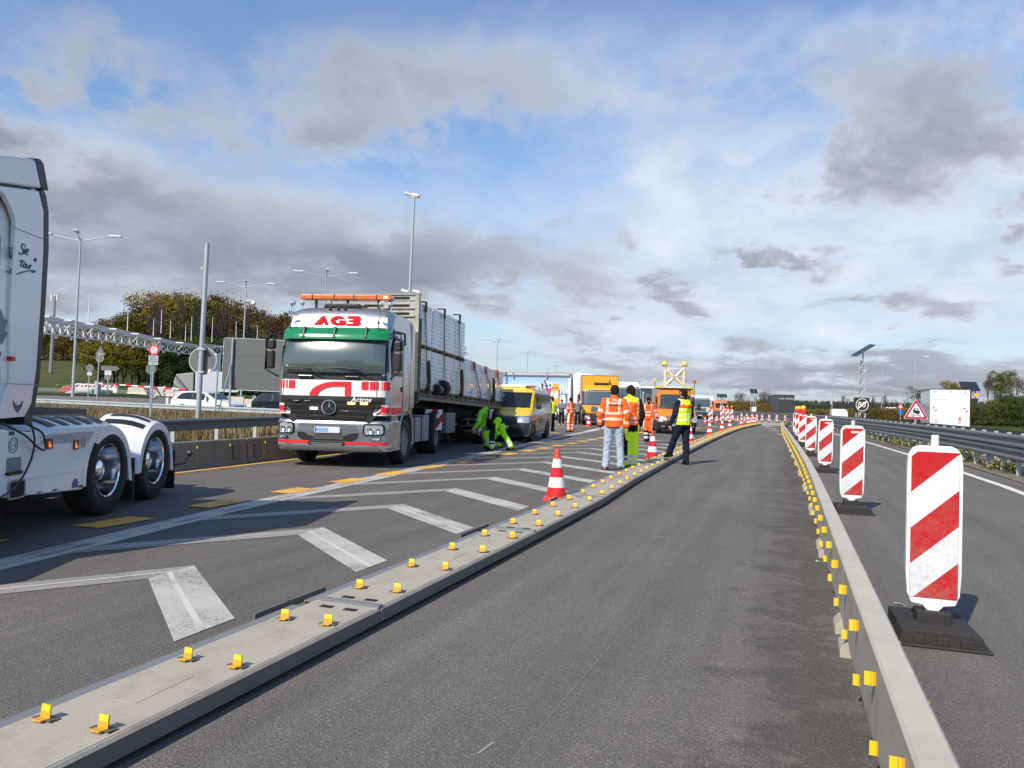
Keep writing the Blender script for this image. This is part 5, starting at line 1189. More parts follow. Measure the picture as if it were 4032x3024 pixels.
C_ref = mat('reflective_tape', (0.80, 0.74, 0.70), .35, var=.1); C_refp = mat('reflective_tape_pinkish', (0.90, 0.55, 0.45), .4, var=.12)
C_blk = cloth('black_fabric', (0.012, 0.012, 0.015)); C_nav = cloth('navy_fabric', (0.012, 0.014, 0.030)); C_navt = cloth('blue_trouser_stripe', (0.09, 0.17, 0.30))
C_jean = cloth('faded_denim', (0.36, 0.43, 0.52)); C_brn = cloth('brown_leather', (0.065, 0.032, 0.017)); C_shoe = cloth('black_leather', (0.010, 0.010, 0.010)); C_gry = cloth('grey_shirt', (0.17, 0.18, 0.19)); C_plum = cloth('dark_plum_trim', (0.05, 0.01, 0.035))
BASE = dict(hipc=(0, 0, .96), hl=(-.095, 0, .93), hr=(.095, 0, .93), kl=(-.11, .02, .50), kr=(.11, .02, .50), al=(-.12, -.01, .09), ar=(.12, -.01, .09), tl=(-.14, .15, .03), tr=(.14, .15, .03),
            sl=(-.19, 0, 1.46), sr=(.19, 0, 1.46), el=(-.25, -.03, 1.17), er=(.25, -.03, 1.17), wl=(-.25, .05, .93), wr=(.25, .05, .93), ch=(0, 0, 1.36), wa=(0, 0, 1.10), nk=(0, -.01, 1.54), hd=(0, .02, 1.68), fl=(0, 0, -1), fr=(0, 0, -1), face=(0, 1, 0))
def tpar(c, p, q):
    d = Vector(q) - Vector(p); return (c - Vector(p)).dot(d) / d.length_squared
def dseg(c, p, q):
    p, q = Vector(p), Vector(q); t = max(0, min(1, tpar(c, p, q))); return (c - (p + (q - p) * t)).length
def hand(w, fd, side, curl=.5, s=1.0):
    """palm, four unequal bent fingers and a thumb leaving the side of the palm"""
    w = Vector(w); fd = Vector(fd).normalized(); ax = Vector((0, 1, 0)) if abs(fd.y) < .8 else Vector((0, 0, -1)); nrm = fd.cross(ax).normalized() * side; ax = nrm.cross(fd).normalized() * side
    inn = -nrm if True else nrm
    L = [(w, w + fd * .075, .026, .030, (1, 1))]
    pal = w + fd * .08
    for k, ln in enumerate((.075, .085, .08, .062)):
        b0 = pal + ax * (.030 - .020 * k); d1 = (fd + inn * curl * .5).normalized(); d2 = (fd + inn * curl * 1.6).normalized()
        m_ = b0 + d1 * ln * .5; L.append((b0 - fd * .02, m_, .0115, .0105)); L.append((m_, m_ + d2 * ln * .5, .0105, .009))
    t0 = w + fd * .03 + ax * .025; t1 = t0 + (fd * .7 + ax * .75).normalized() * .04; L += [(t0, t1, .014, .012), (t1, t1 + (fd + inn * .3).normalized() * .032, .012, .010)]
    return L
def person(loc, rz, label, pose=None, top=None, legs=None, shoes=C_shoe, hair=H_dark, hairlen=0, s=1.0, vox=.011, vest=None, build=1.0, group=None, topname='jacket', sleeve=True, collar=None, legname='trousers', bulk=1.0):
    J = dict(BASE); J.update(pose or {}); V = {k: Vector(v) for k, v in J.items()}
    t = empty('person', (loc[0], loc[1], loc[2] if len(loc) > 2 else 0), rz, label, 'person', group); t.scale = (s, s, s)
    up = (V['nk'] - V['wa']).normalized()
    F = V['face'].normalized(); HU = (V['hd'] - V['nk']).normalized()
    head = V['hd']
    body = [(head + HU * .03 - F * .012, head + HU * .035 + F * .012, .088, .080, (.92, 1)), (head - HU * .05 + F * .03, head - HU * .065 + F * .045, .052, .042), (head - HU * .0 + F * .088, head - HU * .022 + F * .100, .012, .015),
            (V['nk'] - HU * .03, head - HU * .04, .062, .058)]
    rt = F.cross(HU).normalized()
    for sg in (-1, 1): body.append((head + rt * sg * .083 - HU * .015, head + rt * sg * .088 + HU * .02 - F * .008, .016, .020, (.6, 1)))
    body += [(V['ch'], V['wa'], .135 * build, .115 * build, (1.15, .78)), (V['sl'], V['sr'], .055, .055), (V['wa'], V['hipc'], .115 * build, .125 * build, (1.12, .85)), (V['ch'] + up * .06, V['nk'], .10, .06)]
    for a_, b_, c_, h in (('sl', 'el', 'wl', 'fl'), ('sr', 'er', 'wr', 'fr')):
        body += [(V[a_], V[b_], .052, .040), (V[b_], V[c_], .041, .027)] + hand(V[c_], J[h], -1 if a_ == 'sl' else 1)
    for a_, b_, c_, h in (('hl', 'kl', 'al', 'tl'), ('hr', 'kr', 'ar', 'tr')): body += [(V[a_], V[b_], .082, .056), (V[b_], V[c_], .056, .036), (V[c_] - Vector((0, .03, .03)), V[h], .036, .026)]
    bd_ = implicit('body', body, vox, [S_skin], t, smooth=2)
    e = MB()
    for sg in (-1, 1): e.sphere(head + F * .082 + rt * sg * .032 + HU * .012, .011, 8)
    e.sphere(head + F * .082 - HU * .048, .014, 8, sz=.35); e.build('facial_features', mat('eyes_and_mouth', (.05, .018, .014), .4, var=0), t)
    b0 = head + HU * .03
    hc = [(b0 - F * .02, b0 + HU * .015 + F * .0, .097, .090, (.95, 1)), (b0 - F * .035 - HU * .05, b0 - F * .03, .078, .088)]
    if hairlen >= 1: hc += [(b0 + rt * .07 - HU * .06, b0 + rt * .07, .03, .04), (b0 - rt * .07 - HU * .06, b0 - rt * .07, .03, .04), (b0 - F * .05 - HU * .10, b0 - F * .04, .062, .08), (b0 + F * .05 + HU * .05, b0 + HU * .07 - F * .03, .035, .05)]
    if hairlen >= 2: hc += [(b0 - F * .09 - HU * .03, b0 - F * .10 - HU * .24, .035, .022)]
    implicit('hair', hc, .010, [hair], t, smooth=1)
    # trousers
    tr = [(V['wa'] - up * .03, V['hipc'], .128 * build, .140 * build, (1.12, .86)), (V['hl'], V['hr'], .105, .105, (1, 1.0))]
    for a_, b_, c_ in (('hl', 'kl', 'al'), ('hr', 'kr', 'ar')):
        dn = (V[c_] - V[b_]).normalized()
        tr += [(V[a_], V[b_], .108 * bulk, .080 * bulk), (V[b_], V[c_] - dn * .01, .080 * bulk, .070 * bulk)]
        for q in (.3, .62, .86, .97): c0 = V[b_].lerp(V[c_], q); tr.append((c0 + Vector((.018, .01, 0)), c0 + Vector((-.018, .012, .012)), .066 * bulk, .068 * bulk))
    lm, lf = legs; implicit(legname, tr, vox, lm, t, (lambda c: lf(c, V)) if lf else None, smooth=2)
    for c_, h in (('al', 'tl'), ('ar', 'tr')):
        a_, tt = V[c_], V[h]; d = (tt - a_); d.z = 0; d.normalize()
        implicit('shoe', [(a_ + Vector((0, 0, .06)), a_ - Vector((0, 0, .02)) - d * .02, .052, .052), (a_ - d * .05 - Vector((0, 0, .045)), tt - d * .02, .042, .036, (1, 1)), (a_ + d * .02, tt - d * .06 + Vector((0, 0, .01)), .045, .04)], .010, [shoes], t, smooth=2)
    # jacket
    hem = V['hipc'] + up * .0
    jk = [(V['ch'] + up * .03, V['wa'], .160 * build, .150 * build, (1.22, .86)), (V['wa'], hem - up * .01, .150 * build, .158 * build, (1.2, .90)), (V['sl'] - up * .01, V['sr'] - up * .01, .075, .075), (V['ch'] + up * .10, V['nk'] - up * .005, .11, .078)]
    for a_, b_, c_ in (('sl', 'el', 'wl'), ('sr', 'er', 'wr')):
        if sleeve:
            jk += [(V[a_], V[b_], .078, .068), (V[b_], V[c_], .066, .052)]
            for q in (.35, .8): c0 = V[a_].lerp(V[b_], q); jk.append((c0, c0 + Vector((.012, .015, .012)), .072, .070))
    jm, jf = top; implicit(topname, jk, vox, jm, t, (lambda c: jf(c, V)) if jf else None, smooth=2, cut=(hem - up * .05, -up) if V['wl'].z > hem.z - .3 and abs(up.z) > .8 and V['wl'].z > hem.z - .05 else None)
    if vest:
        vm, vf = vest
        vk = [(V['ch'] + up * .03, V['wa'], .176 * build, .166 * build, (1.22, .88)), (V['wa'], hem - up * .0, .164 * build, .170 * build, (1.18, .90)), (V['sl'] * .72 + V['ch'] * .28 + up * .05, V['sr'] * .72 + V['ch'] * .28 + up * .05, .075, .075)]
        if collar: vk.append((V['ch'] + up * .10, V['nk'] + up * .01, .12, .085))
        implicit('hi_vis_vest', vk, vox, vm, t, (lambda c: vf(c, V)) if vf else None, smooth=2, cut=(hem - up * .015, -up))
    return t, V
def seg_of(c, V):
    best = min(((dseg(c, V[a], V[b]), a) for a, b in (('sl', 'el'), ('el', 'wl'), ('sr', 'er'), ('er', 'wr'))), key=lambda q: q[0])
    tors = dseg(Vector((c.x * .55, c.y, c.z)), V['ch'], V['hipc'])
    return best
def jacket_orange(c, V):
    d, a = seg_of(c, V)
    if d < .095 and (abs(c.x) > .20 or a in ('el', 'er')):
        b_ = {'sl': 'el', 'el': 'wl', 'sr': 'er', 'er': 'wr'}[a]; q = tpar(c, V[a], V[b_])
        if a in ('sl', 'sr'): return 1 if .62 < q < .84 else 0
        return 1 if .42 < q < .66 else 2 if q > .93 else 0
    if 1.06 < c.z < 1.115 or 1.185 + .0 < c.z < 1.235: return 1
    if c.z < .93: return 2
    if .10 < abs(c.x) < .155 and c.z > 1.23: return 1
    if 1.365 < c.z < 1.39 and abs(c.x) < .2: return 2
    return 0
JO = ([C_or, C_refp, C_plum], jacket_orange)
plain = lambda m: ([m], None)
# man in orange jacket and jeans, back to the camera
p1, V1 = person((-3.46, 15.74), R(4), 'man in orange hi-vis jacket and pale jeans, seen from behind by the toppled barrier', dict(kl=(-.13, .03, .50), al=(-.15, .0, .09), ar=(.17, .0, .09), tl=(-.25, .12, .03), tr=(.16, .15, .03), kr=(.14, .03, .5), el=(-.30, -.03, 1.18), wl=(-.30, .04, .95), er=(.29, -.02, 1.17), wr=(.27, .07, .92), face=(-.15, 1, .05), hl=(-.10, 0, .93), hr=(.10, 0, .93)), JO, plain(C_jean), C_brn, build=1.08, s=1.01, vox=.010)
def gt_legs(c, V):
    for a, b_ in (('kl', 'al'), ('kr', 'ar')):
        if dseg(c, V[a], V[b_]) < .11:
            q = tpar(c, V[a], V[b_])
            if .55 < q < .68 or .78 < q < .92: return 2
    if c.x < -.07 and .15 < c.z < .80 and c.y > -.05: return 1
    if c.z > .80 and abs(c.x) < .13: return 1
    return 0
def vest_oy(c, V):
    if 1.07 < c.z < 1.12 or (.98 < c.z < 1.02): return 2
    if .10 < abs(c.x) < .145 and c.z > 1.12: return 2
    if c.z > 1.44 or c.x < -.13: return 1
    return 0
p2, V2 = person((-3.27, 16.58), R(38), 'dark-haired man in orange and yellow vest over black sleeves and bright green work trousers', dict(al=(-.06, .02, .09), tl=(-.10, .20, .03), ar=(.10, -.05, .09), tr=(.13, .10, .03), kl=(-.08, .06, .5), el=(-.26, -.02, 1.17), wl=(-.22, .12, .95), face=(-.25, 1, .0), er=(.27, -.05, 1.17), wr=(.25, .04, .93)), plain(C_blk), ([C_yel, C_blk, C_ref], gt_legs), C_shoe, hairlen=1, vest=([C_or, C_yel, C_refp], vest_oy), collar=True, s=1.02, vox=.010, bulk=1.08)
b = MB(); b.box((-.345, .0, 1.33), (.004, .06, .035), rz=.0); b.build('sleeve_badge', mat('badge_yellow', (.85, .75, .03), .5), p2)
# policeman stepping over the barrier
def pol_legs(c, V):
    a, b_ = ('hr', 'kr') if c.z > .5 else ('kr', 'ar')
    q = tpar(c, V[a], V[b_]); o = c - V[a].lerp(V[b_], q)
    return 1 if c.x > .08 and o.x > .045 and abs(o.y) < .034 else 0
def vest_pol(c, V):
    if 1.42 > c.z > 1.335 and abs(c.x) < .22 and c.y < 0.05: return 1
    if 1.145 < c.z < 1.185 or 1.04 < c.z < 1.085: return 2
    if .125 < abs(c.x) < .17 and c.z > 1.28: return 2
    return 0
p3, V3 = person((-2.35, 18.42), R(52), 'policeman in yellow vest and navy uniform with one foot on the toppled barrier', dict(hl=(-.09, .0, .93), hr=(.09, 0, .93), kr=(.10, .0, .50), ar=(.10, -.03, .09), tr=(.13, .13, .03), kl=(-.10, .20, .56), al=(-.08, .34, .25), tl=(-.09, .52, .165), el=(-.27, .02, 1.17), wl=(-.26, .16, .95), er=(.26, .0, 1.16), wr=(.22, .16, .95), face=(-.1, 1, .02)), plain(C_nav), ([C_nav, C_navt], pol_legs), C_shoe, vest=([C_yel, C_or, C_ref], vest_pol), s=1.02, vox=.010, topname='uniform_jacket')
b = MB(); b.prism([(-.035, 0), (.035, 0), (.035, .05), (.0, .09), (-.035, .05)], -.003, .003, 'yz'); o = b.build('police_crest', mat('crest_gold', (.60, .42, .10), .5, var=.4, vscale=40), p3); o.location = (-.272, .0, 1.27)
# walker in full orange
def or_legs(c, V):
    for a, b_ in (('kl', 'al'), ('kr', 'ar')):
        if dseg(c, V[a], V[b_]) < .11:
            q = tpar(c, V[a], V[b_])
            if .25 < q < .42 or .58 < q < .78: return 1
            if q > .05: return 2 if V[a].z < .52 and C_flag[0] else 0
    if abs(c.x) > .15 and c.z > .5: return 1
    return 0
C_flag = [True]
p4, V4 = person((-4.85, 27.9), R(192), 'bearded man in full orange hi-vis walking towards the camera, looking down', dict(kl=(-.09, .02, .50), al=(-.08, -.16, .13), tl=(-.08, -.02, .05), kr=(.08, .10, .51), ar=(.06, .14, .09), tr=(.07, .30, .04), hd=(0, .07, 1.66), face=(.05, .8, -.5), el=(-.30, -.04, 1.19), wl=(-.36, .08, 1.0), er=(.28, -.06, 1.18), wr=(.28, .02, .94)), JO, ([C_or, C_ref, C_nav], or_legs), C_shoe, s=.96, vox=.012, bulk=1.05)
C_flag[0] = False
implicit('beard', [(V4['hd'] + Vector((0, .045, -.09)), V4['hd'] + Vector((0, .06, -.10)), .052, .045)], .01, [H_dark], p4)
person((-9.87, 35.2), R(60), 'dark haired woman in full orange hi-vis standing beyond the yellow van', dict(), JO, ([C_or, C_ref, C_nav], or_legs), C_shoe, hairlen=2, s=.93, vox=.014, build=.95)
person((-12.55, 46.4), R(20), 'man in grey shirt and dark trousers beside the yellow lorry', dict(er=(.3, .05, 1.2), wr=(.22, .22, 1.1)), plain(C_gry), plain(C_blk), C_shoe, H_grey, s=.93, vox=.015, topname='shirt')
def vest_sim(c, V): return 1 if 1.1 < c.z < 1.15 else 0
person((-10.75, 35.0), R(75), 'person in yellow vest half hidden by the rear of the yellow van', dict(), plain(C_nav), plain(C_nav), C_shoe, vest=([C_yel, C_ref], vest_sim), s=.94, vox=.015)
person((-13.3, 45.3), R(190), 'person in dark grey jacket and patterned shoes beyond the yellow van', dict(er=(.28, .1, 1.2), wr=(.05, .25, 1.25), el=(-.28, .1, 1.2), wl=(-.05, .24, 1.22)), plain(C_gry), plain(C_blk), mat('patterned_trainers', (.5, .5, .5), .6, var=.9, vscale=40), s=.90, vox=.015)
# technician bending under the trailer
def tech_top(c, V):
    q = tpar(c, V['nk'], V['wa'])
    if dseg(c, V['er'], V['wr']) < .08 or dseg(c, V['el'], V['wl']) < .08: return 0 if c.z > .62 else 2
    if q > .86: return 3
    if .66 < q < .78: return 2
    if q > .56: return 1
    return 0
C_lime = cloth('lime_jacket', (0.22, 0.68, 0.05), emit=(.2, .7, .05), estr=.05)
tp, VT = person((-7.82, 20.0), R(97), 'roadside technician in lime jacket bending under the flatbed trailer', dict(hipc=(0, -.10, .93), hl=(-.10, -.10, .90), hr=(.10, -.10, .90), wa=(0, .0, 1.02), ch=(0, .28, 1.10), sl=(-.18, .40, 1.10), sr=(.18, .40, 1.10), nk=(0, .46, 1.09), hd=(0, .58, 1.02), face=(0, .55, -.9),
        kl=(-.15, .07, .50), al=(-.17, .06, .10), tl=(-.19, .22, .03), kr=(.12, -.20, .51), ar=(.13, -.46, .12), tr=(.14, -.30, .04), el=(-.24, .46, .80), wl=(-.16, .62, .62), er=(.24, .44, .78), wr=(.18, .55, .56)), ([C_lime, cloth('taupe_panel', (.22, .18, .16)), C_ref, C_blk], tech_top), ([C_grn, C_blk, C_ref], gt_legs), C_shoe, s=.98, vox=.011, bulk=1.1)
M = Matrix.Translation((0.0, .30, 1.265)) @ Matrix.Rotation(R(-0), 4, 'Z')
textmesh('ADAC', .16, 'jacket_lettering', M_ink, tp, Matrix.Translation((-.228, .17, 1.09)) @ Matrix.Rotation(R(-90), 4, 'Z') @ Matrix.Rotation(R(80), 4, 'X') @ Matrix.Rotation(R(78), 4, 'Z'), .004, .002)
kn, VK = person((-8.25, 20.95), R(110), 'kneeling helper in green work trousers behind the bending technician', dict(hipc=(0, -.1, .50), hl=(-.1, -.1, .48), hr=(.1, -.1, .48), wa=(0, -.02, .64), ch=(0, .15, .84), sl=(-.18, .2, .9), sr=(.18, .2, .9), nk=(0, .24, .96), hd=(0, .34, 1.05), face=(0, 1, -.3),
        kl=(-.18, .26, .45), al=(-.16, .14, .09), tl=(-.18, .3, .03), kr=(.14, .22, .10), ar=(.14, -.20, .10), tr=(.14, -.3, .04), el=(-.24, .40, .70), wl=(-.14, .56, .60), er=(.24, .4, .7), wr=(.14, .55, .58)), plain(C_blk), ([C_grn, C_grn, C_ref], gt_legs), C_shoe, s=.98, vox=.013)
# lettering on the orange jacket
textmesh('Die\nAutobahn', .065, 'back_lettering', C_ref, p1, Matrix.Translation((.035, -.162, 1.455)) @ Matrix.Rotation(R(78), 4, 'X'), .003, .001)
# ------------------------------------------------------------------ vehicles in the middle distance
class Body:
    """body shaped by horizontal outlines: (z, half width, front y, rear y, corner radius, bulge)"""
    def __init__(s, L): s.L = L
    def at(s, z):
        L = s.L
        if z <= L[0][0]: return L[0]
        for a, b_ in zip(L, L[1:]):
            if z <= b_[0]:
                t = (z - a[0]) / max(1e-6, b_[0] - a[0]); return tuple(p + (q - p) * t for p, q in zip(a, b_))
        return L[-1]
    def fy(s, x, z): _, hw, y0, y1, rf, bg = s.at(z); return front_y(max(-hw, min(hw, x)), hw, y0, rf, bg)
    def build(s, name, mats, parent, mfn=None, bevel=0):
        b = MB(); rows = []
        for z, hw, y0, y1, rf, bg in s.L: rows.append([(x, y, z) for x, y in cab_section(hw, y0, y1, rf, bulge=bg)])
        grid_loft(b, rows, mfn=(lambda i, k: mfn(i, k)) if mfn else None); b.add(rows[0], [tuple(range(len(rows[0])))]); b.add(rows[-1], [tuple(range(len(rows[0])))], m=mfn(len(rows) - 2, 8) if mfn else 0)
        R0 = [rw[0] for rw in rows]; R1 = [rw[-1] for rw in rows]; grid_loft(b, [R0, R1], smooth=False)
        return b.build(name, mats, parent, bevel=bevel)
    def patch(s, name, parent, m, z0, z1, xf, off=.006, nx=10, nz=3):
        b = MB(); rows = []
        for j in range(nz + 1):
            z = z0 + (z1 - z0) * j / nz; a0, a1 = xf(z) if callable(xf) else xf
            rows.append([(a0 + (a1 - a0) * i / nx, s.fy(a0 + (a1 - a0) * i / nx, z) - off, z) for i in range(nx + 1)])
        grid_loft(b, rows); return b.build(name, m, parent)
M_vyel = mat('yellow_paint', (0.80, 0.54, 0.012), .25, var=.02, coat=.6)
M_vdark = mat('dark_grey_paint', (0.055, 0.06, 0.07), .25, .3, var=.05, coat=.8)
def gold_side():
    m = bpy.data.materials.new('printed_side'); m.use_nodes = True; N = NT(m.node_tree); b = N.n['Principled BSDF']
    t = N.new('ShaderNodeTexCoord').outputs['Object']
    n = N.noise(N.map(t, scale=(1, .9, 1.7), rot=(R(25), 0, 0)), 1.6, 5, .55, .7)
    c = N.ramp(n, [(.30, (.07, .065, .05)), (.44, (.17, .14, .07)), (.52, (.42, .34, .13)), (.57, (.20, .16, .08)), (.64, (.13, .06, .05)), (.72, (.26, .22, .13))])
    N.l.new(c, b.inputs['Base Color']); b.inputs['Roughness'].default_value = .22; b.inputs['Coat Weight'].default_value = .7; return m
G_side = gold_side()
def frame_at(px, D, rel):   # rel: angle of the vehicle's long axis against the viewing axis
    q = PD(px, D); return (q.x, q.y, 0), YAW - R(rel)
# yellow van with lit roof bar
q1, q2 = PD(2105, 26.8), PD(2159, 29.8); vyaw = math.atan2(-(q2.x - q1.x), q2.y - q1.y)
vo = Vector((q1.x, q1.y)) - .97 * Vector((math.cos(vyaw), math.sin(vyaw)))
van = empty('roadside_van', (vo.x, vo.y, 0), vyaw, 'yellow roadside assistance van with glowing amber roof bar behind the trailer', 'van')
VB = Body([(.20, .90, -.80, 4.1, .30, .10), (.42, .94, -.92, 4.15, .32, .12), (.70, .96, -.94, 4.15, .34, .12), (.92, .96, -.88, 4.15, .38, .12), (1.02, .95, -.70, 4.15, .42, .10), (1.13, .93, -.30, 4.15, .40, .06), (1.20, .92, -.02, 4.14, .34, .06), (1.50, .90, .28, 4.12, .26, .06), (1.78, .84, .56, 4.10, .22, .05), (1.86, .80, .72, 4.08, .22, .04), (1.92, .66, .95, 4.0, .2, .02)])
N_ = len(cab_section(1, 0, 1))
def vmf(i, k):
    side = k < 2 or k >= N_ - 3
    if i <= 2: return 1 if not side else 2
    if side and i < 6: return 2
    return 0 if not side else 3
VB.build('body', [M_vyel, M_vdark, G_side, mat('van_roof_edge', (.30, .31, .28), .3, var=.2, coat=.5)], van, vmf)
VB.patch('windscreen', van, G_dark, 1.20, 1.76, lambda z: (-.80 + (z - 1.2) * .05, .80 - (z - 1.2) * .05), .012, 14, 5)
b = MB(); b.box((-.20, .10, 1.62), (.07, .01, .10), rx=R(-44)); b.build('vignette', mat('sticker_mint', (.45, .75, .65), .5), van)
VB.patch('grille', van, M_black, .62, .86, lambda z: (-.55, .55), .02, 10, 3); VB.patch('lower_grille', van, M_black, .28, .48, (-.62, .62), .015, 10, 2)
star_badge(van, (0, -1.10, .75), .09)
VB.patch('number_plate', van, M_plate, .48, .59, (-.26, .26), .03, 4, 1)
textmesh('ZZZ', .09, 'plate_lettering', M_ink, van, face_front(.12, -1.10, .535), .001) if False else None
for s in (-1, 1):
    o = VB.patch('headlamp', van, M_lens, .68, .90, (lambda z: (.56, .93)) if s > 0 else (lambda z: (-.93, -.56)), .014, 6, 3)
    if s > 0: b = MB(); b.sphere((.68, VB.fy(.68, .76) - .03, .76), .045, 8, sz=.8); b.build('lit_bulb', M_onw, o)
    b = MB(); b.prism([(.10, 1.22), (1.05, 1.22), (1.05, 1.74), (.62, 1.74), (.42, 1.55)], s * .905, s * .918, 'yz'); w_ = b.build('side_window', G_dark, van); w_.rotation_euler.y = R(0)
    b = MB(); b.prism([(1.15, 1.22), (4.0, 1.22), (3.9, 1.72), (1.15, 1.74)], s * .902, s * .912, 'yz'); b.build('rear_side_window', mat('sky_reflecting_glass', (.20, .22, .24), .08, .6, var=.4, vscale=1.5), van)
    b = MB(); b.prism(rquad(.25, .50, 1.16, 1.36, .06), s * .98, s * 1.14, 'yz'); b.build('door_mirror', M_black, van, bevel=.03)
    for y, nm in ((0, 0), (3.1, 1)):
        wheel(van, (s * .86, y, .33), .33, .22, M_under, s, dish=.0, n=28)
        b = MB(); b.lathe([(.36, .0), (.37, .012), (.41, .012), (.42, 0)], (s * .955, y, .36), 'x', 24); b.build('wheel_arch', M_black, van)
b = MB(); b.b2(-.85, .85, -.5, 4.0, .18, .32); b.build('underbody', M_under, van)
M_glow = mat('glowing_amber_bar', (1, .6, .2), .3, var=.3, vscale=8, emit=(1.0, .50, .16), estr=3.2)
b = MB(); b.prism(rquad(-.72, .42, 1.955, 2.03, .03), .98, 1.26, 'xz'); lb = b.build('light_bar', M_glow, van, bevel=.015); b = MB(); b.prism(rquad(.43, .80, 1.95, 2.03, .03), .98, 1.26, 'xz'); b.build('bar_end', mat('amber_dark', (.30, .07, .01), .2, coat=.8), lb, bevel=.015); b = MB(); b.b2(-.6, .6, 1.0, 1.2, 1.90, 1.955); b.build('bar_mount', M_black, lb)

# generic cab-over lorry
def cabover(name, loc, rz, label, cabc, boxc, W_=2.4, cabh=2.7, boxh=3.3, boxL=6.5, boxw=None, detail=True, front_face=None, bandc=None, letters=None, group=None, frame=.0, lights=False):
    t = empty(name, loc, rz, label, 'lorry', group); hw = W_ / 2
    B = Body([(.28, hw - .03, -1.25, -.1, .2, .05), (.5, hw, -1.32, -.1, .22, .06), (.80, hw, -1.32, .5, .22, .06), (1.3, hw, -1.30, .6, .2, .06), (cabh * .84, hw - .06, -1.12, .6, .2, .06), (cabh * .93, hw - .10, -1.02, .6, .2, .06), (cabh, hw - .22, -.75, .55, .2, .04)])
    B.build('cab', [cabc, bandc or cabc, M_vdark], t, lambda i, k: 2 if i < 2 else (1 if i >= 3 and i < 4 and bandc else 0))
    z0, z1 = cabh * .535, cabh * .84
    B.patch('windscreen_surround', t, bandc or M_black, z0 - .05, z1 + .10, (-hw + .06, hw - .06), .008, 12, 4); B.patch('windscreen', t, G_wind, z0, z1, (-hw + .14, hw - .14), .016, 12, 4)
    if detail:
        g = B.patch('grille', t, M_black, .86, 1.22, (-.62, .62), .02, 8, 2)
        for k in range(4): b = MB(); b.b2(-.58, .58, -1.415, -1.39, .89 + .085 * k, .93 + .085 * k); b.build('grille_slat', M_rimg, g)
        for s in (-1, 1):
            o = B.patch('headlamp', t, M_lens, .40, .62, (s * .74, s * 1.02), .014, 3, 2); b = MB(); b.lathe([(0, -.03), (.05, -.02), (.07, 0)], (s * .88, -1.36, .52), 'y', 12); b.build('lamp_bowl', M_chr, o)
        B.patch('number_plate', t, M_plate, .36, .47, (-.26, .26), .03, 4, 1); B.patch('bumper_intake', t, M_hole, .28, .345, (-.6, .6), .015, 6, 1)
    for s in (-1, 1):
        b = MB(); b.tube([(s * (hw - .1), -1.0, cabh * .82), (s * (hw + .18), -1.1, cabh * .80), (s * (hw + .20), -1.1, cabh * .66)], .016, 6); b.build('mirror_arm', M_black, t)
        b = MB(); b.prism(rquad(s * (hw + .20) - .09, s * (hw + .20) + .09, cabh * .60, cabh * .76, .04), -1.16, -1.04, 'xz'); b.build('mirror', M_black, t, bevel=.02)
        b = MB(); b.prism([(-.95, z0), (-.2, z0), (-.2, z1), (-.8, z1)], s * (hw - .035), s * (hw - .02), 'yz'); b.build('door_window', G_dark, t)
        wheel(t, (s * (hw - .16), 0, .46), .46, .28, M_rimg, s, dish=-.04, n=28, lugs=False); wheel(t, (s * (hw - .22), 3.6, .46), .46, .4, M_rimg, s, dish=.1, n=28, lugs=False)
        b = MB(); b.b2(s * (hw - .4), s * (hw - .03), .9, 2.6, .35, .85); b.build('side_tank', M_black, t)
    b = MB(); b.b2(-.5, .5, -1.0, boxL, .55, .85); b.b2(-1.0, 1.0, -1.2, -.5, .3, .6); b.build('chassis', M_under, t)
    if boxL > 3:
        bw = (boxw or W_ + .04) / 2; b = MB(); b.b2(-bw, bw, .75, boxL + .7, .95, boxh); bx = b.build('box_body', [boxc], t, bevel=.015)
        b = MB(); e = .035
        for x0, x1, zz0, zz1 in ((-bw, -bw + .06, .95, boxh), (bw - .06, bw, .95, boxh), (-bw, bw, boxh - .06, boxh + .004)): b.b2(x0 - .003, x1 + .003, .74, .78, zz0, zz1)
        b.build('box_frame', front_face or M_rimg, bx)
    return t, B
M_ylor = mat('lorry_yellow', (0.78, 0.36, 0.008), .35, var=.04, coat=.3, dirt=.15, dirtcol=(.3, .15, .03)); M_violet = mat('violet_band', (.05, .022, .07), .35, var=.1, coat=.5)
loc, rz = frame_at(2363, 49.5, 4); ml, MBd = cabover('box_lorry', loc, rz, 'yellow box lorry with violet band over the windscreen, facing the camera', M_ylor, M_ylor, 2.45, 2.62, 3.32, 6.5, bandc=M_violet, front_face=mat('box_frame_grey', (.20, .19, .17), .5))
textmesh('MAN', .20, 'maker_lettering', M_plate, ml, face_front(.10, -1.42, 1.14), .006, .006, sx=1.3); b = MB(); b.b2(-.62, .62, -1.20, -1.17, 2.30, 2.335); b.build('band_lettering', mat('pale_violet', (.62, .55, .66), .5), ml)
b = MB(); b.b2(-.45, .45, -.85, -.6, 2.62, 2.78); b.build('roof_hatch', M_black, ml, bevel=.02); b = MB(); b.add([(.45, .745, 2.64), (.85, .745, 2.64), (.72, .745, 2.85), (.66, .745, 3.12), (.58, .745, 2.9)], [(0, 1, 2, 3, 4)]); b.build('soot_stain', mat('soot', (.16, .08, .012), .8, var=.3), ml)
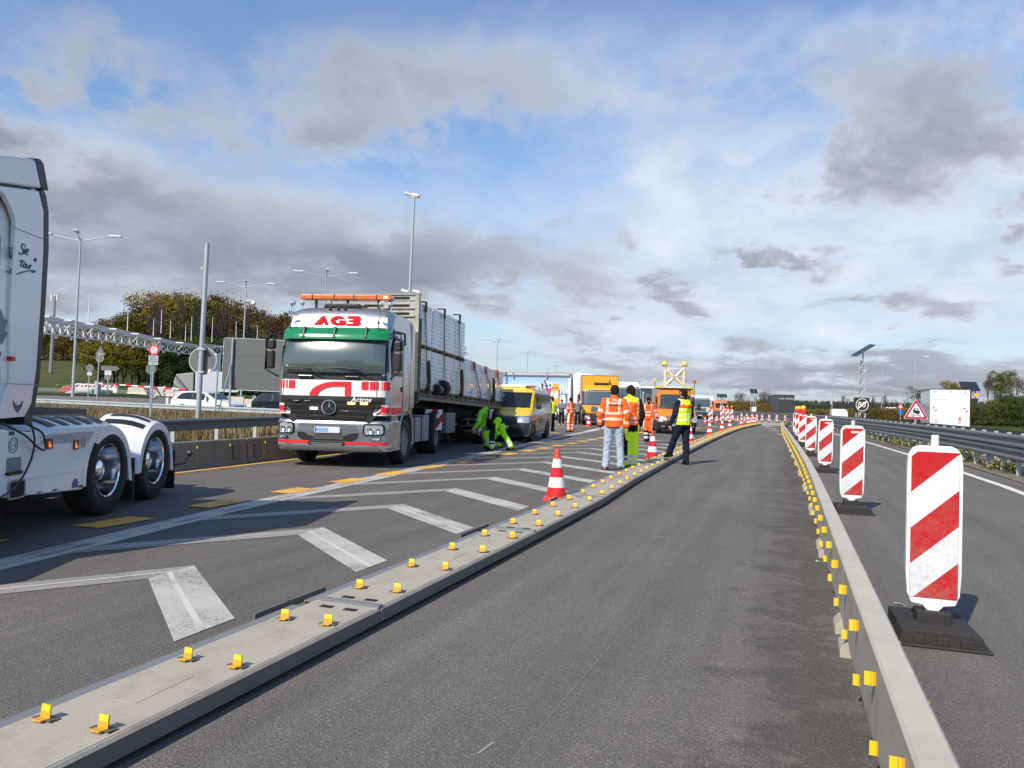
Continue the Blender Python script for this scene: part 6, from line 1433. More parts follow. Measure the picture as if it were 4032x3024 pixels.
# orange works truck with arrow board
M_ora = mat('orange_paint', (0.80, 0.20, 0.012), .3, var=.03, coat=.5)
loc, rz = frame_at(2660, 38.0, 5)
ot = empty('works_truck', loc, rz, 'orange works truck with folded yellow-lamp arrow frame on its roof', 'truck')
OB = Body([(.22, .90, -.85, 1.6, .25, .08), (.45, .97, -.97, 1.6, .28, .10), (.66, .98, -.97, 1.6, .28, .10), (.86, .98, -.90, 1.6, .30, .10), (.96, .97, -.80, 1.6, .32, .09), (1.16, .95, -.42, 1.6, .30, .08), (1.25, .94, -.20, 1.6, .28, .06), (1.60, .90, .0, 1.6, .24, .06), (1.98, .84, .22, 1.58, .22, .05), (2.12, .80, .36, 1.55, .22, .04), (2.22, .66, .6, 1.5, .2, .02)])
OB.build('cab', [M_ora, M_black], ot, lambda i, k: 1 if i < 2 else 0)
OB.patch('windscreen_surround', ot, M_black, 1.24, 2.0, lambda z: (-.86 + (z - 1.2) * .05, .86 - (z - 1.2) * .05), .008, 12, 4); OB.patch('windscreen', ot, glass('truck_windscreen', (.035, .05, .055), .05), 1.28, 1.95, lambda z: (-.80 + (z - 1.2) * .05, .80 - (z - 1.2) * .05), .015, 12, 4)
gr = OB.patch('grille', ot, M_black, .66, .90, lambda z: (-.52 - (z - .66) * .3, .52 + (z - .66) * .3), .012, 10, 3)
for z in (.70, .77, .84): OB.patch('grille_slat', gr, M_rimg, z, z + .018, (-.50, .50), .022, 10, 1)
star_badge(ot, (0, -1.12, .80), .13, mat('silver_badge', (.6, .6, .58), .3, .6), back=False)
OB.patch('number_plate', ot, M_plate, .40, .51, (-.29, .27), .03, 4, 1); OB.patch('plate_band', ot, M_blue, .40, .51, (-.29, -.25), .034, 1, 1); textmesh('M·AM 5071', .10, 'plate_lettering', M_ink, ot, face_front(.02, -1.122, .457), .001, .001)
for s in (-1, 1):
    OB.patch('headlamp', ot, M_lens, .60, .86, (s * .72, s * .965), .014, 4, 3); OB.patch('fog_lamp', ot, M_lens, .34, .42, (s * .62, s * .80), .014, 3, 1)
    b = MB(); b.prism(rquad(s * 1.14 - .09, s * 1.14 + .09, 1.22, 1.55, .05), -.25, -.13, 'xz'); b.b2(s * .95, s * 1.1, -.2, -.16, 1.3, 1.36); b.build('door_mirror', M_black, ot, bevel=.03)
    b = MB(); b.prism([(-.1, 1.28), (.7, 1.28), (.7, 1.9), (.25, 1.9)], s * .925, s * .94, 'yz'); b.build('side_window', G_dark, ot)
    wheel(ot, (s * .86, 0, .36), .36, .24, M_under, s, dish=.0, n=28); wheel(ot, (s * .84, 3.4, .36), .36, .42, M_under, s, dish=.1, n=28)
    x_, z_, mm_ = (-1.0, 2.62, M_lampy) if s < 0 else (1.0, 2.58, mat('red_beacon', (.55, .05, .02), .3, coat=.5))
    b = MB(); b.tube([(x_, .5, 1.2 if s > 0 else 2.2), (x_, .5, z_)], .018, 6); bo_ = b.build('beacon_pole', M_black, ot); b = MB(); b.lathe([(.05, 0), (.085, .01), (.085, .12), (.06, .17), (0, .18)], (x_, .5, z_), 'z', 14); b.build('beacon_lamp', mm_, bo_)
b = MB(); b.b2(-1.02, 1.02, 1.7, 4.6, .75, .85); b.b2(-1.02, 1.02, 1.7, 1.74, .85, 2.3); b.b2(-1.04, -1.0, 1.7, 4.6, .85, 1.25); b.b2(1.0, 1.04, 1.7, 4.6, .85, 1.25); b.build('load_bed', mat('bed_grey', (.25, .24, .23), .6, var=.2, vscale=4, dirt=.3), ot); b = MB(); b.b2(-.4, .4, -.4, 4.5, .4, .75); b.b2(-.8, .8, -.7, 1.5, .2, .5); b.build('chassis', M_under, ot)
b = MB(); b.b2(1.03, 1.16, 2.2, 2.7, .45, .85); b.build('side_box', M_black, ot)
M_cream = mat('arrow_frame_cream', (.72, .62, .47), .5, var=.1, vscale=8, dirt=.2)
af = empty('arrow_frame', (0, 0, 0)); af.parent = ot
b = MB(); b.b2(-.95, .95, .60, .72, 2.24, 2.30); b.b2(-.6, .8, .55, 1.9, 2.28, 2.32); b.build('roof_rack', M_black, af)
b = MB(); b.b2(-.47, .47, .62, .74, 2.32, 2.40); b.build('base_beam', M_cream, af)
for s in (-1, 1):
    b = MB(); b.b2(s * .52, s * .43, .63, .71, 2.38, 3.42); b.build('upright', M_cream, af)
    b = MB(); b.tube([(s * .44, .66, 3.32), (s * .08, .66, 2.93), (s * .06, .66, 2.86), (s * .40, .66, 2.50), (s * .40, .66, 2.42)], .07, 8); b.build('diagonal', M_cream, af)
    for z, xx in ((3.05, .47), (2.72, .47), (2.48, .47), (3.08, .25), (2.62, .24)):
        b = MB(); b.lathe([(0, .03), (.08, .025), (.10, 0), (.10, -.03), (0, -.03)], (s * xx, .74, z), 'y', 12); b.build('small_lamp', M_vyel, af)
    b = MB(); b.lathe([(0, -.10), (.09, -.09), (.155, -.03), (.16, .0), (.16, .06), (.11, .10), (0, .11)], (s * .50, .68, 3.56), 'y', 24); la = b.build('large_lamp', M_vyel, af); b = MB(); b.b2(s * .50 - .09, s * .50 + .09, .53, .58, 3.52, 3.57); b.b2(s * .50 - .012, s * .50 + .012, .55, .6, 3.36, 3.54); b.build('lamp_bracket', M_cream, la)
    b = MB(); b.lathe([(0, 0), (.13, .01), (.13, .08), (.07, .13), (0, .14)], (s * .80, .62, 2.30), 'z', 12); b.build('amber_rotating_light', M_vyel, af)
for z in (3.55, 3.33, 2.92): b = MB(); b.b2(-.46, .46, .66, .685, z, z + .022); b.build('cross_bar', M_plate, af)
b = MB(); b.prism(rquad(.78, 1.02, 2.02, 2.24, .08), .3, .5, 'xz'); b.build('side_spotlight', mat('lamp_ochre', (.45, .28, .02), .4, var=.3, vscale=20), af, bevel=.03)
# printed trailer with white tractor
def print_mat():
    m = bpy.data.materials.new('mountain_print'); m.use_nodes = True; N = NT(m.node_tree); b = N.n['Principled BSDF']
    t = N.new('ShaderNodeTexCoord').outputs['Object']; x, y, z = N.sep(t)
    ridge = N.m('ADD', N.m('MULTIPLY', N.noise(N.comb(y, 0.0, 0.0), .9, 8, .62), 1.3), 1.85)
    pk = N.m('MULTIPLY', N.m('SUBTRACT', 1.0, N.m('MULTIPLY', N.m('ABSOLUTE', N.m('SUBTRACT', y, 2.05)), .95), clamp=True), .75)
    ridge = N.m('ADD', ridge, pk)
    sky_ = N.mix(N.m('MULTIPLY', N.m('SUBTRACT', z, 2.2), .8, clamp=True), (.62, .72, .85), (.25, .45, .80))
    rock = N.mix(N.ramp(N.noise(N.map(t, scale=(1, 1.4, .8), rot=(R(30), 0, 0)), 3.2, 6, .7), [(.44, 0), (.54, 1)]), (.03, .05, .16), (.70, .74, .84))
    c = N.mix(N.m('GREATER_THAN', z, ridge), rock, sky_)
    low = N.m('LESS_THAN', z, N.m('ADD', N.m('MULTIPLY', N.m('LESS_THAN', y, 1.0), .45), N.m('ADD', 1.5, N.m('MULTIPLY', N.noise(N.comb(y, 3.0, 0.0), .8, 3, .5), .4))))
    c = N.mix(low, c, (.02, .17, .50)); N.l.new(c, b.inputs['Base Color']); b.inputs['Roughness'].default_value = .4; return m
q = PD(2246, 60); q0 = PD(1960, 61.5); ang = math.atan2(-(q0.x - q.x), q0.y - q.y)
tr2 = empty('printed_trailer', (q.x, q.y, 0), ang, 'semi-trailer with snowy mountain and drinks carton print behind the yellow van', 'trailer')
b = MB(); b.b2(-.03, 2.5, 0, 13.4, 1.05, 3.80); bd2 = b.build('body', mat('trailer_white', (.72, .72, .72), .4, var=.03), tr2, bevel=.02)
b = MB(); b.b2(-.06, -.035, .25, 13.0, 1.02, 3.40); b.build('side_print', print_mat(), tr2)
b = MB(); b.tube([(-.10, .1, 3.62), (-.10, 13.2, 3.62)], .12, 8); b.b2(-.2, -.02, 0, 13.3, 3.70, 3.80); b.build('rolled_curtain', mat('curtain_grey', (.36, .37, .39), .5, var=.1), tr2)
for y in (1.9, 4.7, 7.5, 10.3): b = MB(); b.b2(-.26, -.20, y, y + .08, 3.3, 3.85); b.build('curtain_strap', M_rimg, tr2)
def carton(y, w_, z0, z1, c, name='carton_print', top=None):
    b = MB(); b.prism([(y, z0), (y + w_, z0), (y + w_, z1 - .15), (y + w_ * .9, z1), (y + w_ * .1, z1), (y, z1 - .15)], -.075, -.062, 'yz'); o = b.build(name, c, tr2)
    b = MB(); b.prism([(y + w_ * .15, z0 + (z1 - z0) * .35), (y + w_ * .85, z0 + (z1 - z0) * .3), (y + w_ * .8, z0 + (z1 - z0) * .62), (y + w_ * .2, z0 + (z1 - z0) * .66)], -.082, -.076, 'yz'); b.build('print_panel', M_plate, o)
    b = MB(); b.b2(-.082, -.076, y, y + w_, z0 + (z1 - z0) * .78, z0 + (z1 - z0) * .82); b.build('print_band', M_red, o)
carton(.95, .52, 1.15, 2.95, mat('carton_orange', (.80, .38, .03), .4)); carton(1.62, .36, 1.2, 2.55, mat('carton_magenta', (.50, .03, .12), .4)); carton(2.05, .3, 1.5, 2.5, mat('carton_green', (.04, .22, .10), .4)); carton(.38, .48, 1.35, 2.05, mat('carton_white', (.75, .7, .7), .4))
b = MB(); b.b2(0, 2.4, .3, 6.0, .45, .95); b.build('side_skirt', M_whited, tr2)
for y in (9, 10.3): wheel(tr2, (.15, y, .46), .46, .3, M_rimg, -1, n=24, lugs=False)
b = MB(); b.b2(.2, 2.3, -1.0, 13, .7, 1.04); b.build('chassis', M_under, tr2)
twt = empty('lorry_tractor', (q.x, q.y, 0), ang, 'plain white lorry tractor in front of the mountain print trailer, behind the yellow lorry', 'lorry')
b = MB(); b.prism([(-.25, .35), (-.15, 3.72), (-.6, 3.86), (-1.9, 3.70), (-2.45, 2.9), (-2.6, 1.6), (-2.6, .35)], -.02, 2.46, 'yz'); cw = b.build('cab', M_white, twt, bevel=.12, seg=4)
b = MB(); b.prism([(-1.55, 1.75), (-2.35, 1.75), (-2.2, 2.55), (-1.6, 2.55)], -.05, -.02, 'yz'); b.build('door_window', G_dark, twt); b = MB(); b.prism([(-.8, .6), (-.8, 3.2)] + [(-.815, 3.2), (-.815, .6)], -.026, -.018, 'yz'); b.build('panel_seam', M_rimg, twt)
for y in (-1.5, 1.4): wheel(twt, (.14, y, .46), .46, .3, M_rimg, -1, n=24, lugs=False)
# lorries further back
loc, rz = frame_at(2466, 66, 3); cabover('box_lorry', loc, rz, 'white lorry with tall roof deflector just right of the yellow lorry', M_white, M_white, 2.4, 3.35, 3.5, 8, bandc=None)
loc, rz = frame_at(2540, 72, 3); cabover('box_lorry', loc, rz, 'dark-fronted lorry with white box behind the men, second right of the yellow lorry', M_vdark, M_white, 2.4, 3.0, 3.35, 8)
loc, rz = frame_at(2748, 84, 2); cabover('box_lorry', loc, rz, 'pale grey box lorry half hidden behind the policeman and orange truck', mat('pale_grey_paint', (.5, .52, .54), .4), mat('pale_grey_paint', (.5, .52, .54), .4), 2.4, 2.6, 2.9, 7)
loc, rz = frame_at(2781, 106, 3); cabover('box_lorry', loc, rz, 'distant white lorry with dark windscreen left of the orange van', M_white, M_white, 2.4, 2.5, 3.05, 8)
loc, rz = frame_at(2841, 100, 3); dv = empty('works_van', loc, rz, 'distant orange high-roof van behind the small cones', 'van')
DV = Body([(.25, .9, -.9, 4.2, .25, .08), (.6, .98, -1.0, 4.2, .28, .1), (.95, .98, -.85, 4.2, .3, .1), (1.2, .96, -.4, 4.2, .3, .08), (1.95, .90, .1, 4.2, .25, .05), (2.15, .84, .4, 4.15, .2, .05), (2.25, .7, .6, 4.1, .2, .02)])
DV.build('body', [M_ora, M_black], dv, lambda i, k: 1 if i < 1 else 0); DV.patch('windscreen', dv, G_dark, 1.25, 1.9, (-.82, .82), .012, 8, 3); DV.patch('grille', dv, M_black, .55, .8, (-.5, .5), .012, 6, 1)
for s in (-1, 1):
    DV.patch('headlamp', dv, M_onw, .66, .82, (s * .7, s * .92), .014, 3, 1); wheel(dv, (s * .86, 0, .35), .35, .22, M_under, s, n=20, lugs=False); wheel(dv, (s * .86, 3.3, .35), .35, .22, M_under, s, n=20, lugs=False)
    b = MB(); b.prism(rquad(s * 1.12 - .08, s * 1.12 + .08, 1.25, 1.5, .04), -.3, -.2, 'xz'); b.build('door_mirror', M_black, dv)
# right: white box lorry seen from behind on the far carriageway, beyond the rails
loc, rz = frame_at(3740, 54, 24); loc = (loc[0], loc[1], -.85)
rl = empty('box_lorry', loc, rz, 'white box lorry seen from behind beyond the guard rails, with tail lift', 'lorry')
b = MB(); b.b2(-1.25, 1.25, 0, 7.5, 1.1, 3.95); b.build('box_body', [M_white], rl, bevel=.02)
b = MB(); b.b2(-1.12, 1.12, -.03, -.005, 3.2, 3.85); b.build('upper_flap', M_whited, rl, bevel=.01); b = MB(); b.b2(-1.2, 1.2, -.06, -.008, 1.1, 3.12); tl = b.build('tail_lift', M_white, rl, bevel=.01)
for x in (-.95, 0, .95): b = MB(); b.b2(x - .03, x + .03, -.05, -.031, 3.70, 3.86); b.build('hinge', M_rimg, rl)
for x in (-.95, .98): wpn = MB(); wpn.b2(-.12, .12, -.003, .003, -.14, .14); o = wpn.build('warning_sticker', M_wp, tl, (x, -.065, 2.5)); o.scale = (1, 1, 1)
b = MB(); b.b2(.55, .70, -.066, -.06, 1.75, 2.0); b.build('orange_sticker', M_amber, tl)
for x in (-1.05, 1.05): b = MB(); b.b2(x - .14, x + .14, -.066, -.06, 2.05, 2.10); b.build('reflector_strip', M_ref, tl)
for x in (-.85, .6): b = MB(); b.b2(x - .1, x + .1, -.066, -.061, 1.5, 1.8); b.build('small_sticker', mat('pink_grey_sticker', (.55, .42, .45), .5, var=.4, vscale=30), tl)
b = MB(); b.b2(-1.2, 1.2, -.10, .1, .55, .72); b.b2(-.5, .5, 0, 7.4, .45, .74); b.b2(-.5, -.3, -.08, .1, .3, .56); b.b2(.45, .7, -.08, .1, .3, .56); b.build('underrun_bar', M_under, rl)
for s in (-1, 1):
    wheel(rl, (s * 1.0, 2.0, .46), .46, .45, M_rimg, s, n=24, lugs=False); b = MB(); b.b2(s * .8, s * 1.15, -.11, -.08, .58, .68); b.build('tail_lamp', mat('tail_lamp_red', (.6, .03, .02), .3), rl)
b = MB(); b.b2(-1.28, 1.28, -.02, 7.5, 3.94, 3.99); b.build('roof_edge', M_under, rl)
# white van further ahead
loc, rz = frame_at(3308, 92, 20); loc = (loc[0], loc[1], -1.1); wv = empty('delivery_van', loc, rz, 'white panel van seen from behind in the distance beyond the rails', 'van')
WVB = Body([(.35, .95, -.05, 5.2, .15, .03), (1.4, .98, -.02, 5.2, .15, .03), (2.2, .90, .05, 5.0, .2, .04), (2.5, .82, .15, 4.8, .22, .04), (2.62, .6, .35, 4.6, .2, .02)]); WVB.build('body', [M_white], wv)
for s in (-1, 1): wheel(wv, (s * .86, 1.0, .35), .35, .22, M_under, s, n=18, lugs=False); WVB.patch('tail_lamp', wv, mat('tail_lamp_red', (.6, .03, .02), .3), .9, 1.3, (s * .86, s * .95), .01, 2, 1)
b = MB(); b.b2(-.006, .006, -.075, -.03, .6, 2.2); b.build('door_seam', M_rimg, wv)
# dark container trailer across the bend
loc, rz = frame_at(3096, 118, 12); dc = empty('container_trailer', loc, rz, 'dark grey container trailer with pale lettering on the road bend', 'trailer')
b = MB(); b.b2(-1.2, 1.2, 0, 13, .8, 3.55); b.build('container', mat('container_dark', (.035, .035, .04), .6, var=.2, dirt=.1), dc); b = MB(); b.b2(-1.25, -1.205, .1, 13, .8, 3.5); b.build('grey_curtain', mat('container_grey', (.10, .11, .12), .6, var=.2), dc); b = MB(); b.b2(-1.26, 1.22, -.03, 13, 3.55, 3.63); b.build('top_rail', M_rimg, dc)
textmesh('KARL WENZEL', .33, 'container_lettering', mat('lettering_pale', (.5, .48, .45), .6), dc, face_front(.0, -.02, 2.95), .003, .008)
for y in (1.2, 2.5): wheel(dc, (-1.0, y, .48), .48, .3, M_rimg, -1, n=18, lugs=False)
# lorry and lift cab far right
loc, rz = frame_at(3506, 145, 21); fl = empty('flatbed_lorry', (loc[0], loc[1], -1.1), rz, 'distant white and red lorry cab with a loaded flatbed beyond the rails', 'lorry')
b = MB(); b.b2(-1.1, 1.1, 0, 1.9, 1.0, 3.3); b.build('cab', M_whited, fl, bevel=.12); b = MB(); b.b2(-1.0, 1.0, -.03, 0, 1.6, 2.1); b.build('red_frame', M_lampr, fl); b = MB(); b.b2(1.2, 4.6, -.6, 1.6, .9, 1.9); b.build('load', mat('load_beige', (.45, .42, .36), .8, var=.3, vscale=1.2), fl); b = MB(); b.b2(-1.0, 4.6, 0, 2, .4, .95); b.build('chassis', M_under, fl)
# white estate car and a dark car on the service road
def estate(px, D, rel, label, paint_, zoff):
    q = PD(px, D); t = empty('parked_car', (q.x, q.y, zoff), YAW - R(rel), label, 'car')
    # long axis along local x, nose towards +x; side seen from -y
    hw = .88; prof = [(-2.15, .35), (-2.2, .62), (-2.14, .92), (-2.02, 1.06), (-1.72, 1.38), (-1.35, 1.47), (-.3, 1.49), (.25, 1.42), (.62, 1.22), (1.05, .98), (1.62, .88), (2.05, .74), (2.18, .55), (2.16, .30), (1.72, .24)]
    arc = lambda c: [(c + .36 * math.cos(R(a)), .30 + .36 * math.sin(R(a))) for a in range(0, 181, 20)]
    P = prof + arc(1.32) + [(.6, .22), (-.7, .22)] + arc(-1.30) + [(-1.75, .26)]
    b = MB(); rows = []
    for yy, tp in ((-hw + .05, .0), (-hw, .0), (-hw + .02, .0)): pass
    low = lambda x, z, s: s * (hw - (.0 if z < .95 else (z - .95) * .34))
    n = len(P); vs = [(x, low(x, z, -1), z) for x, z in P] + [(x, low(x, z, 1), z) for x, z in P]
    b.add(vs, [tuple(range(n)), tuple(range(2 * n - 1, n - 1, -1))]); o = len(b.v) - 2 * n
    for i in range(n): j = (i + 1) % n; b.f.append([o + i, o + n + i, o + n + j, o + j]); b.mi.append(0); b.sm.append(False)
    b.build('body', [paint_], t, bevel=.03, seg=3)
    for s in (-1, 1):
        wn = [(-1.78, 1.02), (-1.45, 1.33), (-1.1, 1.40), (-.35, 1.41), (.1, 1.36), (.50, 1.14), (.66, .98), (.2, .95), (-1.5, .98)]
        b = MB(); b.add([(x, low(x, z, s) + s * .006, z) for x, z in wn], [tuple(range(len(wn)))]); sw_ = b.build('side_windows', G_dark, t)
        for x in (-.62, .30): b = MB(); b.add([(x + dx_, low(x, z, s) + s * .012, z) for dx_, z in ((0, .96), (.06, .96), (.04, 1.40 if x < 0 else 1.27), (-.02, 1.40 if x < 0 else 1.30))], [(0, 1, 2, 3)]); b.build('pillar', paint_ if x > 0 else M_black, sw_)
        for x in (1.32, -1.30): wheel(t, (x, s * .77, .31), .31, .20, M_rimg, s, n=24, lugs=False).rotation_euler.z = R(90)
        b = MB(); b.box((.45, s * .98, 1.0), (.16, .14, .12)); b.build('door_mirror', paint_, t, bevel=.04); b = MB(); b.box((1.95, s * .66, .66), (.28, .30, .10), rz=s * R(-18)); b.build('headlamp', M_lens, t, bevel=.02)
        b = MB(); b.box((-2.13, s * .66, .84), (.12, .34, .14)); b.build('tail_lamp', mat('tail_lamp_dark', (.16, .01, .02), .2, coat=.6), t)
    b = MB(); b.add([(.36, -.70, 1.385), (.36, .70, 1.385), (1.02, .80, 1.012), (1.02, -.80, 1.012)], [(0, 1, 2, 3)]); b.build('windscreen', G_dark, t); b = MB(); b.add([(-1.76, -.66, 1.36), (-1.76, .66, 1.36), (-2.05, .74, 1.06), (-2.05, -.74, 1.06)], [(0, 1, 2, 3)]); b.build('rear_window', G_dark, t)
    b = MB(); b.b2(2.16, 2.19, -.6, .6, .34, .5); b.b2(2.14, 2.17, -.5, .5, .58, .64); b.build('grille', M_black, t); b = MB(); b.b2(-1.6, 1.6, -.7, .7, .16, .3); b.build('underbody', M_under, t)
    return t
estate(824, 47.5, 14, 'white estate car parked on the service road behind the guard rail', M_white, .05)
estate(1128, 52, 14, 'dark car partly hidden by the silver tractor on the service road', mat('black_paint', (.012, .013, .016), .15, coat=1.0), .05)
# ------------------------------------------------------------------ lamps, masts and signs
def ground_at(px, D):
    q = PD(px, D); return Vector((q.x, q.y, terrain(q.x, q.y)))
M_pole = mat('galvanised_pole', (0.40, 0.43, 0.45), .5, .25, var=.12, vscale=2)
M_signb = mat('sign_back_grey', (0.13, 0.145, 0.14), .6, var=.06); M_signe = mat('sign_edge', (.62, .63, .62), .4)
def zt_of(px, y, D): return CAMH + (1580 + .026 * (px - 2016) - y) / FPX * D
def lamp3(px, ytop, D, label, arm=1.6, arms=((1, 0), (-1, 0), (.3, -.9)), cam_=False):
    g_ = ground_at(px, D); H_ = zt_of(px, ytop, D) - g_.z; t = empty('street_lamp', g_, YAW, label, 'street lamp', 'tall lamps of the parking area'); t.rotation_euler.y = R(.7)
    b = MB(); b.tube([(0, 0, 0), (0, 0, H_ * .5), (0, 0, H_)], [.12, .09, .06], 10); b.build('pole', M_pole, t)
    for ax, ay in arms:
        L = arm * (4.6 if abs(ax) > .8 else 2.6); dx_, dy_ = ax * L / 1.6 * .62, ay * L / 1.6 * .62
        b = MB(); b.tube([(0, 0, H_ - .35), (dx_ * .8, dy_ * .8, H_ - .10 + .10 * arm)], [.05, .035], 6); b.build('arm', M_pole, t)
        b = MB(); b.box((dx_ * 1.0, dy_ * 1.0, H_ - .05 + .12 * arm), (1.0, .34, .13), rz=math.atan2(ay, ax)); b.build('lamp_head', mat('lamp_head_pale', (.62, .64, .66), .4), t, bevel=.03)
    if cam_:
        b = MB(); b.b2(.0, .9, -.05, .05, H_ - 1.9, H_ - 1.8); b.sphere((.95, 0, H_ - 2.15), .28, 10); b.build('dome_camera', M_whited, t)
lamp3(251 + 34, 929, 61, 'triple-arm lamp post on the grassy island at the left'); lamp3(948, 1117, 85, 'triple-arm lamp post with a dome camera above the large grey sign', cam_=True)
lamp3(1262, 1075, 78, 'triple-arm lamp post rising directly behind the silver cab'); lamp3(1950, 1340, 140, 'triple-arm lamp post just right of the trailer load'); lamp3(2070, 1385, 180, 'triple-arm lamp post above the printed trailer'); lamp3(2185, 1440, 245, 'smaller paired lamp post, left one above the printed trailer'); lamp3(2200, 1462, 270, 'smaller paired lamp post, right one above the printed trailer')
# camera mast
D = 52; g_ = ground_at(1592, D); H_ = zt_of(1600, 765, D) - g_.z; t = empty('camera_mast', g_, YAW, 'tall slim mast with surveillance cameras behind the stacked load', 'mast'); t.rotation_euler.y = R(1)
b = MB(); b.tube([(0, 0, 0), (0, 0, H_)], [.13, .08], 10); b.build('pole', M_pole, t)
for x, z, r_ in ((-.42, .1, .3), (.1, .05, -.2), (-.35, -6.7, 0), (.45, -6.7, 0)): b = MB(); b.box((x, 0, H_ + z), (.5, .2, .2), rz=r_, ry=.2); b.build('camera', M_whited, t, bevel=.03)
b = MB(); b.b2(-.5, .5, -.04, .04, H_ - .15, H_ - .05); b.build('camera_bracket', M_pole, t)
# single-arm lamps on the right
for i, (px, y, D, lb_) in enumerate([(3598, 1409, 118, 'single-arm lamp post left of the white box lorry, tallest on the right side'), (3470, 1441, 140, 'single-arm lamp post right of the solar tower'), (3276, 1482, 185, 'single-arm lamp post left of the distant white van'), (3368, 1462, 160, 'single-arm lamp post directly left of the solar tower'), (3902, 1440, 130, 'single-arm lamp post behind the green tree at the right'), (4004, 1467, 150, 'single-arm lamp post near the right edge, lower of two'), (4026, 1455, 120, 'lamp post at the very right edge')]):
    g_ = ground_at(px, D); H_ = zt_of(px, y, D) - g_.z; t = empty('street_lamp', g_, YAW, lb_, 'street lamp', 'single-arm lamps along the far carriageway'); t.rotation_euler.y = R(.8)
    b = MB(); b.tube([(0, 0, 0), (0, 0, H_)], [.10, .06], 8); b.build('pole', M_pole, t); b = MB(); b.tube([(0, 0, H_ - .03), (1.3, 0, H_ + .22)], .04, 6); b.build('arm', M_pole, t); b = MB(); b.box((1.75, 0, H_ + .3), (.95, .3, .16), ry=-.12); b.build('lamp_head', mat('lamp_head_pale', (.62, .64, .66), .4), t, bevel=.04)
# sign backs and signs on the left
def post(t, H_, r=.04, x=0): b = MB(); b.tube([(x, 0, 0), (x, 0, H_)], r, 8); return b.build('post', M_pole, t)
def disc(r, y0, y1, n=36): b = MB(); b.lathe([(0, y0), (r, y0), (r, y1), (0, y1)], (0, 0, 0), 'y', n); return b
g_ = ground_at(781, 25); t = empty('tall_signpost', (g_.x, g_.y, 0), YAW, 'tall bare grey post carrying a large round sign seen from the back', 'signpost'); t.rotation_euler.y = R(1)
b = MB(); b.tube([(0, 0, 0), (0, 0, 6.45)], [.085, .075], 12); b.build('post', M_pole, t)
zc = zt_of(791, 1420, 25); o = disc(.455, .10, .13).build('sign_disc', M_signb, t, (.02, 0, zc)); b = MB(); b.lathe([(.44, .095), (.455, .09), (.468, .10), (.468, .13), (.44, .13)], (0, 0, 0), 'y', 36); b.build('sign_rim', M_signe, o)
b = MB(); b.box((.23, .095, -.33), (.07, .004, .15), ry=.25); b.build('sticker', M_plate, o); 
for z in (.38, -.38): b = MB(); b.box((0, .0, z), (.24, .20, .035)); b.build('clamp', M_signe, o)
b = MB(); b.box((-.1, -.05, 5.6), (.1, .05, .1)); b.build('bracket', M_pole, t)
g_ = ground_at(595, 33); t = empty('no_entry_sign', (g_.x, g_.y, 0), YAW, 'round white sign with red rim above a small text plate on a thin post', 'sign'); t.rotation_euler.y = R(1.2)
Hh = zt_of(612, 1345, 33); post(t, Hh, .035); zc = zt_of(612, 1378, 33); disc(.225, -.06, -.05).build('sign_face', mat('sign_grey_white', (.55, .56, .58), .4), t, (0, 0, zc)); b = MB(); b.lathe([(.165, -.063), (.228, -.063), (.228, -.048), (.165, -.048)], (0, 0, zc), 'y', 36); b.build('red_ring', M_red, t)
b = MB(); b.b2(-.21, .21, -.06, -.05, zc - .66, zc - .25); pp = b.build('text_plate', mat('plate_grey_white', (.45, .47, .50), .4), t)
for k, tx in enumerate(('Straßen-', 'dienst und', 'Unternehmer', 'frei')): textmesh(tx, .075, 'plate_text', M_ink, pp, face_front(0, -.065, zc - .31 - .093 * k), .001)
g_ = ground_at(600, 34.5); t = empty('sign_back', (g_.x, g_.y, 0), YAW, 'dark triangular and round sign backs half hidden by the red-rimmed sign', 'sign'); post(t, zc + .1, .03, -.1); b = MB(); b.prism([(-.42, .30 + zc), (.42, .30 + zc), (0, zc - .35)], -.0, .02, 'xz'); b.build('triangle', M_signb, t); disc(.25, 0, .02).build('disc', M_signb, t, (-.12, 0, zc - .8))
def small_sign(px, ybot, D, label, items, name='sign_back', px2=None):
    g_ = ground_at(px, D); zb = g_.z; t = empty(name, g_, YAW, label, 'sign'); t.rotation_euler.y = R(1)
    top = 0
    for it in items:
        k, x, y, s = it[:4]; X = (x - px) / FPX * D; Z = zt_of(x, y, D) - zb; top = max(top, Z)
        if k == 'disc': o = disc(s, -.03, .0, 28).build('disc', M_signb, t, (X, 0, Z)); b = MB(); b.lathe([(s * .96, -.035), (s * 1.02, -.035), (s * 1.02, 0), (s * .96, 0)], (0, 0, 0), 'y', 28); b.build('rim', M_signe, o)
        elif k == 'tri': b = MB(); b.prism([(-s, -s * .58), (s, -s * .58), (0, s * 1.15)], -.03, 0, 'xz'); o = b.build('triangle', M_signb, t, (X, 0, Z)); b = MB(); b.prism([(-s * 1.05, -s * .63), (s * 1.05, -s * .63), (s * .98, -s * .55), (-s * .98, -s * .55)], -.035, 0, 'xz'); b.build('rim', M_signe, o)
        elif k == 'arrow': b = MB(); b.prism([(-s, -.22), (s * .7, -.22), (s, 0), (s * .7, .22), (-s, .22)], -.03, 0, 'xz'); b.build('arrow_board', M_signb, t, (X, 0, Z))
        elif k == 'rect': b = MB(); b.b2(-s, s, -.03, 0, -s * .7, s * .7); b.build('plate', M_signe, t, (X, 0, Z))
    post(t, top, .045); return t
small_sign(381, 1590, 58, 'triangular and round sign backs stacked on one post left of the wood', [('tri', 385, 1383, .36), ('disc', 384, 1410, .30)])
small_sign(346, 1500, 66, 'small grey disc and plate on a post above the white barriers', [('disc', 347, 1449, .30), ('rect', 347, 1472, .2)])
small_sign(420, 1500, 68, 'grey arrow-shaped sign back above the white barriers', [('arrow', 428, 1450, .85), ('disc', 419, 1485, .27), ('rect', 420, 1468, .3)])
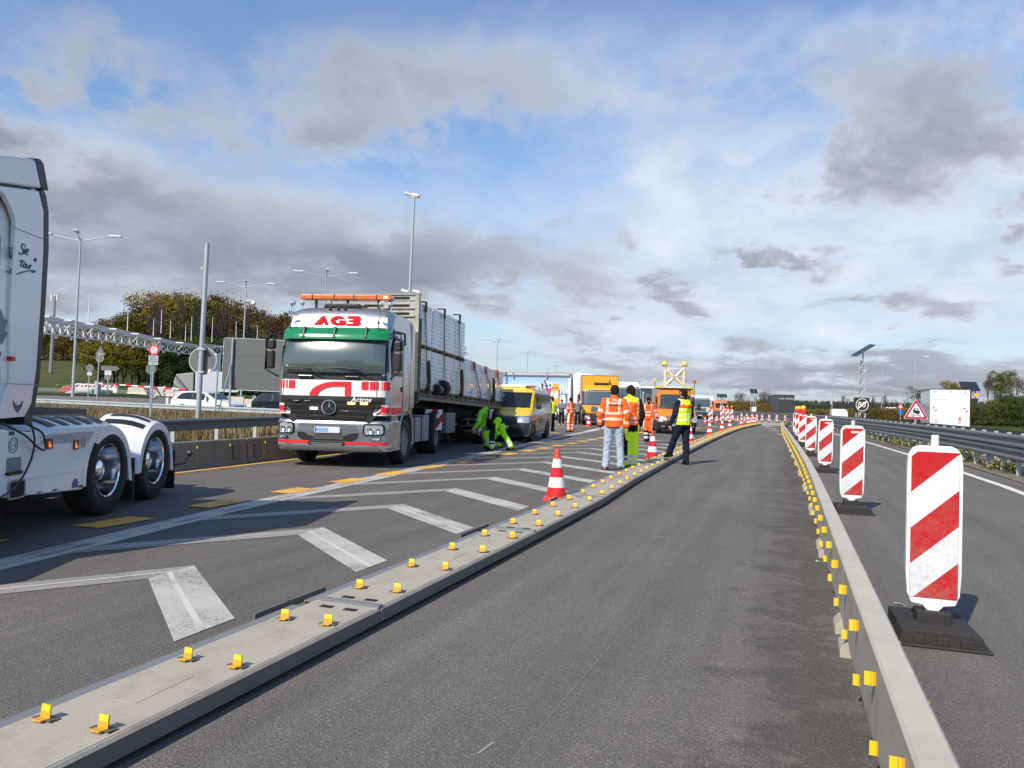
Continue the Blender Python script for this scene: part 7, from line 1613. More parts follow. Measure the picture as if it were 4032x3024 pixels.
# large direction sign seen from the back
D = 40; g_ = ground_at(900, D); t = empty('direction_sign', (g_.x, g_.y, 0), YAW, 'large grey direction sign seen from the back behind the silver tractor', 'sign'); t.rotation_euler.y = R(1)
x0, x1 = (868 - 900) / FPX * D, (1250 - 900) / FPX * D; z0, z1 = zt_of(900, 1533, D), zt_of(900, 1332, D)
for k in range(3): b = MB(); a0 = z0 + (z1 - z0) * k / 3; b.b2(x0 + .03, x1, 0, .03, a0 + .006, z0 + (z1 - z0) * (k + 1) / 3 - .006); b.build('panel_board', mat('panel_grey', (.115, .13, .125), .6, var=.05), t)
b = MB(); b.prism(rquad(x0, x1 + .04, z0 - .03, z1 + .03, .12), .031, .05, 'xz'); b.build('panel_rim', M_signe, t); b = MB(); b.prism(rquad(x0, x0 + .02, z0, z1, .005), -.02, .03, 'xz'); b.b2(x0 + .1, x1, -.02, .03, z1 + .004, z1 + .03); b.b2(x0 + .1, x1, -.02, .03, z0 - .03, z0 - .004); b.build('panel_edge', M_signe, t)
for x in (.08, 3.3): b = MB(); b.tube([(x, -.10, 0), (x, -.10, z1)], .055, 8); b.build('post', M_pole, t); b = MB(); b.tube([(x - .35, -.9, 0), (x, -.12, z1 * .72)], .03, 6); b.build('brace', M_pole, t)
b = MB(); b.tube([(-.35, -.9, 0), (-.33, -.9, z0 + 1.0)], .05, 8); b.build('brace', M_pole, t)
small_sign(1024, 1640, 33, 'short bare post in front of the large grey sign', [], 'post')
# road works furniture on the left parking area
M_rw = board_mat('red_white_bars', .55, 1.0, .1)
def on(px, y, D): q = PD(px, D); return Vector((q.x, q.y, zt_of(px, y, D)))
for i, px in enumerate((312, 345, 378, 412, 446)):
    q = on(px, 1530, 88); t = empty('plastic_barrier', (q.x, q.y, terrain(q.x, q.y)), YAW, '%s from the left of the white plastic barriers on the parking area' % ['first', 'second', 'third', 'fourth', 'fifth'][i], 'barrier', 'white plastic barriers')
    b = MB(); b.prism([(-.5, .0), (.5, 0), (.48, .25), (.5, .9), (.35, 1.0), (-.35, 1.0), (-.5, .9), (-.48, .25)], -.18, .18, 'xz'); b.build('body', M_whited, t, bevel=.05); b = MB(); b.b2(-.42, .42, -.19, -.185, .62, .9); b.build('striped_band', M_rw, t)
bx = MB(); q = on(262, 1530, 75); t = empty('folded_barrier', (q.x, q.y, terrain(q.x, q.y) + .14), YAW, 'crumpled red and white sheeting on a small frame on the island grass', 'barrier'); b = MB(); b.prism([(-.9, 0), (.6, 0), (.9, .2), (.4, .75), (-.3, .65), (-.6, .3)], -.3, .3, 'xz'); b.build('sheeting', mat('red_white_sheet_pile', (.45, .12, .12), .7, var=.9, vscale=3), t, bevel=.1); b = MB(); b.tube([(-1.1, 0, 0), (-1.1, 0, .8), (.9, 0, .8), (.9, 0, 0)], .04, 6); b.build('frame', M_sand, t)
# boom
qa, qb = on(383, 1510, 72), on(735, 1535, 60); t = empty('barrier_boom', (qa.x, qa.y, 0), 0, 'long red and white boom across the parking area entrance', 'boom')
n_ = 14
for k in range(n_):
    a, c = (qb - qa) * (k / n_), (qb - qa) * ((k + 1) / n_); b = MB(); b.tube([(a.x, a.y, qa.z + a.z), (c.x, c.y, qa.z + c.z)], .075, 8); b.build('boom_section', M_red if k % 2 else M_whited, t)
b = MB(); b.b2(-.2, .2, -.2, .2, terrain(qa.x, qa.y), qa.z + .2); b.build('boom_box', M_galvl, t)
M_cb = mat('concrete_block', (.46, .43, .37), .85, var=.15, vscale=2, dirt=.2, dirtcol=(.3, .26, .2))
for i in range(7):
    pa, pb = 505 + i * 92, 505 + (i + 1) * 92 - 3; qa = on(pa, 1551 + i * 1.2, 84 - i * 1.5); qb = on(pb, 1551 + (i + 1) * 1.2, 84 - (i + 1) * 1.5)
    zz = (terrain(qa.x, qa.y)); t = empty('concrete_barrier', (qa.x, qa.y, zz), 0, '%s from the left of the low concrete barriers behind the white car' % ['first', 'second', 'third', 'fourth', 'fifth', 'sixth', 'seventh'][i], 'barrier', 'concrete barriers on the parking area')
    d = qb - qa; b = MB(); b.sweep([(0, 0), (d.x, d.y)], [(-.28, 0), (-.14, .25), (-.09, .8), (.09, .8), (.14, .25), (.28, 0)]); b.build('block', M_cb, t)
for i, (px, D) in enumerate(((583, 80), (645, 79), (681, 78), (1000, 74))): q = on(px, 1550, D); bb_ = beacon(q.x, q.y, YAW + R(20 if i % 2 else -30), 0, ['beacon board left of the boom end on the parking area', 'second beacon board by the boom on the parking area', 'pale beacon board behind the roof of the white car', 'beacon board under the large grey sign'][i]); bb_.location.z = terrain(q.x, q.y)
g_ = ground_at(659, 50); t = empty('marker_post', g_, YAW, 'short white marker post left of the white car', 'marker post'); b = MB(); b.prism(rquad(-.09, .09, 0, .95, .03), -.05, .05, 'xz'); b.build('post', M_whited, t, bevel=.02)
# crash cushion rail on the island
P = [on(224, 1557, 74), on(300, 1532, 73), on(360, 1531, 72.5), on(425, 1535, 73.5), on(440, 1537, 75)]
t = empty('guard_rail', (0, 0, 0), 0, 'short guard rail with a sloping end on the island at the left', 'guard rail'); b = MB(); b.sweep([(p.x, p.y, p.z) for p in P], [(-.05, -.35), (.05, -.35), (.08, -.18), (.05, 0), (-.05, 0)]); b.build('rail', M_galvl, t)
for p in P[1:4]: b = MB(); b.b2(p.x - .06, p.x + .06, p.y - .06, p.y + .06, terrain(p.x, p.y), p.z - .1); b.build('post', M_galvl, t)
# white lorry on the parking area
q = on(722, 1525, 96); t = empty('box_lorry', (q.x, q.y, terrain(q.x, q.y) - .3), YAW - R(66), 'white lorry behind the round sign on the parking area, cab facing left', 'lorry')
b = MB(); b.prism([(-1.2, .5), (-1.2, 2.0), (-.95, 2.9), (1.1, 3.2), (1.1, .5)], -1.25, 1.25, 'yz'); b.build('cab', mat('cab_olive_white', (.42, .42, .36), .5, var=.1), t, bevel=.1); b = MB(); b.b2(-1.27, 1.27, 1.3, 6.5, .8, 3.4); b.build('box_body', M_white, t, bevel=.03); b = MB(); b.b2(-1.0, 1.0, -1.1, 6.3, .4, .8); b.build('chassis', M_under, t)
b = MB(); b.b2(-1.05, 1.05, -1.235, -1.19, 1.9, 2.6); b.build('windscreen', G_dark, t); 
for y in (0, 4.8): wheel(t, (-1.1, y, .48), .48, .3, M_rimg, -1, n=18, lugs=False)
# white lattice gantry over the parking area
M_gan = mat('gantry_white', (.70, .70, .70), .45, var=.08)
def gant(px): # top/bottom image lines sampled -> world
    return None
t = empty('toll_gantry', (0, 0, 0), 0, 'long white lattice gantry with panels and rods on top, left background', 'gantry')
pts = [(60, 1235, 52, 62), (190, 1262, 50, 66), (420, 1300, 42, 82), (640, 1345, 36, 102), (760, 1366, 32, 114), (880, 1366, 30, 120), (1010, 1360, 29, 124)]
GT = []
for i in range(33):
    u = i / 32; px = 60 + (1010 - 60) * u
    for (a, ya, ha, da), (b_, yb, hb_, db) in zip(pts, pts[1:]):
        if a <= px <= b_: k = (px - a) / (b_ - a); yy = ya + (yb - ya) * k; hh = ha + (hb_ - ha) * k; dd = 1 / ((1 / da) * (1 - k) + (1 / db) * k); break
    q = PD(px, dd); GT.append((Vector((q.x, q.y, zt_of(px, yy, dd))), hh / FPX * dd))
hG = 1.15
top = [p for p, h in GT]; bot = [p - Vector((0, 0, hG)) for p, h in GT]
dirn = (top[-1] - top[0]).normalized(); off = Vector((-dirn.y, dirn.x, 0)) * 1.1
for nm, L in (('top_chord', top), ('top_chord', [p + off for p in top])): b = MB(); b.tube(L, .13, 6); b.build(nm, M_gan, t)
b = MB(); b.tube([p + off * .5 for p in bot], .09, 6); b.build('bottom_chord', M_gan, t)
b = MB()
for i in range(32):
    m0 = (bot[i] + bot[i + 1]) / 2 + off * .5
    for o_ in (Vector((0, 0, 0)), off): b.tube([top[i] + o_, m0], .065, 5, cap=False); b.tube([top[i + 1] + o_, m0], .065, 5, cap=False)
    b.tube([top[i], top[i + 1] + off], .05, 4, cap=False)
b.build('lattice', M_gan, t)
for i in range(1, 32, 3): b = MB(); c = (top[i] + top[min(i + 2, 32)]) / 2 + off * .5 + Vector((0, 0, .28)); d = top[min(i + 2, 32)] - top[i]; b.box(c, (d.length * 1.0, 1.1, .16), rz=math.atan2(d.y, d.x)); b.build('roof_panel', M_gan, t)
for i in range(0, 32, 2): b = MB(); c = bot[i] + off * .5 + Vector((0, 0, -.22)); b.box(c, (.25, .25, .22)); b.build('sensor', M_rimg, t)
for px_, yt, yb_, D in ((336, 1155, 1250, 75), (491, 1187, 1290, 92), (624, 1217, 1300, 104), (594, 1257, 1310, 100), (661, 1263, 1320, 106), (721, 1282, 1330, 112), (744, 1245, 1330, 112), (826, 1247, 1335, 118), (920, 1265, 1335, 120), (1004, 1285, 1340, 122)):
    q = PD(px_, D); b = MB(); b.tube([(q.x, q.y, zt_of(px_, yb_ + 12, D)), (q.x, q.y, zt_of(px_, yt, D))], [.06, .035], 5); b.build('lightning_rod', M_gan, t)
q = PD(845, 117); b = MB(); b.b2(q.x - .5, q.x + .5, q.y - .5, q.y + .5, terrain(q.x, q.y), bot[27].z); b.build('support_column', M_gan, t); q = PD(60, 62); b = MB(); b.b2(q.x - .4, q.x + .4, q.y - .4, q.y + .4, terrain(q.x, q.y), bot[0].z); b.build('support_column', M_gan, t)
g_ = ground_at(195, 200); t = empty('radio_mast', g_, YAW, 'distant grey radio mast with pale antennas rising behind the gantry', 'mast'); H_ = zt_of(200, 1165, 200) - g_.z; b = MB(); b.tube([(0, 0, 0), (.3, 0, H_)], [.5, .3], 8); b.build('pole', M_rimg, t)
for x in (-.55, .3, .95): b = MB(); b.b2(x - .2, x + .2, -.2, .2, H_ - 1.3, H_ + .6); b.build('antenna', M_signe, t)
# ------------------------------------------------------------------ signs and solar posts on the right and in the centre
q = ground_at(3606, 33); t = empty('warning_sign', (q.x, q.y, 0), YAW + R(-5), 'red-rimmed triangular skidding car warning sign beyond the guard rail', 'sign')
s_ = .51; zc = zt_of(3606, 1636, 33)
def rtri(s, r, z): return [(-s + r, z - .29 * s - .0), (s - r, z - .29 * s), (s - r * .45, z - .29 * s + r * .9), (r * .55, z + 1.42 * s - r * .9), (-r * .55, z + 1.42 * s - r * .9), (-s + r * .45, z - .29 * s + r * .9)]
b = MB(); b.prism(rtri(s_ * 1.04, .06, zc), -.02, .0, 'xz'); b.build('white_edge', M_plate, t); b = MB(); b.prism(rtri(s_ * .99, .05, zc + .005), -.025, -.021, 'xz'); b.build('red_rim', mat('sign_red', (.50, .008, .03), .35), t)
b = MB(); b.prism(rtri(s_ * .72, .03, zc + .045), -.030, -.026, 'xz'); b.build('white_field', M_plate, t)
b = MB(); b.prism([(-.10, zc + .12), (.11, zc + .06), (.15, zc + .10), (.16, zc + .19), (.10, zc + .23), (.08, zc + .30), (-.05, zc + .34), (-.11, zc + .27), (-.13, zc + .20)], -.034, -.031, 'xz'); ic = b.build('car_pictogram', M_ink, t); b = MB(); b.prism([(-.06, zc + .25), (.06, zc + .215), (.05, zc + .28), (-.04, zc + .31)], -.038, -.035, 'xz'); b.build('pictogram_window', M_plate, ic)
b = MB(); b.tube([(-.22, -.035, zc + .03), (-.12, -.035, zc + .06), (-.05, -.035, zc + .02), (-.12, -.035, zc - .03), (-.2, -.035, zc - .01)], .012, 5); b.tube([(-.02, -.035, zc + .02), (.06, -.035, zc + .04), (.12, -.035, zc + .0), (.22, -.035, zc - .02)], .012, 5); b.build('skid_marks', M_ink, t)
b = MB(); b.tube([(0, .02, 0), (0, .02, zc + .3)], .035, 8); b.build('post', M_pole, t)
# speed matrix sign and solar tower
D = 72; g_ = ground_at(3392, D); t = empty('matrix_sign', g_, YAW, 'black square sign showing a crossed-out 80 in a ring of lights', 'sign'); zz = zt_of(3393, 1594, D) - g_.z
b = MB(); b.b2(-.70, .70, -.15, .15, zz - .70, zz + .70); b.build('housing', mat('matrix_black', (.03, .027, .027), .6, var=.1), t, bevel=.02)
M_led = mat('led_pale', (.8, .72, .66), .5, emit=(.9, .75, .65), estr=.35)
b = MB(); b.lathe([(.56, -.165), (.61, -.165), (.61, -.155), (.56, -.155), (.56, -.165)], (0, 0, zz), 'y', 40); b.build('ring', M_led, t); textmesh('80', .78, 'digits', M_led, t, face_front(-.03, -.165, zz), .004, -.004)
b = MB(); b.box((.02, -.185, zz), (.10, .01, 1.15), ry=R(52)); b.build('strike_bar', M_led, t)
for x in (-.5, .4): b = MB(); b.tube([(x, 0, 0), (x, 0, zz)], .06, 6); b.build('post', M_pole, t)
g_ = ground_at(3393, 75); t = empty('solar_tower', g_, YAW, 'lattice mast with a large tilted solar panel above the crossed-out 80 sign', 'mast'); D = 75; zt_ = zt_of(3398, 1407, D) - g_.z; zp = zt_of(3398, 1380, D) - g_.z
b = MB()
for x, y in ((-.28, 0), (.42, .1), (.05, .35)): b.tube([(x, y, 0), (x, y, zt_ - .25)], .045, 6)
for k in range(7):
    z_ = k * zt_ / 7.3; b.tube([(-.28, 0, z_), (.42, .1, z_ + zt_ / 7.3)], .025, 5); b.tube([(.42, .1, z_), (.05, .35, z_ + zt_ / 7.3)], .025, 5); b.tube([(.05, .35, z_), (-.28, 0, z_ + zt_ / 7.3)], .025, 5)
b.build('lattice', M_pole, t); b = MB(); b.tube([(.06, .1, zt_ - 1.6), (.12, .1, zp)], .06, 6); b.build('mast_top', M_rimg, t)
M_sol = mat('solar_panel_dark', (.02, .025, .035), .25, var=.3, vscale=3, coat=.5)
b = MB(); b.box((.12, .1, zp + .05), (2.2, 1.05, .07), ry=R(-32), rx=R(8)); o = b.build('solar_panel', M_sol, t); b = MB(); b.box((.09, .1, zp + .0), (2.23, 1.08, .03), ry=R(-32), rx=R(8)); b.build('panel_frame', M_rimg, o)
def solar_post(px, y0, y1, w_, D, label, n_, yb):
    g_ = ground_at(px, D); zc = zt_of(px, (y0 + y1) / 2, D) - g_.z; hh = (y1 - y0) / FPX * D * 1.25; ww = w_ / FPX * D
    t = empty('solar_post', g_, YAW, label, 'solar panel', 'solar panel posts')
    for k in range(n_): b = MB(); b.box((-ww / 2 + ww * (k + .5) / n_, 0, zc), (ww / n_ - .04, hh, .05), rx=R(42)); b.build('solar_panel', M_sol, t)
    for x in ((-.1, .1) if n_ > 2 else (-.25, 0, .25)): b = MB(); b.tube([(x * 1.4, .1, 0), (x, .1, zc)], .035, 6); b.build('leg', M_pole, t)
    b = MB(); b.b2(-.22, .28, -.2, .05, .7, 1.5); b.build('cabinet', M_plate, t)
solar_post(2842, 1550, 1566, 40, 95, 'four-panel solar post left of the bare trees', 4, 1640); solar_post(2967, 1530, 1550, 30, 90, 'two-panel solar post with a white cabinet in front of the bare trees', 2, 1640)
D = 66; g_ = ground_at(3830, D); t = empty('solar_matrix_sign', g_, YAW, 'tall dark display board with solar panels and orange lamps right of the white box lorry', 'sign')
z0, z1 = zt_of(3830, 1645, D) - g_.z, zt_of(3830, 1568, D) - g_.z; b = MB(); b.b2(-.75, .42, -.1, .1, z0, z1); b.build('display', mat('matrix_black', (.03, .027, .027), .6, var=.1), t, bevel=.02)
for k in (-1, 1): b = MB(); b.box((-.30 + .40 * k, 0, z1 + 1.05), (.76, 1.05, .05), rx=R(50)); b.build('solar_panel', M_sol, t)
for x in (-.62, .28): b = MB(); b.lathe([(0, -.1), (.16, -.06), (.17, .05), (0, .06)], (x, -.05, z1 + .30), 'y', 14); b.build('flashing_lamp', mat('amber_lamp_lit', (.9, .25, .03), .3, emit=(1, .3, .04), estr=.8), t)
for x in (-.6, .3): b = MB(); b.tube([(x, .12, 0), (x, .12, z1 + .8)], .06, 6); b.build('post', M_pole, t)
b = MB(); g2 = ground_at(3725, 62); t = empty('direction_sign', g2, YAW, 'brown sign with white edge showing above the white box lorry roof', 'sign'); zz = zt_of(3725, 1545, 62) - g2.z; b.b2(-1.25, 1.25, 0, .04, zz - .5, zz + .16); b.build('board', mat('sign_brown', (.16, .06, .03), .5), t); b = MB(); b.b2(-1.3, 1.3, -.01, .03, zz + .165, zz + .24); b.build('edge', M_plate, t); b = MB(); b.tube([(-.8, .1, 0), (-.8, .1, zz)], .06, 6); b.build('post', M_pole, t)
for i, (px, D, lb_) in enumerate(((3233, 130, 'small red-bordered triangle over a round blue sign on the left of the lamp posts'), (3546, 96, 'small red-bordered triangle over a round blue sign left of the skidding car sign'))):
    g_ = ground_at(px, D); t = empty('road_signs', g_, YAW, lb_, 'sign'); z_ = zt_of(px, 1640 if i == 0 else 1622, D) - g_.z
    b = MB(); b.prism([(-.45, z_ + .45), (.45, z_ + .45), (0, z_ + 1.25)], -.02, 0, 'xz'); o = b.build('triangle', M_red, t); b = MB(); b.prism([(-.26, z_ + .56), (.26, z_ + .56), (0, z_ + 1.0)], -.03, -.021, 'xz'); b.build('field', M_plate, o); disc(.36, -.02, 0, 24).build('blue_disc', mat('sign_blue', (.02, .12, .50), .4), t, (0, 0, z_)); post(t, z_ + 1, .04)
for i, (px, D, lb_) in enumerate(((3820, 52, 'white roadside delineator right of the white box lorry'), (3842, 58, 'white roadside delineator under the solar display board'), (3480, 80, 'white roadside delineator left of the flatbed lorry'), (3578, 70, 'white roadside delineator left of the skidding car sign'))):
    g_ = ground_at(px, D); t = empty('delineator', g_, YAW, lb_, 'marker post'); b = MB(); b.prism([(-.06, 0), (.06, 0), (.06, 1.0), (-.06, 1.06)], -.05, .05, 'xz'); b.build('post', M_whited, t); b = MB(); b.b2(-.062, .062, -.052, .052, .72, .86); b.build('black_band', M_black, t)
small_sign(2530, 1640, 44, 'thin post with small green flag-like plate between the men', [('rect', 2530, 1545, .05)], 'post'); small_sign(2545, 1640, 60, 'grey triangular sign back between the men', [('tri', 2547, 1580, .45)])
# bits of litter
for i, (px, py, c) in enumerate(((3222, 2218, 'crumpled silver foil beside the upright barrier'), (3542, 2385, 'small pale paper scrap beyond the upright barrier'), (2800, 1748, 'small white scrap on the road beside the toppled barrier'))):
    q = P2(px, py); b = MB(); rnd = random.Random(i); b.add([(rnd.uniform(-.045, .045), rnd.uniform(-.02, .02), rnd.uniform(0, .02)) for k in range(8)], [(0, 1, 2), (2, 3, 4), (4, 5, 6), (6, 7, 0), (1, 3, 5), (0, 4, 6)]); tag(b.build('litter', mat('foil', (.6, .62, .65), .35, .3, var=.3), None, (q.x, q.y, .006)), c, 'litter')
# ------------------------------------------------------------------ trees and plants
def leafmat(name, cs, sub=0.0):
    m = bpy.data.materials.new(name); m.use_nodes = True; N = NT(m.node_tree); b = N.n['Principled BSDF']
    t = N.new('ShaderNodeTexCoord').outputs['Object']; oi = N.new('ShaderNodeObjectInfo').outputs['Random']
    n = N.noise(N.map(t), .55, 6, .7); f = N.noise(t, 7, 3, .7)
    k = N.m('ADD', N.m('ADD', N.m('MULTIPLY', n, .7), N.m('MULTIPLY', f, .45)), N.m('MULTIPLY', N.m('SUBTRACT', oi, .5), .35))
    c = N.ramp(k, [(.30 + .13 * i, cc) for i, cc in enumerate(cs)])
    N.l.new(c, b.inputs['Base Color']); b.inputs['Roughness'].default_value = .8; b.inputs['Specular IOR Level'].default_value = .15
    return m
L_aut = leafmat('autumn_leaves', [(.03, .034, .010), (.085, .068, .018), (.15, .095, .026), (.21, .14, .035)])
L_brn = leafmat('brown_leaves', [(.035, .022, .013), (.085, .05, .026), (.14, .07, .03), (.12, .085, .04)])
L_grn = leafmat('green_leaves', [(.014, .026, .008), (.03, .055, .014), (.06, .085, .022), (.09, .10, .03)])
L_yel = leafmat('yellow_green_leaves', [(.03, .04, .008), (.08, .09, .015), (.16, .14, .02), (.21, .16, .02)])
L_twig = leafmat('bare_twigs', [(.04, .032, .026), (.07, .055, .045), (.09, .07, .055), (.06, .06, .04)])
L_bark = mat('bark', (.075, .06, .048), .95, var=.3, vscale=3)
def crown_mesh(name, seed, rx, rz, nclump, leaf, m, sparse=1.0, base=.25, per=26):
    rnd = random.Random(seed); b = MB(); vs = []; fs = []
    cl = []
    lobes = [(rnd.uniform(-.5, .5) * rx, rnd.uniform(-.5, .5) * rx, rz * rnd.uniform(base + .2, .85), rx * rnd.uniform(.35, .62)) for _ in range(9)] + [(0, 0, rz * .62, rx * .7)]
    for i in range(nclump):
        lx, ly, lz, lr = rnd.choice(lobes); th = rnd.uniform(0, 2 * math.pi); ph = math.acos(rnd.uniform(-.6, 1)); rr = lr * rnd.uniform(.55, 1.05) ** .6
        cx, cy, cz = lx + rr * math.sin(ph) * math.cos(th), ly + rr * math.sin(ph) * math.sin(th), lz + rr * math.cos(ph) * 1.15
        if cz > rz or cz < rz * base * rnd.uniform(.4, 1): continue
        for j in range(per):
            p = Vector((cx + rnd.gauss(0, leaf * 1.7), cy + rnd.gauss(0, leaf * 1.7), cz + rnd.gauss(0, leaf * 1.3)))
            a = Vector((rnd.uniform(-1, 1), rnd.uniform(-1, 1), rnd.uniform(-1, 1))).normalized() * leaf * rnd.uniform(.4, .8); c = a.cross(Vector((rnd.uniform(-1, 1), rnd.uniform(-1, 1), rnd.uniform(-1, 1)))).normalized() * leaf * rnd.uniform(.25, .5)
            o = len(vs); vs += [p - a, p + c, p + a * .9, p - c]; fs.append((o, o + 1, o + 2, o + 3))
    b.add(vs, fs); return b
def branches(seed, H_, r0, depth=4, spread=.55, up=.25):
    rnd = random.Random(seed); b = MB()
    def rec(p, d, L, r, k):
        q = p + d * L; mid = p + d * L * .5 + Vector((rnd.uniform(-.05, .05), rnd.uniform(-.05, .05), 0)) * L
        b.tube([p, mid, q], [r, r * .85, r * .65], 5 if k > 2 else 4 if k > 0 else 3, cap=False)
        if k == 0: return
        for _ in range(3 if k > 1 else 4):
            nd = (d + Vector((rnd.uniform(-1, 1), rnd.uniform(-1, 1), rnd.uniform(-.3, 1) * 1.0 + up)) * spread).normalized(); rec(q if _ else mid, nd, L * rnd.uniform(.62, .82), r * .6, k - 1)
    rec(Vector((0, 0, 0)), Vector((0, 0, 1)), H_ * .30, r0, depth); return b
TK = {}
def tree_kind(key, seed, rx, rz, ncl, leaf, m, name, bare=False, depth=4, per=26, base=.25):
    root = empty(name, (0, 0, -500)); 
    tb = branches(seed, rz, rz * .022, depth, .6 if not bare else .55); tb.build('trunk', L_bark if not bare else L_twig, root)
    if ncl: crown_mesh(key, seed, rx, rz, ncl, leaf, m, base=base, per=per).build('crown', m, root)
    TK[key] = [root, False, rz]
tree_kind('aut1', 1, 3.6, 10, 210, .20, L_aut, 'broadleaf_tree', per=46); tree_kind('aut2', 2, 3.8, 10, 170, .19, L_brn, 'broadleaf_tree', per=40, depth=5); tree_kind('grn1', 3, 4.6, 10, 260, .20, L_grn, 'broadleaf_tree', base=.04, per=50); tree_kind('yel1', 4, 4.2, 10, 240, .20, L_yel, 'broadleaf_tree', base=.06, per=46)
tree_kind('thin', 5, 3.6, 10, 60, .18, L_brn, 'broadleaf_tree', depth=6, per=18); tree_kind('bare', 6, 4, 10, 0, .3, None, 'bare_tree', True, 6); tree_kind('bush', 7, 5.0, 5, 170, .17, L_grn, 'bush', base=.0, per=46); tree_kind('bushb', 8, 5.0, 5, 170, .17, L_aut, 'bush', base=.0, per=46); tree_kind('grnthin', 9, 3.6, 10, 90, .18, L_grn, 'broadleaf_tree', depth=5, per=26)
def plant(key, px, D, ytop, label, group, rz=0.0, sx=1.0, zoff=0.0):
    e = TK[key]; t = e[0] if not e[1] else copy_tree(e[0]); e[1] = True
    g_ = ground_at(px, D); hh = zt_of(px, ytop, D) - g_.z - zoff; k = max(.05, hh / e[2]) * 1.02
    t.location = (g_.x, g_.y, g_.z + zoff); t.scale = (k * sx, k * sx, k); t.rotation_euler.z = rz
    tag(t, label, 'tree' if 'bush' not in key else 'bush', group); return t
rnd = random.Random(11)
def skyline(px): 
    P = [(180, 1330), (370, 1290), (410, 1232), (470, 1262), (520, 1235), (600, 1180), (680, 1165), (740, 1178), (790, 1186), (850, 1215), (900, 1210), (960, 1232), (1050, 1242), (1130, 1240), (1300, 1260), (1700, 1330), (1900, 1420)]
    for (a, ya), (b_, yb) in zip(P, P[1:]):
        if a <= px <= b_: return ya + (yb - ya) * (px - a) / (b_ - a)
    return 1300
px = 398
while px < 1760:
    D = rnd.uniform(165, 190); key = rnd.choice(['aut1', 'yel1', 'aut2', 'thin', 'aut1'] if px < 780 else ['aut2', 'thin', 'aut1', 'aut2', 'thin', 'aut1'])
    if px < 450: key = 'thin'
    if rnd.random() < .45: plant('bare', px + 9, D - 12, skyline(px) + rnd.uniform(-22, 8), 'leafless tree rising among the wood behind the gantry', 'trees of the wood behind the gantry: leafless', rnd.uniform(0, 6), .55)
    plant(key, px, D, skyline(px) + rnd.uniform(-14, 16), {'thin': 'half-bare brown tree at the skyline of the wood behind the gantry', 'aut1': 'olive and ochre tree of the wood behind the gantry', 'aut2': 'red-brown tree of the wood behind the gantry', 'yel1': 'yellow-green tree of the wood behind the gantry'}[key], 'trees of the wood behind the gantry: ' + {'thin': 'half-bare', 'aut1': 'ochre', 'aut2': 'red-brown', 'yel1': 'yellow-green'}[key], rnd.uniform(0, 6), 1.0)
    px += rnd.uniform(20, 34)
px = 385
while px < 1180:
    D = rnd.uniform(142, 152); key = 'yel1' if px < 600 else 'grn1'; plant(key, px, D, (1330 if px < 520 else 1345) + rnd.uniform(-15, 15), {'yel1': 'dense yellow-green tree below the gantry', 'grn1': 'dark green tree standing below the gantry'}[key], {'yel1': 'low yellow-green trees below the gantry', 'grn1': 'low dark trees below the gantry'}[key], rnd.uniform(0, 6), 1.25); px += rnd.uniform(26, 38)
px = 150
while px < 420:
    plant('bushb', px, 270, 1300 + rnd.uniform(-8, 8), 'distant brownish thicket on the hill above the meadow at the left', 'distant thicket above the left meadow', rnd.uniform(0, 6), .8); px += rnd.uniform(16, 24)
# centre hedge
px = 2760
while px < 3050:
    key = rnd.choice(['bushb', 'bush', 'bushb']); plant(key, px, rnd.uniform(122, 135), 1590 + rnd.uniform(-12, 8), {'bush': 'dark green bush of the hedge behind the distant cones', 'bushb': 'brownish bush of the hedge behind the distant cones'}[key], {'bush': 'green hedge bushes', 'bushb': 'brown hedge bushes'}[key], rnd.uniform(0, 6), 1.0); px += 17
for px, y, k, lb_ in ((2795, 1572, 'bare', 'bare round tree above the distant white lorry'), (2925, 1540, 'thin', 'thin-leaved tree left of the two-panel solar post'), (3018, 1535, 'thin', 'largest half-bare tree right of the two-panel solar post'), (2975, 1560, 'bare', 'bare tree directly behind the two-panel solar post')): plant(k, px, 128, y, lb_, 'single trees behind the bend', rnd.uniform(0, 6), .9 if k == 'bare' else 1.05)
for px, y, k, D, lb_ in ((3322, 1552, 'bare', 135, 'bare tree left of the crossed-out 80 sign'), (3440, 1560, 'bare', 128, 'first bare tree right of the crossed-out 80 sign'), (3482, 1553, 'bare', 132, 'second bare tree right of the crossed-out 80 sign'), (3530, 1575, 'bare', 150, 'low bare tree behind the white and red lorry'), (3612, 1518, 'grnthin', 110, 'loose green tree behind the skidding car sign'), (3655, 1530, 'grnthin', 105, 'loose green tree left of the brown sign'),
                        (3750, 1503, 'yel1', 100, 'ochre tree behind the white box lorry'), (3825, 1505, 'thin', 95, 'brown half-bare tree behind the solar display board'), (3795, 1520, 'aut1', 88, 'olive tree behind the solar display board'), (3940, 1462, 'grn1', 86, 'large dense green tree near the right edge'), (3890, 1478, 'bare', 84, 'bare tree left of the large green tree'), (3998, 1478, 'thin', 84, 'brown half-bare tree right of the large green tree'), (4040, 1490, 'bare', 80, 'bare tree cut by the right edge')): plant(k, px, D, y, lb_, None, rnd.uniform(0, 6), .8 if k in ('bare', 'thin') else .95)
for i in range(24):
    px = 3800 + i * 12; key = ['bush', 'bushb'][i % 2]; plant(key, px, 66 + (i * 7) % 14, 1622 - i * 2.2 - (i * 13) % 30, {'bush': 'green bush on the bank at the right', 'bushb': 'olive-brown bush on the bank at the right'}[key], {'bush': 'green bushes on the right bank', 'bushb': 'brown bushes on the right bank'}[key], i * 1.3, .8)
for i in range(34):
    px = 3180 + i * 16; plant('bushb', px, 98 + (i * 5) % 16, 1612 + (i * 7) % 14, 'brownish bush along the far side of the highway', 'bushes along the far side of the highway', i * 1.7, 1.1)
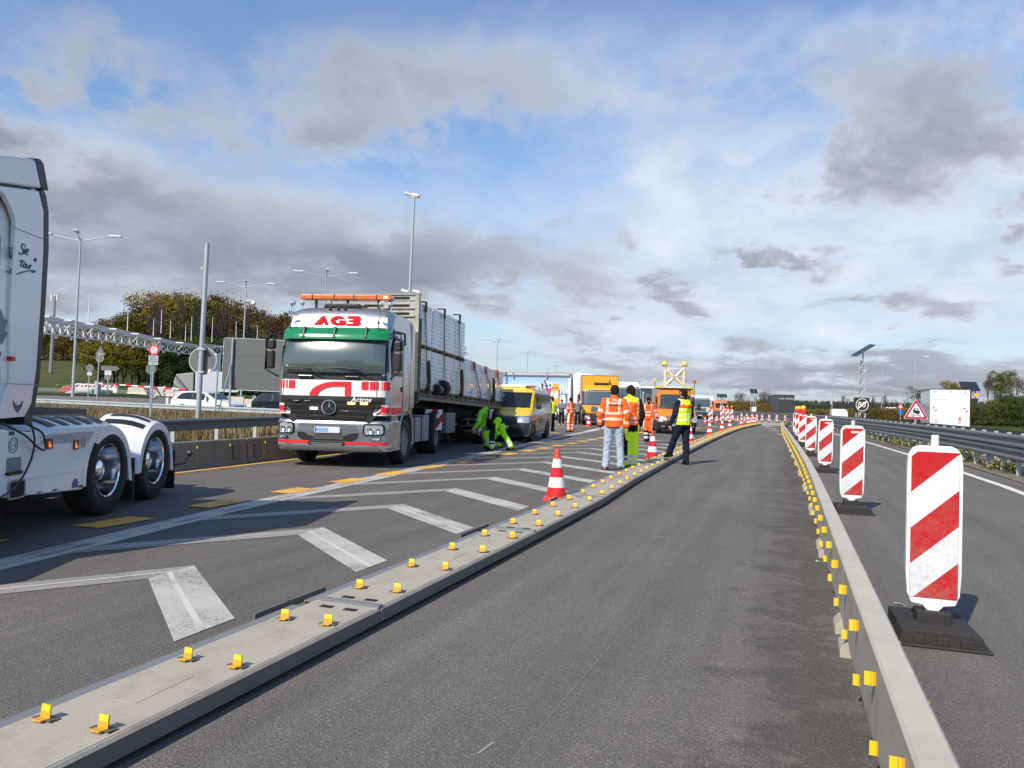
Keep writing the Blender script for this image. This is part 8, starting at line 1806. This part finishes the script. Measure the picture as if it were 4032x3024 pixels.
# far conifer ridge
b = MB(); rnd = random.Random(5)
for i in range(900):
    px = rnd.uniform(2990, 4500); D = rnd.uniform(520, 760); q = PD(px, D); z = terrain(q.x, q.y); h = (zt_of(px, 1596 + 14 * math.sin(px * .011) + 6 * math.sin(px * .05) + max(0, (px - 3500)) * .05, D) - z) * rnd.uniform(.78, 1.04); h = max(6, h); r = h * rnd.uniform(.14, .22)
    o = len(b.v); b.v += [Vector((q.x + r * math.cos(a), q.y + r * math.sin(a), z - 1)) for a in (0, 1.2, 2.5, 3.8, 5.0)] + [Vector((q.x + r * .75 * math.cos(a + .4), q.y + r * .75 * math.sin(a + .4), z + h * .5)) for a in (0, 1.2, 2.5, 3.8, 5.0)] + [Vector((q.x, q.y, z + h))]
    for k in range(5): k2 = (k + 1) % 5; b.f += [[o + k, o + k2, o + 5 + k2, o + 5 + k], [o + 5 + k, o + 5 + k2, o + 10]]; b.mi += [0, 0]; b.sm += [False, False]
tag(b.build('distant_forest', leafmat('conifers', [(.012, .02, .014), (.02, .032, .02), (.03, .04, .024), (.035, .045, .03)])), 'dark conifer forest on the far ridge at the right', 'forest', kind='stuff')
# dry grass
M_dry = leafmat('dry_grass_blades', [(.07, .075, .03), (.17, .13, .065), (.28, .21, .12), (.38, .30, .18)])
def blades(name, n, place, h0, h1, m, label, w_=.012, seed=1):
    rnd = random.Random(seed); b = MB(); vs = []; fs = []
    for i in range(n):
        x, y = place(rnd); z = terrain(x, y); h = rnd.uniform(h0, h1); a = rnd.uniform(0, 6.28); l = h * rnd.uniform(.05, .45); dx_, dy_ = math.cos(a), math.sin(a); wv = w_ * rnd.uniform(.6, 1.6); px_, py_ = -dy_ * wv, dx_ * wv
        o = len(vs); vs += [(x - px_, y - py_, z - .02), (x + px_, y + py_, z - .02), (x + dx_ * l * .5 + px_ * .8, y + dy_ * l * .5 + py_ * .8, z + h * .6), (x + dx_ * l * .5 - px_ * .8, y + dy_ * l * .5 - py_ * .8, z + h * .6), (x + dx_ * l, y + dy_ * l, z + h)]; fs += [(o, o + 1, o + 2, o + 3), (o + 3, o + 2, o + 4)]
    b.add(vs, fs); return tag(b.build(name, m), label, 'grass', kind='stuff')
def pl1(r):
    a = r.uniform(-.72, -.15); D0 = max(14.5, 17.6 + (a + .479) * 36) + 1.2; D1 = 46.3 - 40.7 * (a + .536)
    D = D0 + (D1 - D0) * (r.random() if r.random() < .5 else r.uniform(.6, 1)); q = fwd * D + rgt * a * D; return (q.x, q.y)
blades('dry_grass', 34000, pl1, .12, .66, M_dry, 'tall dry grass between the two left guard rails', .013, 3)
blades('green_grass', 16000, pl1, .10, .30, leafmat('green_blades', [(.03, .05, .01), (.06, .09, .02), (.09, .12, .03), (.12, .13, .04)]), 'short green grass among the dry stalks', .014, 4)
# weeds at the right guard rail
Lw = leafmat('weed_leaves', [(.02, .035, .008), (.05, .07, .015), (.09, .09, .03), (.14, .09, .045)]); Fw = mat('yellow_flowers', (.75, .60, .02), .7, var=.1)
rnd = random.Random(21); b = MB(); vs = []; fs = []; mi = []
for i in range(330):
    y = 11 + 55 * rnd.random() ** 1.5; x = xat(RGs, y) + rnd.uniform(-.22, .9); hgt_ = rnd.uniform(.10, .42) * (1.0 if rnd.random() < .5 else .6)
    for j in range(58):
        a = rnd.uniform(0, 6.28); rr = rnd.uniform(0, .26); zz = rnd.uniform(0, hgt_); p = Vector((x + rr * math.cos(a), y + rr * math.sin(a), zz)); s_ = rnd.uniform(.016, .04)
        u = Vector((rnd.uniform(-1, 1), rnd.uniform(-1, 1), rnd.uniform(-.4, 1))).normalized() * s_; c = u.cross(Vector((rnd.uniform(-1, 1), rnd.uniform(-1, 1), rnd.uniform(-1, 1)))).normalized() * s_ * .5
        fl_ = zz > hgt_ * .75 and rnd.random() < .28; b.add([p - u, p + c, p + u, p - c], [(0, 1, 2, 3)], 1 if fl_ else 0)
tag(b.build('weeds', [Lw, Fw]), 'weeds with small yellow flowers along the right guard rail posts', 'weeds', kind='stuff')
